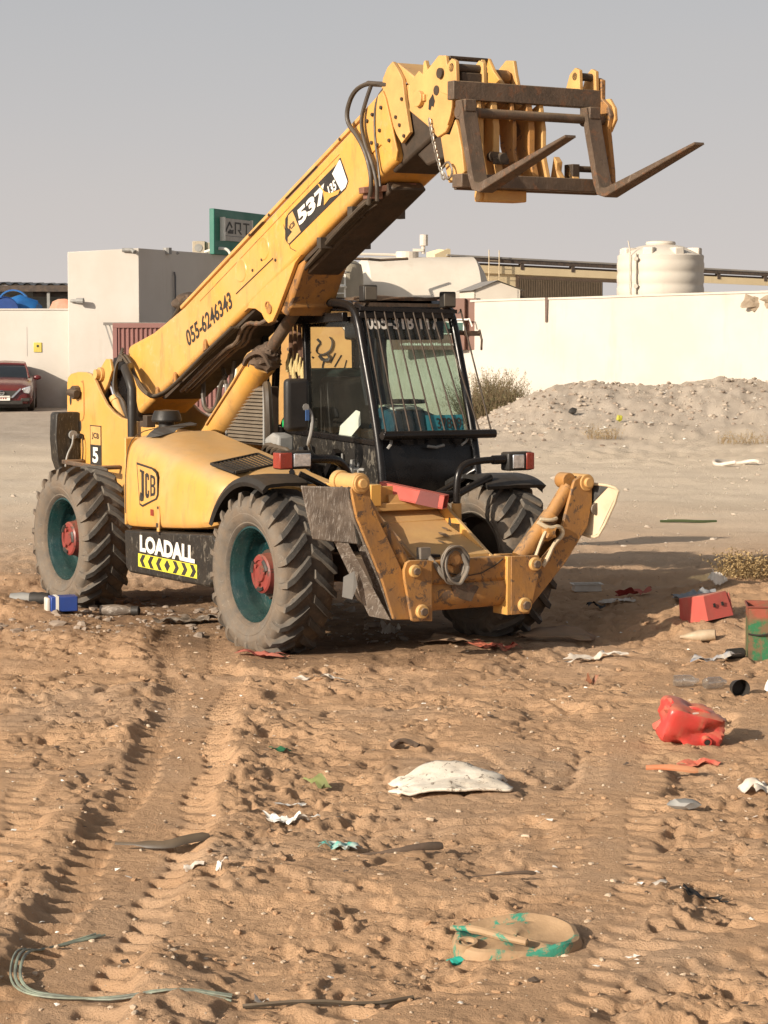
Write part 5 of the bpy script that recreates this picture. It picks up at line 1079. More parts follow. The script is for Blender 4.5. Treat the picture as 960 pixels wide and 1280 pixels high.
b = B(); b.box(0,1.9,-.05,.5,.14,.22); wobj(b, 'ledge', mat('grey_ledge', (.2,.18,.16)), lg_)
b = B(); b.beam((.06,0,.14),(.34,0,-.75),.04,.04).beam((.18,0,.14),(.34,0,-.35),.035,.035); wobj(b, 'diagonal', 'grey_plastic', lg_)
# shed roof and covered heaps behind the left wall
sh = thing('open_shed', 'open shed with dark corrugated roof edge behind the left wall', 'shed', (-14.5, 78, 0))
b = B(); secs = []
for i in range(61):
    x = -.5+6.0*i/60; z = 4.02+.035*(1 if i % 4 < 2 else -1)-.02*x; secs.append([(x,0,z),(x,3.5,z+.1),(x,3.5,z-.03+.1),(x,0,z-.03)])
b.loft(secs); wobj(b, 'roof_sheet', 'corrug', sh)
b = B(); b.box(-.5,5.5,0,.15,3.72,3.93).box(2.5,5.5,.3,.5,3.55,3.74); wobj(b, 'fascia', 'rusted', sh)
b = B(); b.box(-.5,5.6,2.5,2.6,0,3.9); wobj(b, 'back_wall', mat('shed_back', (.16,.18,.19), (.2,.2,.19), nscale=.8), sh)
for x in (.3, 3.0, 5.2):
    b = B(); b.box(x,x+.1,.1,.2,0,3.75); wobj(b, 'post', 'grey_plastic', sh)
tp = B()
bt = thing('tarpaulin', 'bright blue tarpaulin heaped over goods behind the left wall', 'tarpaulin', (-12.3, 75.0, 0))
b = B(); b.box(-1.5,1.2,-.4,.6,0,2.85); b.obj('heap_base', 'blue_cloth', bt)
M['bluetarp'] = mat('blue_tarpaulin', (.02,.16,.42), (.015,.10,.33), rough=.45, nscale=1.5, bump=.2, bscale=5)
b = B(); b.blob((-1.15,0,2.92), .6, .2, 2, 3, (1.4,.6,.6)); b.blob((.35,0,3.05), .62, .2, 7, 3, (1.25,.8,.75)); wobj(b, 'tarp_sheet', 'bluetarp', bt, smooth=True)
b = B(); b.lathe([(-.02,.45),(0,.47),(.02,.45),(.02,.0)], (-.0,-.75,3.02), 'y', 28); wobj(b, 'tarp_roll_end', mat('deep_blue', (.01,.05,.22), rough=.5), bt, smooth=True)
b = B(); b.lathe([(0,.55),(.3,.55),(.3,.50),(0,.50)], (.05,.6,3.2), 'y', 28, close=True); wobj(b, 'blue_hoop', 'bluetarp', bt, smooth=True)
ot = tag(None, None, None) if False else None
b = B(); b.blob((-10.45,74.6,2.86), .45, .35, 9, 3, (1.3,.6,.9)); o = b.obj('folded_tarpaulin', mat('orange_pink_tarp', (.55,.20,.13), (.45,.3,.2), rough=.7, bump=.3, bscale=6, nscale=2), None, smooth=True); tag(o, 'salmon pink folded tarpaulin lying on the left wall beside the blue one', 'tarpaulin')
b = B(); b.box(-14.2,-13.25,76.0,76.5,2.6,3.75); b.prism([(-14.2,4.25),(-13.2,4.25),(-13.35,4.55),(-14.2,4.55)], 77.5, 78.2); o = b.obj('white_cabinet', 'paper', None, bevel=.03); tag(o, 'dusty white cabinet at the far left above the wall, under the dark shed roof', 'cabinet')

# horizontal storage tank with ladder tower, hut, warehouse, ribbed tank
tk = thing('storage_tank', 'large dusty white horizontal cylinder tank behind the cab roof', 'tank', (0, 84, 0))
# axis runs from left-near to right-far
Ta = Vector((-.72,84.0,3.30)); Tb = Vector((3.25,84.7,3.33)); dT = (Tb-Ta).normalized()
b = B(); Rr = 1.78; rings = []; Xv = Vector((0,0,1)); Yv = dT.cross(Xv).normalized()
prof = [(-.62,.0),(-.60,.45),(-.52,.9),(-.36,1.3),(-.16,1.62),(0,Rr),((Tb-Ta).length,Rr)]
e_ = (Tb-Ta).length; prof += [(e_+.16,1.62),(e_+.36,1.3),(e_+.52,.9),(e_+.62,0)]
n_ = 40; vs = []
for a_, r_ in prof:
    for i in range(n_):
        t = 2*pi*i/n_; vs.append(Ta-Vector((0,84,0))+dT*a_+Xv*(r_*cos(t))+Yv*(r_*sin(t)))
b.add(vs, [(k*n_+i, k*n_+(i+1) % n_, (k+1)*n_+(i+1) % n_, (k+1)*n_+i) for k in range(len(prof)-1) for i in range(n_)]); wobj(b, 'tank_shell', 'tank', tk, smooth=True)
b = B(); T0 = Ta-Vector((0,84,0)); c_ = T0+dT*1.6; b.cyl(c_+Vector((0,0,1.7)), c_+Vector((0,0,1.98)), .42, n=20).cyl(c_+dT*.6+Vector((0,0,1.9)), c_+dT*.6+Vector((0,0,2.55)), .07, n=8).box(c_.x+.2,c_.x+.6,c_.y,c_.y+.2,2.0+Ta.z-.0,2.1+Ta.z).cyl(c_+dT*.62+Vector((0,0,2.2)),c_+dT*.62+Vector((0,0,2.6)),.15,n=10)
b.tube([c_+Vector((0,0,1.85)), T0+Vector((-.3,0,1.9)), T0+Vector((-1.4,-.5,1.85))], .05, n=6); wobj(b, 'tank_fitting', 'tank', tk)
b = B()
for a_ in (1.5, 4.5): c_ = T0+dT*a_; b.obox(c_+Vector((0,0,-2.4)), .6, 3.0, 2.2, Matrix((dT, Yv, Xv)).transposed())
wobj(b, 'cradle', 'grey_plastic', tk)
lt = thing('silo', 'grey dusty upright silo with a caged steel ladder, left of the white tank', 'silo', (-1.35, 81, 0))
b = B(); b.lathe([(0,.62),(4.35,.62),(4.72,.55),(4.85,.35)], (0,0,0), 'z', 28); b.lathe([(2.9,.50),(4.0,.62)], (0,0,0), 'z', 20); wobj(b, 'silo_shell', mat('grey_silo', (.36,.31,.24), (.28,.25,.19), rough=.7, nscale=.8), lt, smooth=True)
b = B(); b.box(-.62,-.56,-.85,-.79,0,4.95).box(-.05,.01,-.85,-.79,0,4.8)
for i in range(16): b.box(-.60,-.02,-.84,-.80,.2+.29*i,.24+.29*i)
wobj(b, 'ladder', 'paper', lt)
for i in range(6):
    b = B(); z = 1.9+.5*i; b.tube([(-.6,-.85,z),(-.62,-1.15,z+.04),(-.3,-1.3,z+.04),(.0,-1.15,z+.04),(.0,-.85,z)], .045, n=5, smooth=1); wobj(b, 'ladder_hoop', 'paper', lt)
b = B(); b.tube([(-.6,-.8,4.93),(.8,-.5,4.90),(1.2,0,4.88),(2.2,.5,4.95)], .05, n=5); wobj(b, 'top_rail', 'steel', lt)
o = B().box(-1.85,-1.45,72.9,73.5,2.95,3.45).obj('black_box', 'print', None, bevel=.02); tag(o, 'small black box seen above the cab roof beside the ladder silo', 'box'); o.location.z = .0
ht = thing('tin_hut', 'small white hut with gabled corrugated roof beside the tank', 'hut', (3.0, 76, 0), radians(10))
b = B(); b.prism([(0,0),(0,3.75),(.78,4.02),(1.55,3.75),(1.55,0)], 0, .05).box(0,.05,0,2.4,0,3.75); wobj(b, 'hut_end', 'tank', ht)
b = B()
for i in range(26): x = 1.50; b.box(x,x+.04,.05+.09*i,.10+.09*i,0,3.72)
b.box(1.47,1.50,0,2.4,0,3.75); wobj(b, 'corrugated_side', 'corrug', ht)
b = B(); b.add([(-.1,-.1,3.72),(.78,-.1,4.06),(.78,2.6,4.06),(-.1,2.6,3.72)], [(0,1,2,3)]); b.add([(.78,-.1,4.06),(1.7,-.1,3.72),(1.7,2.6,3.72),(.78,2.6,4.06)], [(0,1,2,3)]); wobj(b, 'roof_sheet', 'corrug', ht, recalc=False)
# warehouse running away to the right
wd = Vector((18.5, 27.0, 0)).normalized()
wh = thing('warehouse', 'long pale yellow warehouse with dark roof edge and corrugated bay beyond the wall', 'warehouse', (2.9, 100, 0), radians(25)); wh.scale = (.56, 1, 1)
Lw = 60.0
b = B(); b.prism([(0,0),(0,4.98),(5.9,4.98),(5.9,0)], -.0, .15, 'y').box(15.6,Lw,0,.15,0,4.55).box(5.9,15.6,0,.15,4.88,4.98); wobj(b, 'front_wall', 'shed_yellow', wh)
b = B(); b.box(-.0,Lw,-.10,.0,4.98,5.32); wobj(b, 'fascia_band', 'shed_yellow', wh)
b = B(); b.box(0,Lw,.0,.25,5.32,5.42); 
for i in range(13): b.box(1.5+i*4.6,1.8+i*4.6,-.12,.1,5.2,5.5)
b.box(-.0,Lw,-.12,-.06,5.46,5.64); wobj(b, 'dark_gutter', 'rusted', wh)
b = B(); b.box(-.4,Lw,-.16,.1,5.66,5.73); wobj(b, 'roof_sheet', 'corrug', wh)
b = B(); b.prism([(-1.35,0),(-1.35,5.72),(-.2,5.98),(0,5.95),(0,0)], .0, .1) ; wobj(b, 'end_wall', 'shed_yellow', wh)
# its camera-facing gable (square to the long side)
b = B(); b.add([(0,.1,0),(-.9,1.35,0),(-.9,1.35,5.85),(-.4,.7,5.98),(0,.1,5.9)], [(0,1,2,3,4)]); wobj(b, 'gable_wall', 'shed_yellow', wh, recalc=False)
b = B(); b.box(5.9,15.6,1.8,1.9,0,4.9); bk = wobj(b, 'bay_back', 'corrug', wh)
b = B()
for i in range(60): x = 5.95+.16*i; b.box(x,x+.07,1.74,1.8,0,4.9)
wobj(b, 'corrugation', mat('brown_corrugated', (.20,.15,.10), (.14,.105,.07), rough=.6), bk)
b = B(); b.box(5.75,6.0,-.08,.3,0,5.0).box(15.5,15.8,-.08,.3,0,5.0).box(5.9,15.6,-.12,.05,4.80,4.92); wobj(b, 'bay_frame', 'steel', wh)
b = B()
for x in (7.2, 11.2): b.box(x,x+.7,.6,1.4,0,2.95).cyl((x+.3,1,2.9),(x+.3,1,3.2),.3,n=10)
wobj(b, 'stored_box', 'dark', wh)
b = B(); b.box(3.0,3.05,-.4,-.36,1,6.0).box(3.9,3.95,-.4,-.36,1,6.0)
for i in range(13): b.box(3.0,3.95,-.39,-.37,1.2+.36*i,1.22+.36*i)
wobj(b, 'wall_ladder', 'cream', wh)
for ch in list(wh.children)+[bk.children[0]]:
    for v in ch.data.vertices: v.co.z -= max(v.co.x, 0)*.0325*.56*(v.co.z/5.7)
# ribbed white water tank
rt_ = thing('water_tank', 'ribbed white plastic water tank with domed lid rising over the right wall', 'water tank', (7.72, 64, 0))
b = B(); prof = [(1.8,1.19)]
z = 2.0
while z < 4.3:
    prof += [(z,1.20),(z+.05,1.213),(z+.20,1.213),(z+.25,1.195),(z+.31,1.195)]; z += .34
prof += [(4.42,1.20),(4.46,1.20),(4.50,1.14),(4.60,.95),(4.72,.62),(4.76,.42),(4.76,0)]
b.lathe(prof, n=56, axis='z'); wobj(b, 'tank_shell', 'tank', rt_, smooth=True)
b = B(); b.lathe([(4.74,.40),(4.80,.42),(4.85,.40),(4.87,.30),(4.89,0)], n=28, axis='z'); wobj(b, 'tank_lid', 'tank', rt_, smooth=True)
for i in range(8):
    a_ = i*pi/4+.35; b = B(); R_ = Matrix.Rotation(a_, 3, 'Z'); b.obox(R_@Vector((.98,0,4.50)), .36, .30, .34, R_); wobj(b, 'shoulder_block', 'tank', rt_, bevel=.04)
b = B(); b.tube([(-.95,-.85,2.5),(-.95,-.85,4.6),(-1.0,-.86,4.85)], .018, n=6).tube([(-.80,-1.0,2.3),(-.80,-1.0,4.5)], .03, n=6).cyl((-.8,-1.05,3.6),(-.8,-.95,3.6),.06,n=8).cyl((-.8,-1.05,4.35),(-.8,-.95,4.35),.06,n=8); wobj(b, 'tank_pipe', 'tank', rt_)
# brown signboard on the wall
bs = thing('brown_signboard', 'brown signboard with a white framed green panel hung on the cream wall beside the bush', 'sign', (.20, 59.25, 1.88), radians(-20))
b = B(); b.box(0,2.0,-.05,.10,0,1.32).box(2.0,2.28,.08,.42,0,1.32); wobj(b, 'board', 'brownsign', bs, bevel=.01)
b = B(); b.box(.35,1.98,-.09,-.05,.42,.72); gp = wobj(b, 'green_panel', mat('dark_green_panel', (.02,.08,.06)), bs)
b = B()
for q_ in ((.33,2.0,.70,.73),(.33,2.0,.40,.43)): b.box(q_[0],q_[1],-.095,-.09,q_[2],q_[3])
for x in (.33,1.15,1.97): b.box(x,x+.03,-.095,-.09,.43,.70)
wobj(b, 'panel_frame', 'paper', gp)
b = B(); rnd = random.Random(4)
x = .25
while x < 1.9:
    w_ = rnd.uniform(.02,.05); b.box(x,x+w_,-.055,-.05,.115,.115+rnd.choice((.06,.05,.07))); x += w_+.015
wobj(b, 'illegible_print', 'paper', bs)
b = B(); b.tube([(2.05,-.05,.78),(2.15,-.12,.80),(2.22,-.1,.6)], .02, n=6); b.box(1.7,2.1,-.10,-.06,.76,.80); wobj(b, 'lamp_rail', 'paper', bs)
b = B(); b.add([(1.80,-.056,.92),(1.92,-.056,1.06),(1.87,-.056,.94)], [(0,1,2)]); wobj(b, 'logo_mark', 'print', bs, recalc=False)

# yellow lettered panel standing behind the cab
yp = thing('painted_panel', 'yellow sheet panel with black brush calligraphy standing behind the cab windows', 'panel', (-1.46, 22.6, 0), radians(4))
b = B(); b.prism([(0,.5),(0,2.42),(1.02,2.42),(1.16,2.22),(1.16,.5)], 0, .06); wobj(b, 'panel_sheet', 'yellow_pale', yp, bevel=.01)
b = B(); b.box(.05,.12,.02,.1,0,.6).box(1.05,1.12,.02,.1,0,.6).box(.0,1.16,.06,.12,.5,.58).beam((.1,.1,1.6),(.1,.9,0),.05,.05).beam((1.1,.1,1.6),(1.1,.9,0),.05,.05); wobj(b, 'support_leg', 'dark', yp)
def ys2(pts, r): 
    b = B(); b.tube([(x, -.006, z) for x, z in pts], r, n=6, smooth=1, flat=.25); wobj(b, 'brush_stroke', 'print', yp)
ys2([(.80,2.26),(.84,2.22),(.80,2.18),(.79,2.13),(.84,2.10),(.91,2.13),(.94,2.17),(.95,2.24),(.92,2.28)], .018)
ys2([(.82,2.10),(.86,2.05),(.92,2.06),(.90,2.11)], .026); ys2([(.87,2.05),(.85,1.98),(.86,1.90)], .014)
ys2([(.93,2.02),(.98,2.12)], .010); ys2([(.97,1.98),(1.04,2.10)], .010); ys2([(1.06,1.94),(1.09,2.05)], .008)
for x, z in ((.72,2.12),(.71,2.05),(.75,2.07)): ys2([(x,z),(x+.012,z+.012)], .016)
# small print
lettering('06521', 'pvc', yp, (.50,-.004,2.14), (.16,0,0), (0,0,.035), .0)

# ------------------------------------------------------------------ red car at the left edge
cr = thing('parked_car', 'dark red saloon car with V shaped grille parked at the left edge', 'car', (-11.27, 67.3, 0), radians(7))
M['carred'] = mat('car_red', (.11,.007,.012), (.10,.007,.012), rough=.18, dust=.12, spec=.7); M['carglass'] = mat('car_glass', (.02,.025,.03), rough=.05, spec=.8)
def csec(y, w_, zb, zm, zt, ct): # closed section at y
    return [(-w_+.06,y,zb),(-w_,y,zb+.12),(-w_,y,zm),(-w_+.05,y,zm+.10),(-ct,y,zt),(0,y,zt+.02),(ct,y,zt),(w_-.05,y,zm+.10),(w_,y,zm),(w_,y,zb+.12),(w_-.06,y,zb),(-w_+.06,y,zb)]
b = B(); b.loft([csec(*a) for a in ((-.06,.55,.30,.52,.62,.45),(.0,.74,.24,.56,.70,.5),(.18,.86,.20,.62,.78,.55),(.6,.90,.20,.70,.88,.62),(1.2,.91,.20,.78,.97,.66),(1.5,.91,.20,.82,.99,.68),(3.4,.91,.22,.88,1.0,.68),(4.1,.88,.28,.85,1.05,.62),(4.45,.78,.35,.75,.95,.5),(4.5,.6,.4,.6,.7,.4))]); wobj(b, 'car_body', 'carred', cr, smooth=True)
b = B(); b.loft([[(-w_,y,.93),(-t_,y,z_),(0,y,z_+.02),(t_,y,z_),(w_,y,.93)] for y,w_,t_,z_ in ((1.25,.74,.72,.97),(1.55,.78,.68,1.17),(2.05,.80,.60,1.40),(2.3,.80,.58,1.43),(3.2,.80,.58,1.42),(3.7,.78,.56,1.27),(4.1,.74,.6,1.05))]); wobj(b, 'windows', 'carglass', cr, smooth=True)
b = B(); b.loft([[(-t_,y,z_-.03),(-t_+.03,y,z_+.01),(0,y,z_+.035),(t_-.03,y,z_+.01),(t_,y,z_-.03)] for y,t_,z_ in ((1.95,.62,1.385),(2.3,.60,1.445),(3.2,.60,1.43),(3.55,.58,1.33))])
for s_ in (-1,1): b.tube([(s_*.76,1.22,.98),(s_*.70,1.6,1.2),(s_*.62,2.0,1.40)], .03, n=6)
wobj(b, 'roof', 'carred', cr, smooth=True)
b = B(); b.add([(-.50,-.075,.62),(.50,-.075,.62),(.36,-.09,.42),(-.36,-.09,.42)], [(0,1,2,3)]); b.box(-.6,.6,-.10,-.05,.22,.33); wobj(b, 'grille', 'print', cr)
b = B()
for s_ in (-1,1): b.beam((s_*.56,-.10,.68),(s_*.30,-.12,.42),.05,.04,(0,1,0))
b.beam((-.31,-.12,.43),(.31,-.12,.43),.03,.03); b.lathe([(-.12,.075),(-.135,.06),(-.12,.05)], (0,0,.56), 'y', 20); b.box(-.09,.09,-.135,-.12,.545,.575); wobj(b, 'chrome_trim', 'chrome', cr)
b = B(); b.box(-.24,.24,-.135,-.11,.33,.47); np_ = wobj(b, 'number_plate', 'paper', cr); 
b = B()
for i in range(5): b.box(-.18+.07*i,-.14+.07*i,-.138,-.135,.37,.42)
wobj(b, 'plate_smudge', 'lens_red', np_)
for s_ in (-1,1):
    b = B(); b.prism([(s_*.58,.68),(s_*.62,.55),(s_*.80,.52),(s_*.86,.66),(s_*.84,.76)], -.04, .25); o = wobj(b, 'headlight', 'lens', cr, bevel=.03)
    b = B(); b.box(min(s_*.55,s_*.82),max(s_*.55,s_*.82),-.06,.1,.30,.40); wobj(b, 'fog_lamp_recess', 'print', cr, bevel=.02)
    b = B(); b.blob((s_*1.0,1.45,.98), .11, .05, 1, 2, (1.1,.6,.7)); b.beam((s_*.85,1.45,.93),(s_*.98,1.45,.95),.04,.04); wobj(b, 'mirror', 'carred', cr, smooth=True)
    for y in (.85, 3.55):
        b = B(); b.cyl((s_*.72,y,.32),(s_*.92,y,.32),.32,n=28); w_ = wobj(b, 'wheel', 'rubber', cr, bevel=.03)
        b = B(); b.cyl((s_*.9,y,.32),(s_*.93,y,.32),.21,n=20); wobj(b, 'wheel_rim', 'grey_plastic', w_)
b = B(); b.box(-.8,.8,.1,4.3,.14,.3); wobj(b, 'underbody', 'print', cr)
# dark heap near the wall foot beside the car
# ------------------------------------------------------------------ bush
bu = thing('dry_bush', 'dry brown-green twiggy bush growing before the cream wall behind the cab', 'bush', (2.78, 56.2, H1(2.62,56.2)-.05))
rnd = random.Random(11); b = B(); lv_ = B()
for i in range(1100):
    a_ = rnd.uniform(0, 2*pi); rr = rnd.random()**.6; bx_, by_ = cos(a_)*rr*.80, sin(a_)*rr*.5
    L = rnd.uniform(.7, 1.62)*(1-.25*rr)*(1.0 if bx_ < .3 else .75); lean = rr*rnd.uniform(.2,.8)+rnd.uniform(-.15,.15)
    p0 = Vector((bx_,by_,0)); p = [p0]; d_ = Vector((cos(a_)*lean, sin(a_)*lean*.8, 1)).normalized()
    for k in range(5): d_ = (d_+Vector((rnd.uniform(-.25,.3),rnd.uniform(-.25,.25),rnd.uniform(-.15,.05)))).normalized(); p.append(p[-1]+d_*L/5)
    for k in range(5):
        q0, q1 = p[k], p[k+1]; w_ = .009*(1-k/6); s_ = Vector((w_,0,0)); b.add([q0-s_,q0+s_,q1+s_*.8,q1-s_*.8], [(0,1,2,3)])
        if k > 0:
            for _ in range(4):
                c_ = q0.lerp(q1, rnd.random())+Vector((rnd.uniform(-.05,.05),rnd.uniform(-.05,.05),rnd.uniform(-.04,.04))); e1 = Vector((rnd.uniform(-1,1),rnd.uniform(-1,1),rnd.uniform(-1,1))).normalized()*rnd.uniform(.012,.035); e2 = e1.orthogonal().normalized()*rnd.uniform(.006,.012)
                lv_.add([c_-e1,c_+e2,c_+e1,c_-e2], [(0,1,2,3)])
tw = wobj(b, 'twigs', mat('dry_twig', (.24,.17,.10), (.16,.12,.07), rough=.9), bu, recalc=False); tag(tw, None, None, kind='stuff')
tw = wobj(lv_, 'leaves', mat('dry_leaf', (.17,.145,.07), (.12,.11,.05), rough=.9), bu, recalc=False); tag(tw, None, None, kind='stuff')

# ------------------------------------------------------------------ rubble, pebbles, litter scraps (uncountable)
def rock_protos():
    out = []
    for s_ in range(6):
        bm = bmesh.new(); bmesh.ops.create_icosphere(bm, subdivisions=1, radius=1)
        vs = [tuple(v.co*(1+.5*mn.noise(v.co*1.3+Vector((s_*5,0,0))))) for v in bm.verts]; fs = [tuple(v.index for v in f.verts) for f in bm.faces]; bm.free(); out.append((vs, fs))
    return out
RP = rock_protos()
def scatter(name, label, cat, m_, n, fx, smin, smax, seed, sq=.6, flatness=None):
    rnd = random.Random(seed); pts = [fx(rnd) for _ in range(n)]
    xs = np.array([p[0] for p in pts]); ys = np.array([p[1] for p in pts]); zs = hgt(xs, ys); b = B()
    for (x, y), z in zip(pts, zs):
        s_ = smin*(smax/smin)**(rnd.random()**2.2); vs, fs = RP[rnd.randrange(6)]; R_ = Matrix.Rotation(rnd.uniform(0,6.28), 3, 'Z')@Matrix.Rotation(rnd.uniform(-.5,.5), 3, 'X')
        a1, a2 = rnd.uniform(.7,1.4), rnd.uniform(.6,1.0)
        b.add([Vector((x,y,z+s_*.15))+R_@Vector((v[0]*s_*a1, v[1]*s_*a2, v[2]*s_*sq)) for v in vs], fs)
    o = b.obj(name, m_, None, recalc=False); return tag(o, label, cat, kind='stuff')
M['rock'] = mat('pale_rubble', (.45,.385,.31), (.36,.30,.24), rough=.95, nscale=1.5); M['rockdark'] = mat('dark_rubble', (.24,.19,.15), (.34,.27,.21), rough=.95, nscale=1.5); M['pebble'] = mat('pale_pebble', (.52,.42,.31), (.40,.30,.21), rough=.9, nscale=2)
scatter('rubble', 'pale broken stones covering the bank before the right wall', 'rubble', 'rock', 1700, lambda r: (r.uniform(1.6,12.5), r.triangular(46.5,57,51.5)), .012, .08, 5)
scatter('rubble', 'darker stones and clods among the pale rubble bank', 'rubble', 'rockdark', 900, lambda r: (r.uniform(1.6,12.5), r.triangular(46.5,57,51)), .012, .08, 6)
scatter('pebbles', 'small pale stones and grit strewn over the sand', 'pebbles', 'pebble', 2600, lambda r: ((lambda y: (r.uniform(-.2,.2)*y, y))(7+16*r.random()**1.2)), .004, .017, 8)
scatter('clods', 'sand coloured clods crumbled beside the tyre tracks', 'clods', g.data.materials[0], 1500, lambda r: ((lambda y: (r.uniform(-.2,.2)*y, y))(7+15*r.random()**1.1)), .006, .024, 9, .6)
scatter('roadside_stones', 'scattered small stones on the pale track beyond the machine', 'stones', 'rock', 700, lambda r: ((lambda y: (r.uniform(-.2,.2)*y, y))(r.uniform(23,48))), .012, .05, 10)
scatter('debris', 'stones and dark lumps trampled beside the rear and front wheels', 'debris', 'rockdark', 500, lambda r: (r.uniform(-3.0,.2), r.uniform(16.9,20)), .012, .06, 12, .5)
# tiny torn scraps
def scraps(name, label, m_, n, seed, s0, s1, fx):
    rnd = random.Random(seed); b = B(); pts = [fx(rnd) for _ in range(n)]; zs = hgt(np.array([p[0] for p in pts]), np.array([p[1] for p in pts]))
    for (x, y), z in zip(pts, zs):
        s_ = rnd.uniform(s0, s1); k = rnd.randint(4,6); a0 = rnd.random()*6; q = []
        for i in range(k): a_ = a0+i*2*pi/k; r_ = s_*rnd.uniform(.5,1); q.append((x+cos(a_)*r_, y+sin(a_)*r_*.7, z+.006+rnd.uniform(0, s_*.6)))
        q.append((x, y, z+.01+s_*.3)); b.add(q, [(i, (i+1) % k, k) for i in range(k)])
    return tag(b.obj(name, m_, None, recalc=False), label, 'litter', kind='stuff')
scraps('paper_scraps', 'tiny pale paper and plastic scraps strewn over the sand', 'paper', 130, 21, .006, .022, lambda r: ((lambda y: (r.uniform(-.18,.18)*y, y))(7.3+13*r.random())))
scraps('dark_scraps', 'tiny dark scraps and bark bits strewn over the sand', 'cloth_brown', 170, 22, .008, .03, lambda r: ((lambda y: (r.uniform(-.18,.18)*y, y))(7.3+13*r.random())))
scraps('bank_scraps', 'pale bags and paper scraps among the rubble bank', 'paper', 90, 23, .02, .07, lambda r: (r.uniform(2,10), r.uniform(46,53)))

# ------------------------------------------------------------------ named litter
def sheet(name, label, cat, x, y, a, b_, rz, m_, amp=.03, fr=8, lift=.012, seed=0, n=14, edge=.25, group=None, tilt=0, thick=0, arch=0.0):
    gx_ = np.linspace(-1,1,n); pts = []
    R_ = Matrix.Rotation(rz, 2); rnd = random.Random(seed)
    for j in range(n):
        for i in range(n):
            u, v = gx_[i], gx_[j]; th = atan2(v, u); k = 1-edge*abs(mn.noise(Vector((cos(th)*1.5+seed, sin(th)*1.5, seed*.7))))*2
            p = R_@Vector((u*a/2*k, v*b_/2*k)); pts.append((x+p.x, y+p.y, u, v))
    hz_ = hgt(np.array([p[0] for p in pts]), np.array([p[1] for p in pts])); hm = float(np.mean(hz_))
    vs = []
    for p, h_ in zip(pts, hz_):
        q = Vector((p[0]*fr, p[1]*fr, seed*3.3)); z = max(h_, hm-.03)*.6+max(h_, hm)*.4 + lift + amp*(abs(mn.noise(q))*1.6+.5*abs(mn.noise(q*2.3))) + tilt*p[2] + arch*(1-p[2]**2)*(.6+.4*p[3])
        vs.append((p[0]-x, p[1]-y, z-hm))
    fs = [(j*n+i, j*n+i+1, (j+1)*n+i+1, (j+1)*n+i) for j in range(n-1) for i in range(n-1)]
    bb = B(); bb.add(vs, fs); o = bb.obj(name, m_, None, smooth=True, recalc=False); o.location = (x, y, hm)
    if thick: s_ = o.modifiers.new('thick', 'SOLIDIFY'); s_.thickness = thick; s_.offset = 1
    return tag(o, label, cat, group)
def C(name, a, b_=None, **k): return mat(name, a, b_, **k)
M['canred'] = C('jerrycan_red', (.55,.025,.03), (.45,.03,.03), rough=.4, dust=.6, dustcol=(.5,.3,.17), nscale=7, rust=.12, rustcol=(.38,.22,.12), grime=.7, grimecol=(.40,.22,.13), bump=.3, bscale=16)
M['ragred'] = C('red_rag', (.45,.05,.05), (.32,.05,.045), rough=.9, dust=.4)
M['card'] = C('brown_cardboard', (.30,.19,.12), (.22,.14,.09), rough=.9, dust=.3)
M['bag'] = C('white_bag', (.66,.62,.56), (.55,.5,.43), rough=.5, dust=.35)
M['teal_wrap'] = C('teal_wrapper', (.05,.40,.33), (.62,.6,.55), rough=.5, nscale=14)
M['foam'] = C('white_foam', (.72,.66,.56), (.62,.55,.45), rough=.85, rust=.24, rustcol=(.2,.16,.12), rscale=20, grime=.5, grimecol=(.42,.32,.22), bump=.4, bscale=30)
M['greenjug'] = C('green_jug_plastic', (.40,.265,.15), (.33,.215,.12), rough=.7, nscale=5, rust=.27, rustcol=(.035,.24,.16), rscale=4.5, bump=.4, bscale=40)
M['clear'] = glass('clear_plastic', (.85,.86,.88), refl=1.2, rough=.22, dusty=.22)
M['bluecan'] = C('blue_carton', (.015,.06,.30), (.012,.05,.24), rough=.4, dust=.15)

M['cratered'] = C('crate_red', (.52,.07,.06), (.42,.06,.05), rough=.65, dust=.8, dustcol=(.5,.26,.18), grime=.5, grimecol=(.4,.2,.14))
# jerry can
def softbox(a, b_, c_, r, seed, amp, n=9):
    bb = B(); bm = bmesh.new(); bmesh.ops.create_cube(bm, size=2); bmesh.ops.subdivide_edges(bm, edges=bm.edges[:], cuts=n, use_grid_fill=True)
    vs = []
    for v in bm.verts:
        p = v.co.copy(); l4 = (abs(p.x)**8+abs(p.y)**8+abs(p.z)**8)**(1/8); p = p/l4
        k = 1-amp*max(0, mn.noise(p*1.4+Vector((seed,0,seed))))*1.8; vs.append((p.x*a/2*k, p.y*b_/2*k, p.z*c_/2*k))
    fs = [tuple(v.index for v in f.verts) for f in bm.faces]; bm.free(); bb.add(vs, fs); return bb
jx, jy = 1.70, 12.55
jc = thing('jerry_can', 'crumpled bright red plastic jerry can lying on its side on the open sand', 'jerry can', (jx, jy, H1(jx,jy)+.085), radians(12)); jc.rotation_euler = (radians(14), radians(16), radians(12))
b = softbox(.36,.24,.22,.03,3,.34); cbody = b.obj('can_body', 'canred', jc, smooth=True)
b = B(); b.tube([(.10,-.05,.09),(.03,-.04,.115),(-.04,-.03,.11),(-.06,-.02,.08)], .012, n=8, smooth=1); b.obj('can_handle', 'canred', jc, smooth=True)
b = B(); b.lathe([(-.135,.018),(-.135,.026),(-.08,.028)], (.08,0,-.03), 'y', 18); b.obj('spout', 'canred', jc, smooth=True)
b = B(); b.cyl((.08,-.133,-.03),(.08,-.12,-.03),.017,n=16); b.obj('spout_hole', 'print', jc)
b = B(); b.beam((-.08,-.075,.075),(.0,-.055,.098),.02,.003); b.beam((-.10,-.09,.04),(-.04,-.088,.05),.008,.003); b.obj('faded_label', 'bag', jc)
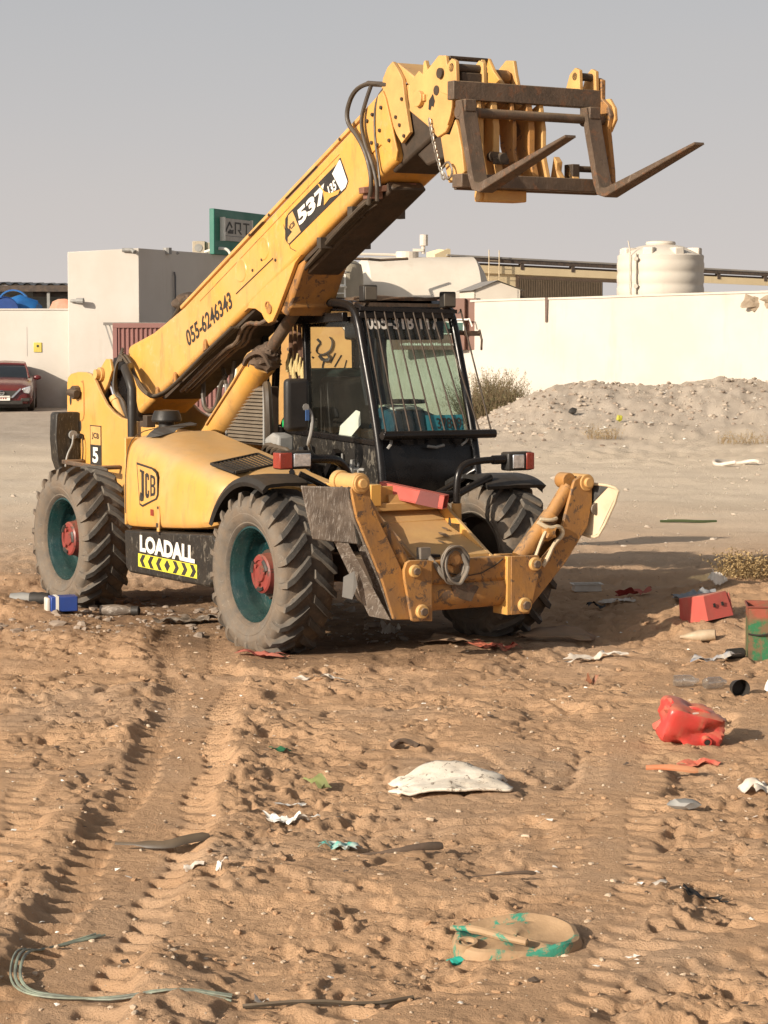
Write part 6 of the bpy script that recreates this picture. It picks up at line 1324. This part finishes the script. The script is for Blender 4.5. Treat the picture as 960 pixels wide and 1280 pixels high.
# half buried green jug in the foreground
gx0, gy0 = .50, 8.42
gj = thing('green_jug', 'sand filled green plastic jug half buried in the foreground sand', 'jug', (gx0, gy0, H1(gx0,gy0)+.012)); gj.rotation_euler = (radians(9), radians(-4), radians(8))
b = B(); prof = [(-.08,.94),(-.03,1.0),(.015,1.0),(.042,.95),(.048,.88),(.040,.80),(.028,.72),(.03,.4),(.034,0)]
n_ = 48; vs = []
for z_, r_ in prof:
    for i in range(n_):
        t = 2*pi*i/n_; ex_ = abs(cos(t))**.8*(1 if cos(t) >= 0 else -1); ey_ = abs(sin(t))**.8*(1 if sin(t) >= 0 else -1); w_ = 1+.05*mn.noise(Vector((cos(t)*2,sin(t)*2,3)))
        vs.append((ex_*.245*r_*w_, ey_*.17*r_*w_, z_+.02*mn.noise(Vector((cos(t)*1.5,sin(t)*1.5,z_*4)))))
b.add(vs, [(k*n_+i, k*n_+(i+1) % n_, (k+1)*n_+(i+1) % n_, (k+1)*n_+i) for k in range(len(prof)-1) for i in range(n_)]); b.obj('jug_body', 'greenjug', gj, smooth=True)
b = B(); b.tube([(-.24,.06,.07),(-.16,.02,.075),(-.05,-.06,.06),(.02,-.12,.06)], [.010,.016,.014,.006], n=8, smooth=2); b.obj('jug_handle', 'greenjug', gj, smooth=True)
b = B(); b.lathe([(0,.04),(.03,.042),(.03,.03),(0,.026)], (-.20,-.05,.03), 'z', 20); nk = b.obj('jug_neck', 'greenjug', gj, smooth=True); 
b = B(); b.cyl((-.20,-.05,.03),(-.20,-.05,.045),.027,n=16); b.obj('neck_hole', 'print', gj)
b = B(); b.blob((-.25,-.09,.0), .035, .4, 4, 2, (1.2,.8,.5)); b.obj('green_shard', mat('bright_teal', (.02,.36,.28), rough=.5), gj)
sheet('foam_slab', 'half buried white foam slab with cracked edge in the middle of the sand', 'foam slab', .32, 11.25, .62, .34, .12, 'foam', .006, 5, .008, 8, 24, .16, thick=.012, arch=.06)
sheet('crumpled_paper', 'crumpled white papers just left of centre on the sand', 'paper', -.43, 10.55, .26, .15, .3, 'paper', .03, 11, .01, 2, 22, .6)
sheet('crumpled_paper', 'flat white paper strip just above the crumpled white papers', 'paper', -.46, 10.95, .17, .07, .1, 'paper', .02, 14, .008, 3, 10, .4)
sheet('torn_wrapper', 'torn teal and white wrapper on the sand right of the crumpled papers', 'wrapper', -.20, 9.98, .19, .12, -.5, 'teal_wrap', .03, 13, .01, 7, 16, .5)
b = B(); b.tube([(-.16,0,.02),(-.05,.0,.03),(.03,-.01,.045),(.12,.03,.05),(.2,.06,.045)], [.006,.012,.018,.022,.016], n=10, smooth=1, flat=.6); o = b.obj('rolled_bark', 'cloth_brown', None, smooth=True); o.location = (.06, 9.92, H1(.06,9.92)); tag(o, 'dark brown rolled strip beside the teal wrapper', 'bark strip')
b = B(); b.tube([(-.22,.02,.03),(-.1,.0,.03),(.02,-.02,.03),(.10,.01,.05),(.20,.06,.055)], [.008,.02,.024,.024,.012], n=8, smooth=1, flat=.28); o = b.obj('rubber_strip', 'rubber', None, smooth=True); o.location = (-.98, 10.0, H1(-.98,10.0)); tag(o, 'black curved rubber strip lying across the left tyre track', 'rubber strip')
for k, (x, y, s_, lb) in enumerate(((-.80,9.45,.09,'small pale scrap at the sand edge below the rubber strip'),(-.68,9.43,.06,'small bent pale scrap to the right of the other scrap below the rubber strip'))): sheet('plastic_scrap', lb, 'scrap', x, y, s_, s_*.6, k, 'bag', .03, 24, .006, 30+k, 8, .5)
# cable loop at bottom left and dark rod along the bottom edge
def on(pts, dz=.02): zs = hgt(np.array([p[0] for p in pts]), np.array([p[1] for p in pts])); return [(p[0], p[1], z+dz+(p[2] if len(p) > 2 else 0)) for p, z in zip(pts, zs)]
b = B()
for k in range(5):
    d_ = .009*k+.006*(k%2)
    b.tube(on([(-1.10+d_,8.55,.0),(-1.30+d_,8.40),(-1.34+d_,8.15,.03),(-1.33+d_,7.92,.02),(-1.27+d_,7.76,.01),(-1.12,7.70+d_),(-.92,7.72-d_),(-.72,7.66),(-.52,7.62+d_)], .015), .0045, n=6, smooth=2)
o = b.obj('cable_loop', mat('pale_green_cable', (.28,.33,.25), (.12,.12,.1), rough=.5, nscale=12), None, smooth=True); tag(o, 'tangled pale green cable curling at the bottom left corner', 'cable')
b = B(); b.tube(on([(-.48,7.60),(-.25,7.58),(-.05,7.60),(.1,7.68)], .012), .009, n=6, smooth=1); o = b.obj('dark_rod', 'rubber', None, smooth=True); tag(o, 'thin dark rod lying along the bottom edge right of the cable', 'rod')
sheet('plastic_scrap', 'small upright white scrap beside the cable at the bottom edge', 'scrap', -.42, 7.66, .06, .05, 0, 'bag', .04, 20, .01, 41, 7, .4)
sheet('red_rag', 'faded red rag pressed in the sand before the near front wheel', 'rag', -.86, 16.0, .42, .16, .0, 'ragred', .03, 9, .012, 11, 14, .5)
sheet('pale_strip', 'long pale plastic strip left of centre beyond the tyre track', 'strip', -.42, 14.9, .42, .09, .1, 'bag', .012, 9, .01, 12, 12, .5)
# carton, bottle and can by the rear wheel
ct = thing('drink_carton', 'blue box with a white stripe lying by the near rear wheel', 'carton', (-2.60, 18.35, H1(-2.6,18.35)+.06), radians(18))
b = B(); b.box(-.11,.11,-.07,.07,-.06,.065); b.obj('carton_body', 'bluecan', ct, bevel=.008); b = B(); b.box(-.07,-.045,-.0725,.0725,-.0625,.0675); b.obj('white_stripe', 'paper', ct); b = B(); b.box(-.145,-.11,-.06,.06,-.055,.055); b.obj('carton_end', 'bag', ct, bevel=.01)
bt2 = thing('crushed_bottle', 'grey bottle with a black cap end lying behind the near rear wheel', 'bottle', (-3.0, 19.1, H1(-3.0,19.1)+.06), radians(-6))
b = B(); b.lathe([(-.16,.0),(-.15,.045),(-.05,.055),(.02,.05)], axis='x', n=16); b.obj('bottle_body', 'grey_plastic', bt2, smooth=True); b = B(); b.lathe([(.02,.056),(.05,.06),(.09,.056),(.12,.06),(.18,.05),(.19,0)], axis='x', n=16); b.obj('bottle_grip', 'print', bt2, smooth=True)
bt3 = thing('crushed_bottle', 'dirty flattened bottle between the near wheels beside the blue box', 'bottle', (-2.17, 18.5, H1(-2.17,18.5)+.04), radians(-8))
b = B(); b.lathe([(-.16,.0),(-.15,.04),(-.03,.05),(.06,.042),(.10,.028),(.11,.028)], axis='x', n=14); b.obj('bottle_body', 'scraped', bt3, smooth=True); b = B(); b.lathe([(.11,.038),(.17,.04),(.18,.025),(.13,.02)], axis='x', n=14); b.obj('bottle_cap', 'print', bt3, smooth=True)
sheet('cloth_heap', 'grey rags and leaf litter under the side box', 'rags', -1.55, 18.0, .60, .26, .1, 'scraped', .06, 9, .01, 51, 18, .5)
sheet('red_rag', 'bright red torn rag before the far front wheel', 'rag', .80, 16.6, .42, .16, -.5, 'canred', .05, 8, .01, 13, 16, .5)
sheet('cardboard', 'brown cardboard flap folded before the far front wheel', 'cardboard', 1.28, 17.0, .62, .26, -.1, 'card', .03, 4, .02, 14, 14, .35, arch=.06, thick=.006)
sheet('cardboard', 'sandy brown cardboard piece left of the bright red rag', 'cardboard', .45, 16.8, .45, .2, .1, 'card', .03, 5, .01, 15, 12, .4, arch=.03, thick=.006)
sheet('white_rag', 'long white rag lying in sun beyond the cardboard flap', 'rag', 1.50, 16.0, .50, .14, .05, 'bag', .045, 8, .01, 16, 18, .55)
sheet('crumpled_bag', 'crumpled clear bag between the front wheels in shade', 'bag', .05, 17.3, .16, .12, 0, 'bag', .10, 14, .01, 17, 12, .4)
# shaded litter to the right
cb = thing('clear_tray', 'clear plastic tray lying in the machine shadow', 'tray', (1.77, 19.8, H1(1.77,19.8)+.03), .1)
b = B(); b.loft([[(x*.12*k,y*.07*k,z) for x,y in ((-1,-1),(1,-1),(1,1),(-1,1),(-1,-1))] for k, z in ((1.0,-.02),(.95,.04),(1.12,.045),(1.15,.04))], cap=False); b.box(-.11,.11,-.065,.065,-.02,-.017); b.obj('tray_shell', 'bag', cb)
sheet('red_cloth', 'dark red cloth lying in the machine shadow', 'cloth', 2.10, 19.1, .32, .14, -.1, 'ragred', .05, 8, .01, 18, 14, .4)
sheet('white_cloth', 'grey-white cloth lying in shadow left of the dark red cloth', 'cloth', 1.93, 18.75, .34, .14, -.3, 'bag', .03, 8, .01, 19, 14, .5)
sheet('black_scrap', 'small black scrap left of the grey-white cloth in the shadow', 'scrap', 1.74, 18.6, .16, .08, 0, 'print', .03, 9, .01, 20, 8, .4)
rb = thing('red_crate', 'faded red plastic crate tipped over beside the green tin', 'crate', (2.47, 17.45, H1(2.47,17.45)+.09)); rb.rotation_euler = (radians(-10), radians(-6), radians(33))
b = B(); b.loft([[(x*a_, y*b_, z) for x,y in ((-1,-1),(1,-1),(1,1),(-1,1),(-1,-1))] for a_,b_,z in ((.13,.17,-.09),(.115,.15,.10),(.10,.135,.10),(.115,.155,-.085))], cap=False); b.box(-.115,.115,-.15,.15,.095,.105); b.obj('crate_shell', 'cratered', rb, bevel=.008)
b = B(); b.box(.128,.150,-.15,.15,-.085,.09); b.obj('crate_side', 'cratered', rb, bevel=.02)
b = B(); b.box(-.05,-.03,-.172,-.165,.0,.03).box(.03,.05,-.172,-.165,.0,.03); b.obj('crate_hole', 'print', rb)
sheet('grey_bag', 'grey-blue bag lying behind the red crate', 'bag', 2.53, 18.5, .42, .2, .1, C('grey_blue_bag', (.20,.22,.24), (.3,.3,.3), rough=.5), .08, 6, .01, 24, 16, .45)
sheet('white_tatters', 'white tatters rising behind the grey-blue bag', 'rag', 2.78, 18.9, .18, .12, .5, 'bag', .14, 9, .02, 25, 14, .5)
sheet('striped_cloth', 'blue-grey cloth crumpled in front of the red crate', 'cloth', 2.30, 15.75, .38, .16, .05, C('striped_cloth', (.20,.22,.27), (.45,.4,.33), rough=.9, nscale=16), .05, 9, .01, 26, 18, .5)
b = B(); b.lathe([(-.07,.02),(-.06,.036),(.06,.038),(.07,.03)], axis='x', n=14); o = b.obj('drink_can', 'print', None, smooth=True); o.location = (2.46, 15.85, H1(2.46,15.85)+.035); o.rotation_euler = (0,0,.4); tag(o, 'small dark can at the right end of the blue-grey cloth', 'can')
M['dirty_cream'] = C('dirty_cream', (.45,.36,.25), (.3,.22,.14), rough=.6, dust=.4)
b = B(); b.lathe([(-.12,.0),(-.115,.04),(.0,.045),(.07,.03),(.13,.014),(.15,.014)], axis='x', n=14); o = b.obj('white_bottle', 'dirty_cream', None, smooth=True); o.location = (2.36, 16.9, H1(2.36,16.9)+.04); o.rotation_euler = (0,.1,2.9); tag(o, 'dirty cream bottle lying just below the red crate', 'bottle')
# green tin drum
tn = thing('rusty_tin', 'rusty green square tin standing at the right edge among litter', 'tin', (2.72, 15.95, H1(2.72,15.95)-.02), radians(-6))
b = B()
b.box(-.16,.20,-.15,-.147,0,.38).box(-.16,-.157,-.15,.2,0,.38).box(.197,.20,-.15,.2,0,.38).box(-.16,.20,.197,.20,0,.38)
k = N('green_rusty_tin'); sx_ = k.n('ShaderNodeSeparateXYZ'); k.l(k.tc.outputs['Object'], sx_.inputs[0])
c = k.mix(k.ramp(k.noise(7, 4, .6, stretch=(2.5,2.5,.5)), .46, .60), (.02,.14,.055), (.10,.07,.035)); c = k.mix(k.ramp(sx_.outputs['Z'], .27,.31), c, (.28,.07,.04)); c = k.mix(k.ramp(k.noise(9, 8, .75), .47, .56, 0, .85), c, (.17,.09,.045)); k.l(c, k.b.inputs['Base Color']); k.b.inputs['Roughness'].default_value = .55; k.bump(k.noise(20,6,.7), .4)
b.obj('tin_wall', k.m, tn, bevel=.003)
b = B(); b.tube([(-.16,-.16,.19),(-.08,-.17,.18),(.0,-.18,.20),(.2,-.17,.27)], .006, n=6, smooth=2); b.obj('wire_handle', 'print', tn)
b = B(); b.tube([(-.165,-.155,.378),(.205,-.155,.378),(.205,.205,.378),(-.165,.205,.378),(-.165,-.155,.378)], .007, n=6); b.obj('tin_rim', mat('red_rim', (.22,.06,.04), rough=.6), tn)
# clear bottles and black cup
for k_, (x, y, r_, lb) in enumerate(((1.95,14.6,.05,'clear plastic bottle glinting, left one of the two lying below the tin'),(2.14,14.6,.5,'clear plastic bottle glinting, right one of the two lying below the tin'))):
    o = B().lathe([(-.085,.0),(-.08,.034),(-.03,.038),(-.02,.034),(-.01,.038),(.035,.036),(.065,.016),(.085,.013),(.088,0)], axis='x', n=18).obj('clear_bottle', 'clear', None, smooth=True); o.location = (x, y, H1(x,y)+.045); o.rotation_euler = (0,0,r_); tag(o, lb, 'bottle', 'clear bottles on the sand')
o = B().lathe([(-.05,.06),(.04,.045),(.04,0)], axis='y', n=22).obj('black_cup', 'print', None, smooth=True); o.location = (2.24, 14.28, H1(2.24,14.28)+.05); o.rotation_euler = (0,0,.2); tag(o, 'black cup lying on its side near the right edge, mouth towards the viewer', 'cup')
o = B().blob((0,0,.03), .05, .3, 3, 2, (1.1,.8,.9)).obj('white_lump', 'paper', None, smooth=True); o.location = (2.48, 14.4, H1(2.48,14.4)); tag(o, 'white crumpled lump at the right frame edge beside the black cup', 'lump')
b = B(); b.tube([(-.13,.01,.03),(-.03,.0,.035),(.06,-.02,.03),(.14,-.03,.02)], [.016,.02,.02,.012], n=8, smooth=1, flat=.6); o = b.obj('orange_fragment', C('orange_plastic', (.50,.15,.06), (.42,.2,.1), rough=.6, dust=.3), None, smooth=True); o.location = (1.50, 11.78, H1(1.5,11.78)); tag(o, 'curved orange-red plastic fragment below the jerry can', 'fragment')
sheet('red_fragment', 'flat broken red plastic pieces between the jerry can and the orange fragment', 'fragment', 1.68, 12.02, .24, .07, -.05, 'canred', .03, 12, .008, 27, 12, .5)
sheet('white_bag', 'white plastic bag at the right edge below the jerry can', 'bag', 1.88, 11.3, .20, .15, .2, 'bag', .06, 9, .01, 28, 18, .5)
sheet('copper_scrap', 'small copper brown scrap standing on the sand right of centre', 'scrap', 1.35, 14.72, .10, .08, .4, C('copper_scrap', (.30,.13,.07)), .10, 12, .01, 29, 8, .4)
sheet('black_rag', 'black rag at the lower right on the sand ridge', 'rag', 1.30, 9.08, .20, .07, -.05, 'print', .035, 10, .012, 31, 16, .5)
sheet('grey_card', 'small pinkish grey card left of the black rag', 'card', 1.12, 9.1, .10, .06, .5, 'bag', .03, 12, .01, 32, 8, .3)
b = B(); b.tube([(-.14,-.01,.01),(-.02,.0,.02),(.08,.01,.025),(.13,.015,.02)], [.003,.007,.009,.005], n=7, smooth=1); o = b.obj('brown_stick', 'cloth_brown', None, smooth=True); o.location = (.50, 9.3, H1(.5,9.3)); tag(o, 'short dark brown stick above the half buried green jug', 'stick')
sheet('green_shred', 'dark green plastic shred upper left of the foam slab', 'shred', -.56, 12.2, .13, .05, -.3, C('green_shred', (.02,.12,.05)), .03, 14, .008, 33, 8, .4)
sheet('leaf_shred', 'yellow-green folded leaf standing left of the foam slab', 'leaf', -.34, 11.4, .20, .05, -.9, C('yellow_green', (.20,.22,.07), (.14,.15,.06)), .03, 10, .02, 34, 8, .3, arch=.04)
b = B(); b.tube([(-.07,0,.02),(-.03,.02,.04),(.02,.02,.045),(.08,-.02,.02)], .016, n=7, smooth=1); b.tube([(-.06,-.02,.02),(-.02,.0,.06),(.05,-.01,.03)], .012, n=6, smooth=1); o = b.obj('brown_tangle', 'cloth_brown', None, smooth=True); o.location = (.11, 12.4, H1(.11,12.4)); tag(o, 'brown twisted tangle of peel above the foam slab', 'tangle')
o = B().blob((0,0,.02), .055, .2, 8, 2, (1.5,.9,.55)).obj('grey_stone', 'grey_plastic', None, smooth=True); o.location = (1.42, 10.68, H1(1.42,10.68)); tag(o, 'smooth grey stone alone on the right side of the sand', 'stone')
o = B().tube([(-.35,0,.02),(-.1,.02,.03),(.15,-.02,.02),(.38,.01,.02)], .02, n=6, smooth=1).obj('green_stalk', mat('green_stalk', (.06,.08,.03)), None, smooth=True); o.location = (3.91, 29.3, H1(3.91,29.3)); tag(o, 'thin green stalk lying on the pale track beyond the shadow', 'stalk')
b = B(); b.tube([(cos(t)*.42, sin(t)*.3, .06+.03*sin(3*t)) for t in [i*pi/9 for i in range(14)]], .035, n=8, smooth=1); o = b.obj('white_hose_ring', 'bag', None, smooth=True); o.location = (6.45, 41.6, H1(6.45,41.6)); tag(o, 'dusty white open hose ring at the foot of the rubble bank', 'hose')
o = B().blob((0,0,.05), .08, .3, 3, 1, (1.2,.6,1)).obj('dark_rock', 'print', None); o.location = (4.15, 50.2, H1(4.15,50.2)+.05); tag(o, 'lone black rock on the left part of the rubble bank', 'rock')
# dry weeds behind the tin
def weed(x, y, h_, n, w_, seed, label, m_='straw_w'):
    rnd = random.Random(seed); b = B()
    for i in range(n):
        a_ = rnd.uniform(0,6.28); L = h_*rnd.uniform(.5,1); p = Vector((rnd.uniform(-w_,w_),rnd.uniform(-w_,w_)*.6,0)); d_ = Vector((cos(a_)*.45,sin(a_)*.45,1)).normalized(); pp = [p]
        for k in range(4): d_ = (d_+Vector((rnd.uniform(-.3,.3),rnd.uniform(-.3,.3),-.08))).normalized(); pp.append(pp[-1]+d_*L/4)
        for k in range(4):
            s_ = Vector((.004*(1-k/5),.002,0)); b.add([pp[k]-s_,pp[k]+s_,pp[k+1]+s_*.7,pp[k+1]-s_*.7], [(0,1,2,3)])
            for _ in range(3):
                c_ = pp[k+1]+Vector((rnd.uniform(-.02,.02),rnd.uniform(-.02,.02),rnd.uniform(-.02,.02))); e1 = Vector((rnd.uniform(-1,1),rnd.uniform(-1,1),rnd.uniform(-1,1))).normalized()*rnd.uniform(.008,.02); e2 = e1.orthogonal().normalized()*.006; b.add([c_-e1,c_+e2,c_+e1,c_-e2], [(0,1,2,3)])
    o = b.obj('dry_weed', m_, None, recalc=False); o.location = (x, y, H1(x,y)); tag(o, label, 'weed')
M['straw_w'] = mat('dry_weed_straw', (.42,.30,.14), (.30,.2,.09), rough=.9)
weed(3.15, 19.3, .27, 150, .30, 3, 'dry straw coloured weed clump behind the rusty tin at the right edge')
weed(4.6, 47.5, .35, 60, .35, 4, 'low dry weed tuft at the foot of the rubble bank, centre right'); weed(7.3, 46.5, .3, 60, .5, 5, 'low brown weed tuft at the foot of the rubble bank near the right edge')
o = B().blob((0,0,0), .07, .3, 3, 2, (1,.6,1)).obj('yellow_flower_tuft', mat('yellow_green_tuft', (.40,.38,.03)), None); o.location = (5.1, 49.4, H1(5.1,49.4)+.1); tag(o, 'small bright yellow-green tuft on the rubble bank', 'tuft')

# ------------------------------------------------------------------ every separate piece becomes its own part
SPLIT = {'guard_rod','guard_mount','beam_rib','hub_recess','hose_clip','collar_bolts','boom_hose','underside_pipe','top_hose','head_hose','pivot_hose','hanging_tassel',
         'straw_tuft','panel_edge','tube_rest','wiper','mudguard_stay','hanger_pin','roof_edge_wiring','underside_hose','latch_bolt','valve_hose','hanging_hose','wheel_nuts','grille_slats','stored_box','cradle','panel_line','wall_crack','support_leg','flange_slot','cab_cross_rail','stabiliser_hose','side_vent','locking_pin','cooler_frame','wall_ladder','diagonal'}
ONE = {'collar_bolts':'bolt','wheel_nuts':'wheel_nut','roof_edge_wiring':'roof_wire','grille_slats':'grille_slat'}
def islands(me):
    par = list(range(len(me.vertices)))
    def find(a):
        while par[a] != a: par[a] = par[par[a]]; a = par[a]
        return a
    for e in me.edges: a, b_ = find(e.vertices[0]), find(e.vertices[1]); par[a] = b_
    g_ = {}
    for p in me.polygons: g_.setdefault(find(p.vertices[0]), []).append(p.index)
    return list(g_.values())
for o in list(COL.objects):
    base = o.name.split('.')[0]
    if o.type != 'MESH' or base not in SPLIT: continue
    me = o.data; gs_ = islands(me)
    if len(gs_) < 2: continue
    nm = ONE.get(base, base)
    for q in gs_:
        vi = sorted({v for p in q for v in me.polygons[p].vertices}); mp_ = {v: i for i, v in enumerate(vi)}
        m2 = bpy.data.meshes.new(nm); m2.from_pydata([me.vertices[v].co[:] for v in vi], [], [[mp_[v] for v in me.polygons[p].vertices] for p in q]); m2.update()
        m2.materials.append(me.materials[0]); m2.shade_smooth(); m2.set_sharp_from_angle(angle=radians(45))
        n_o = bpy.data.objects.new(nm, m2); COL.objects.link(n_o); n_o.parent = o.parent; n_o.matrix_local = o.matrix_local.copy()
        for k_, v_ in o.items(): n_o[k_] = v_
        for md in o.modifiers:
            if md.type == 'BEVEL': b2 = n_o.modifiers.new('bevel', 'BEVEL'); b2.width = md.width; b2.segments = md.segments; b2.limit_method = 'ANGLE'; b2.angle_limit = md.angle_limit
    bpy.data.objects.remove(o)
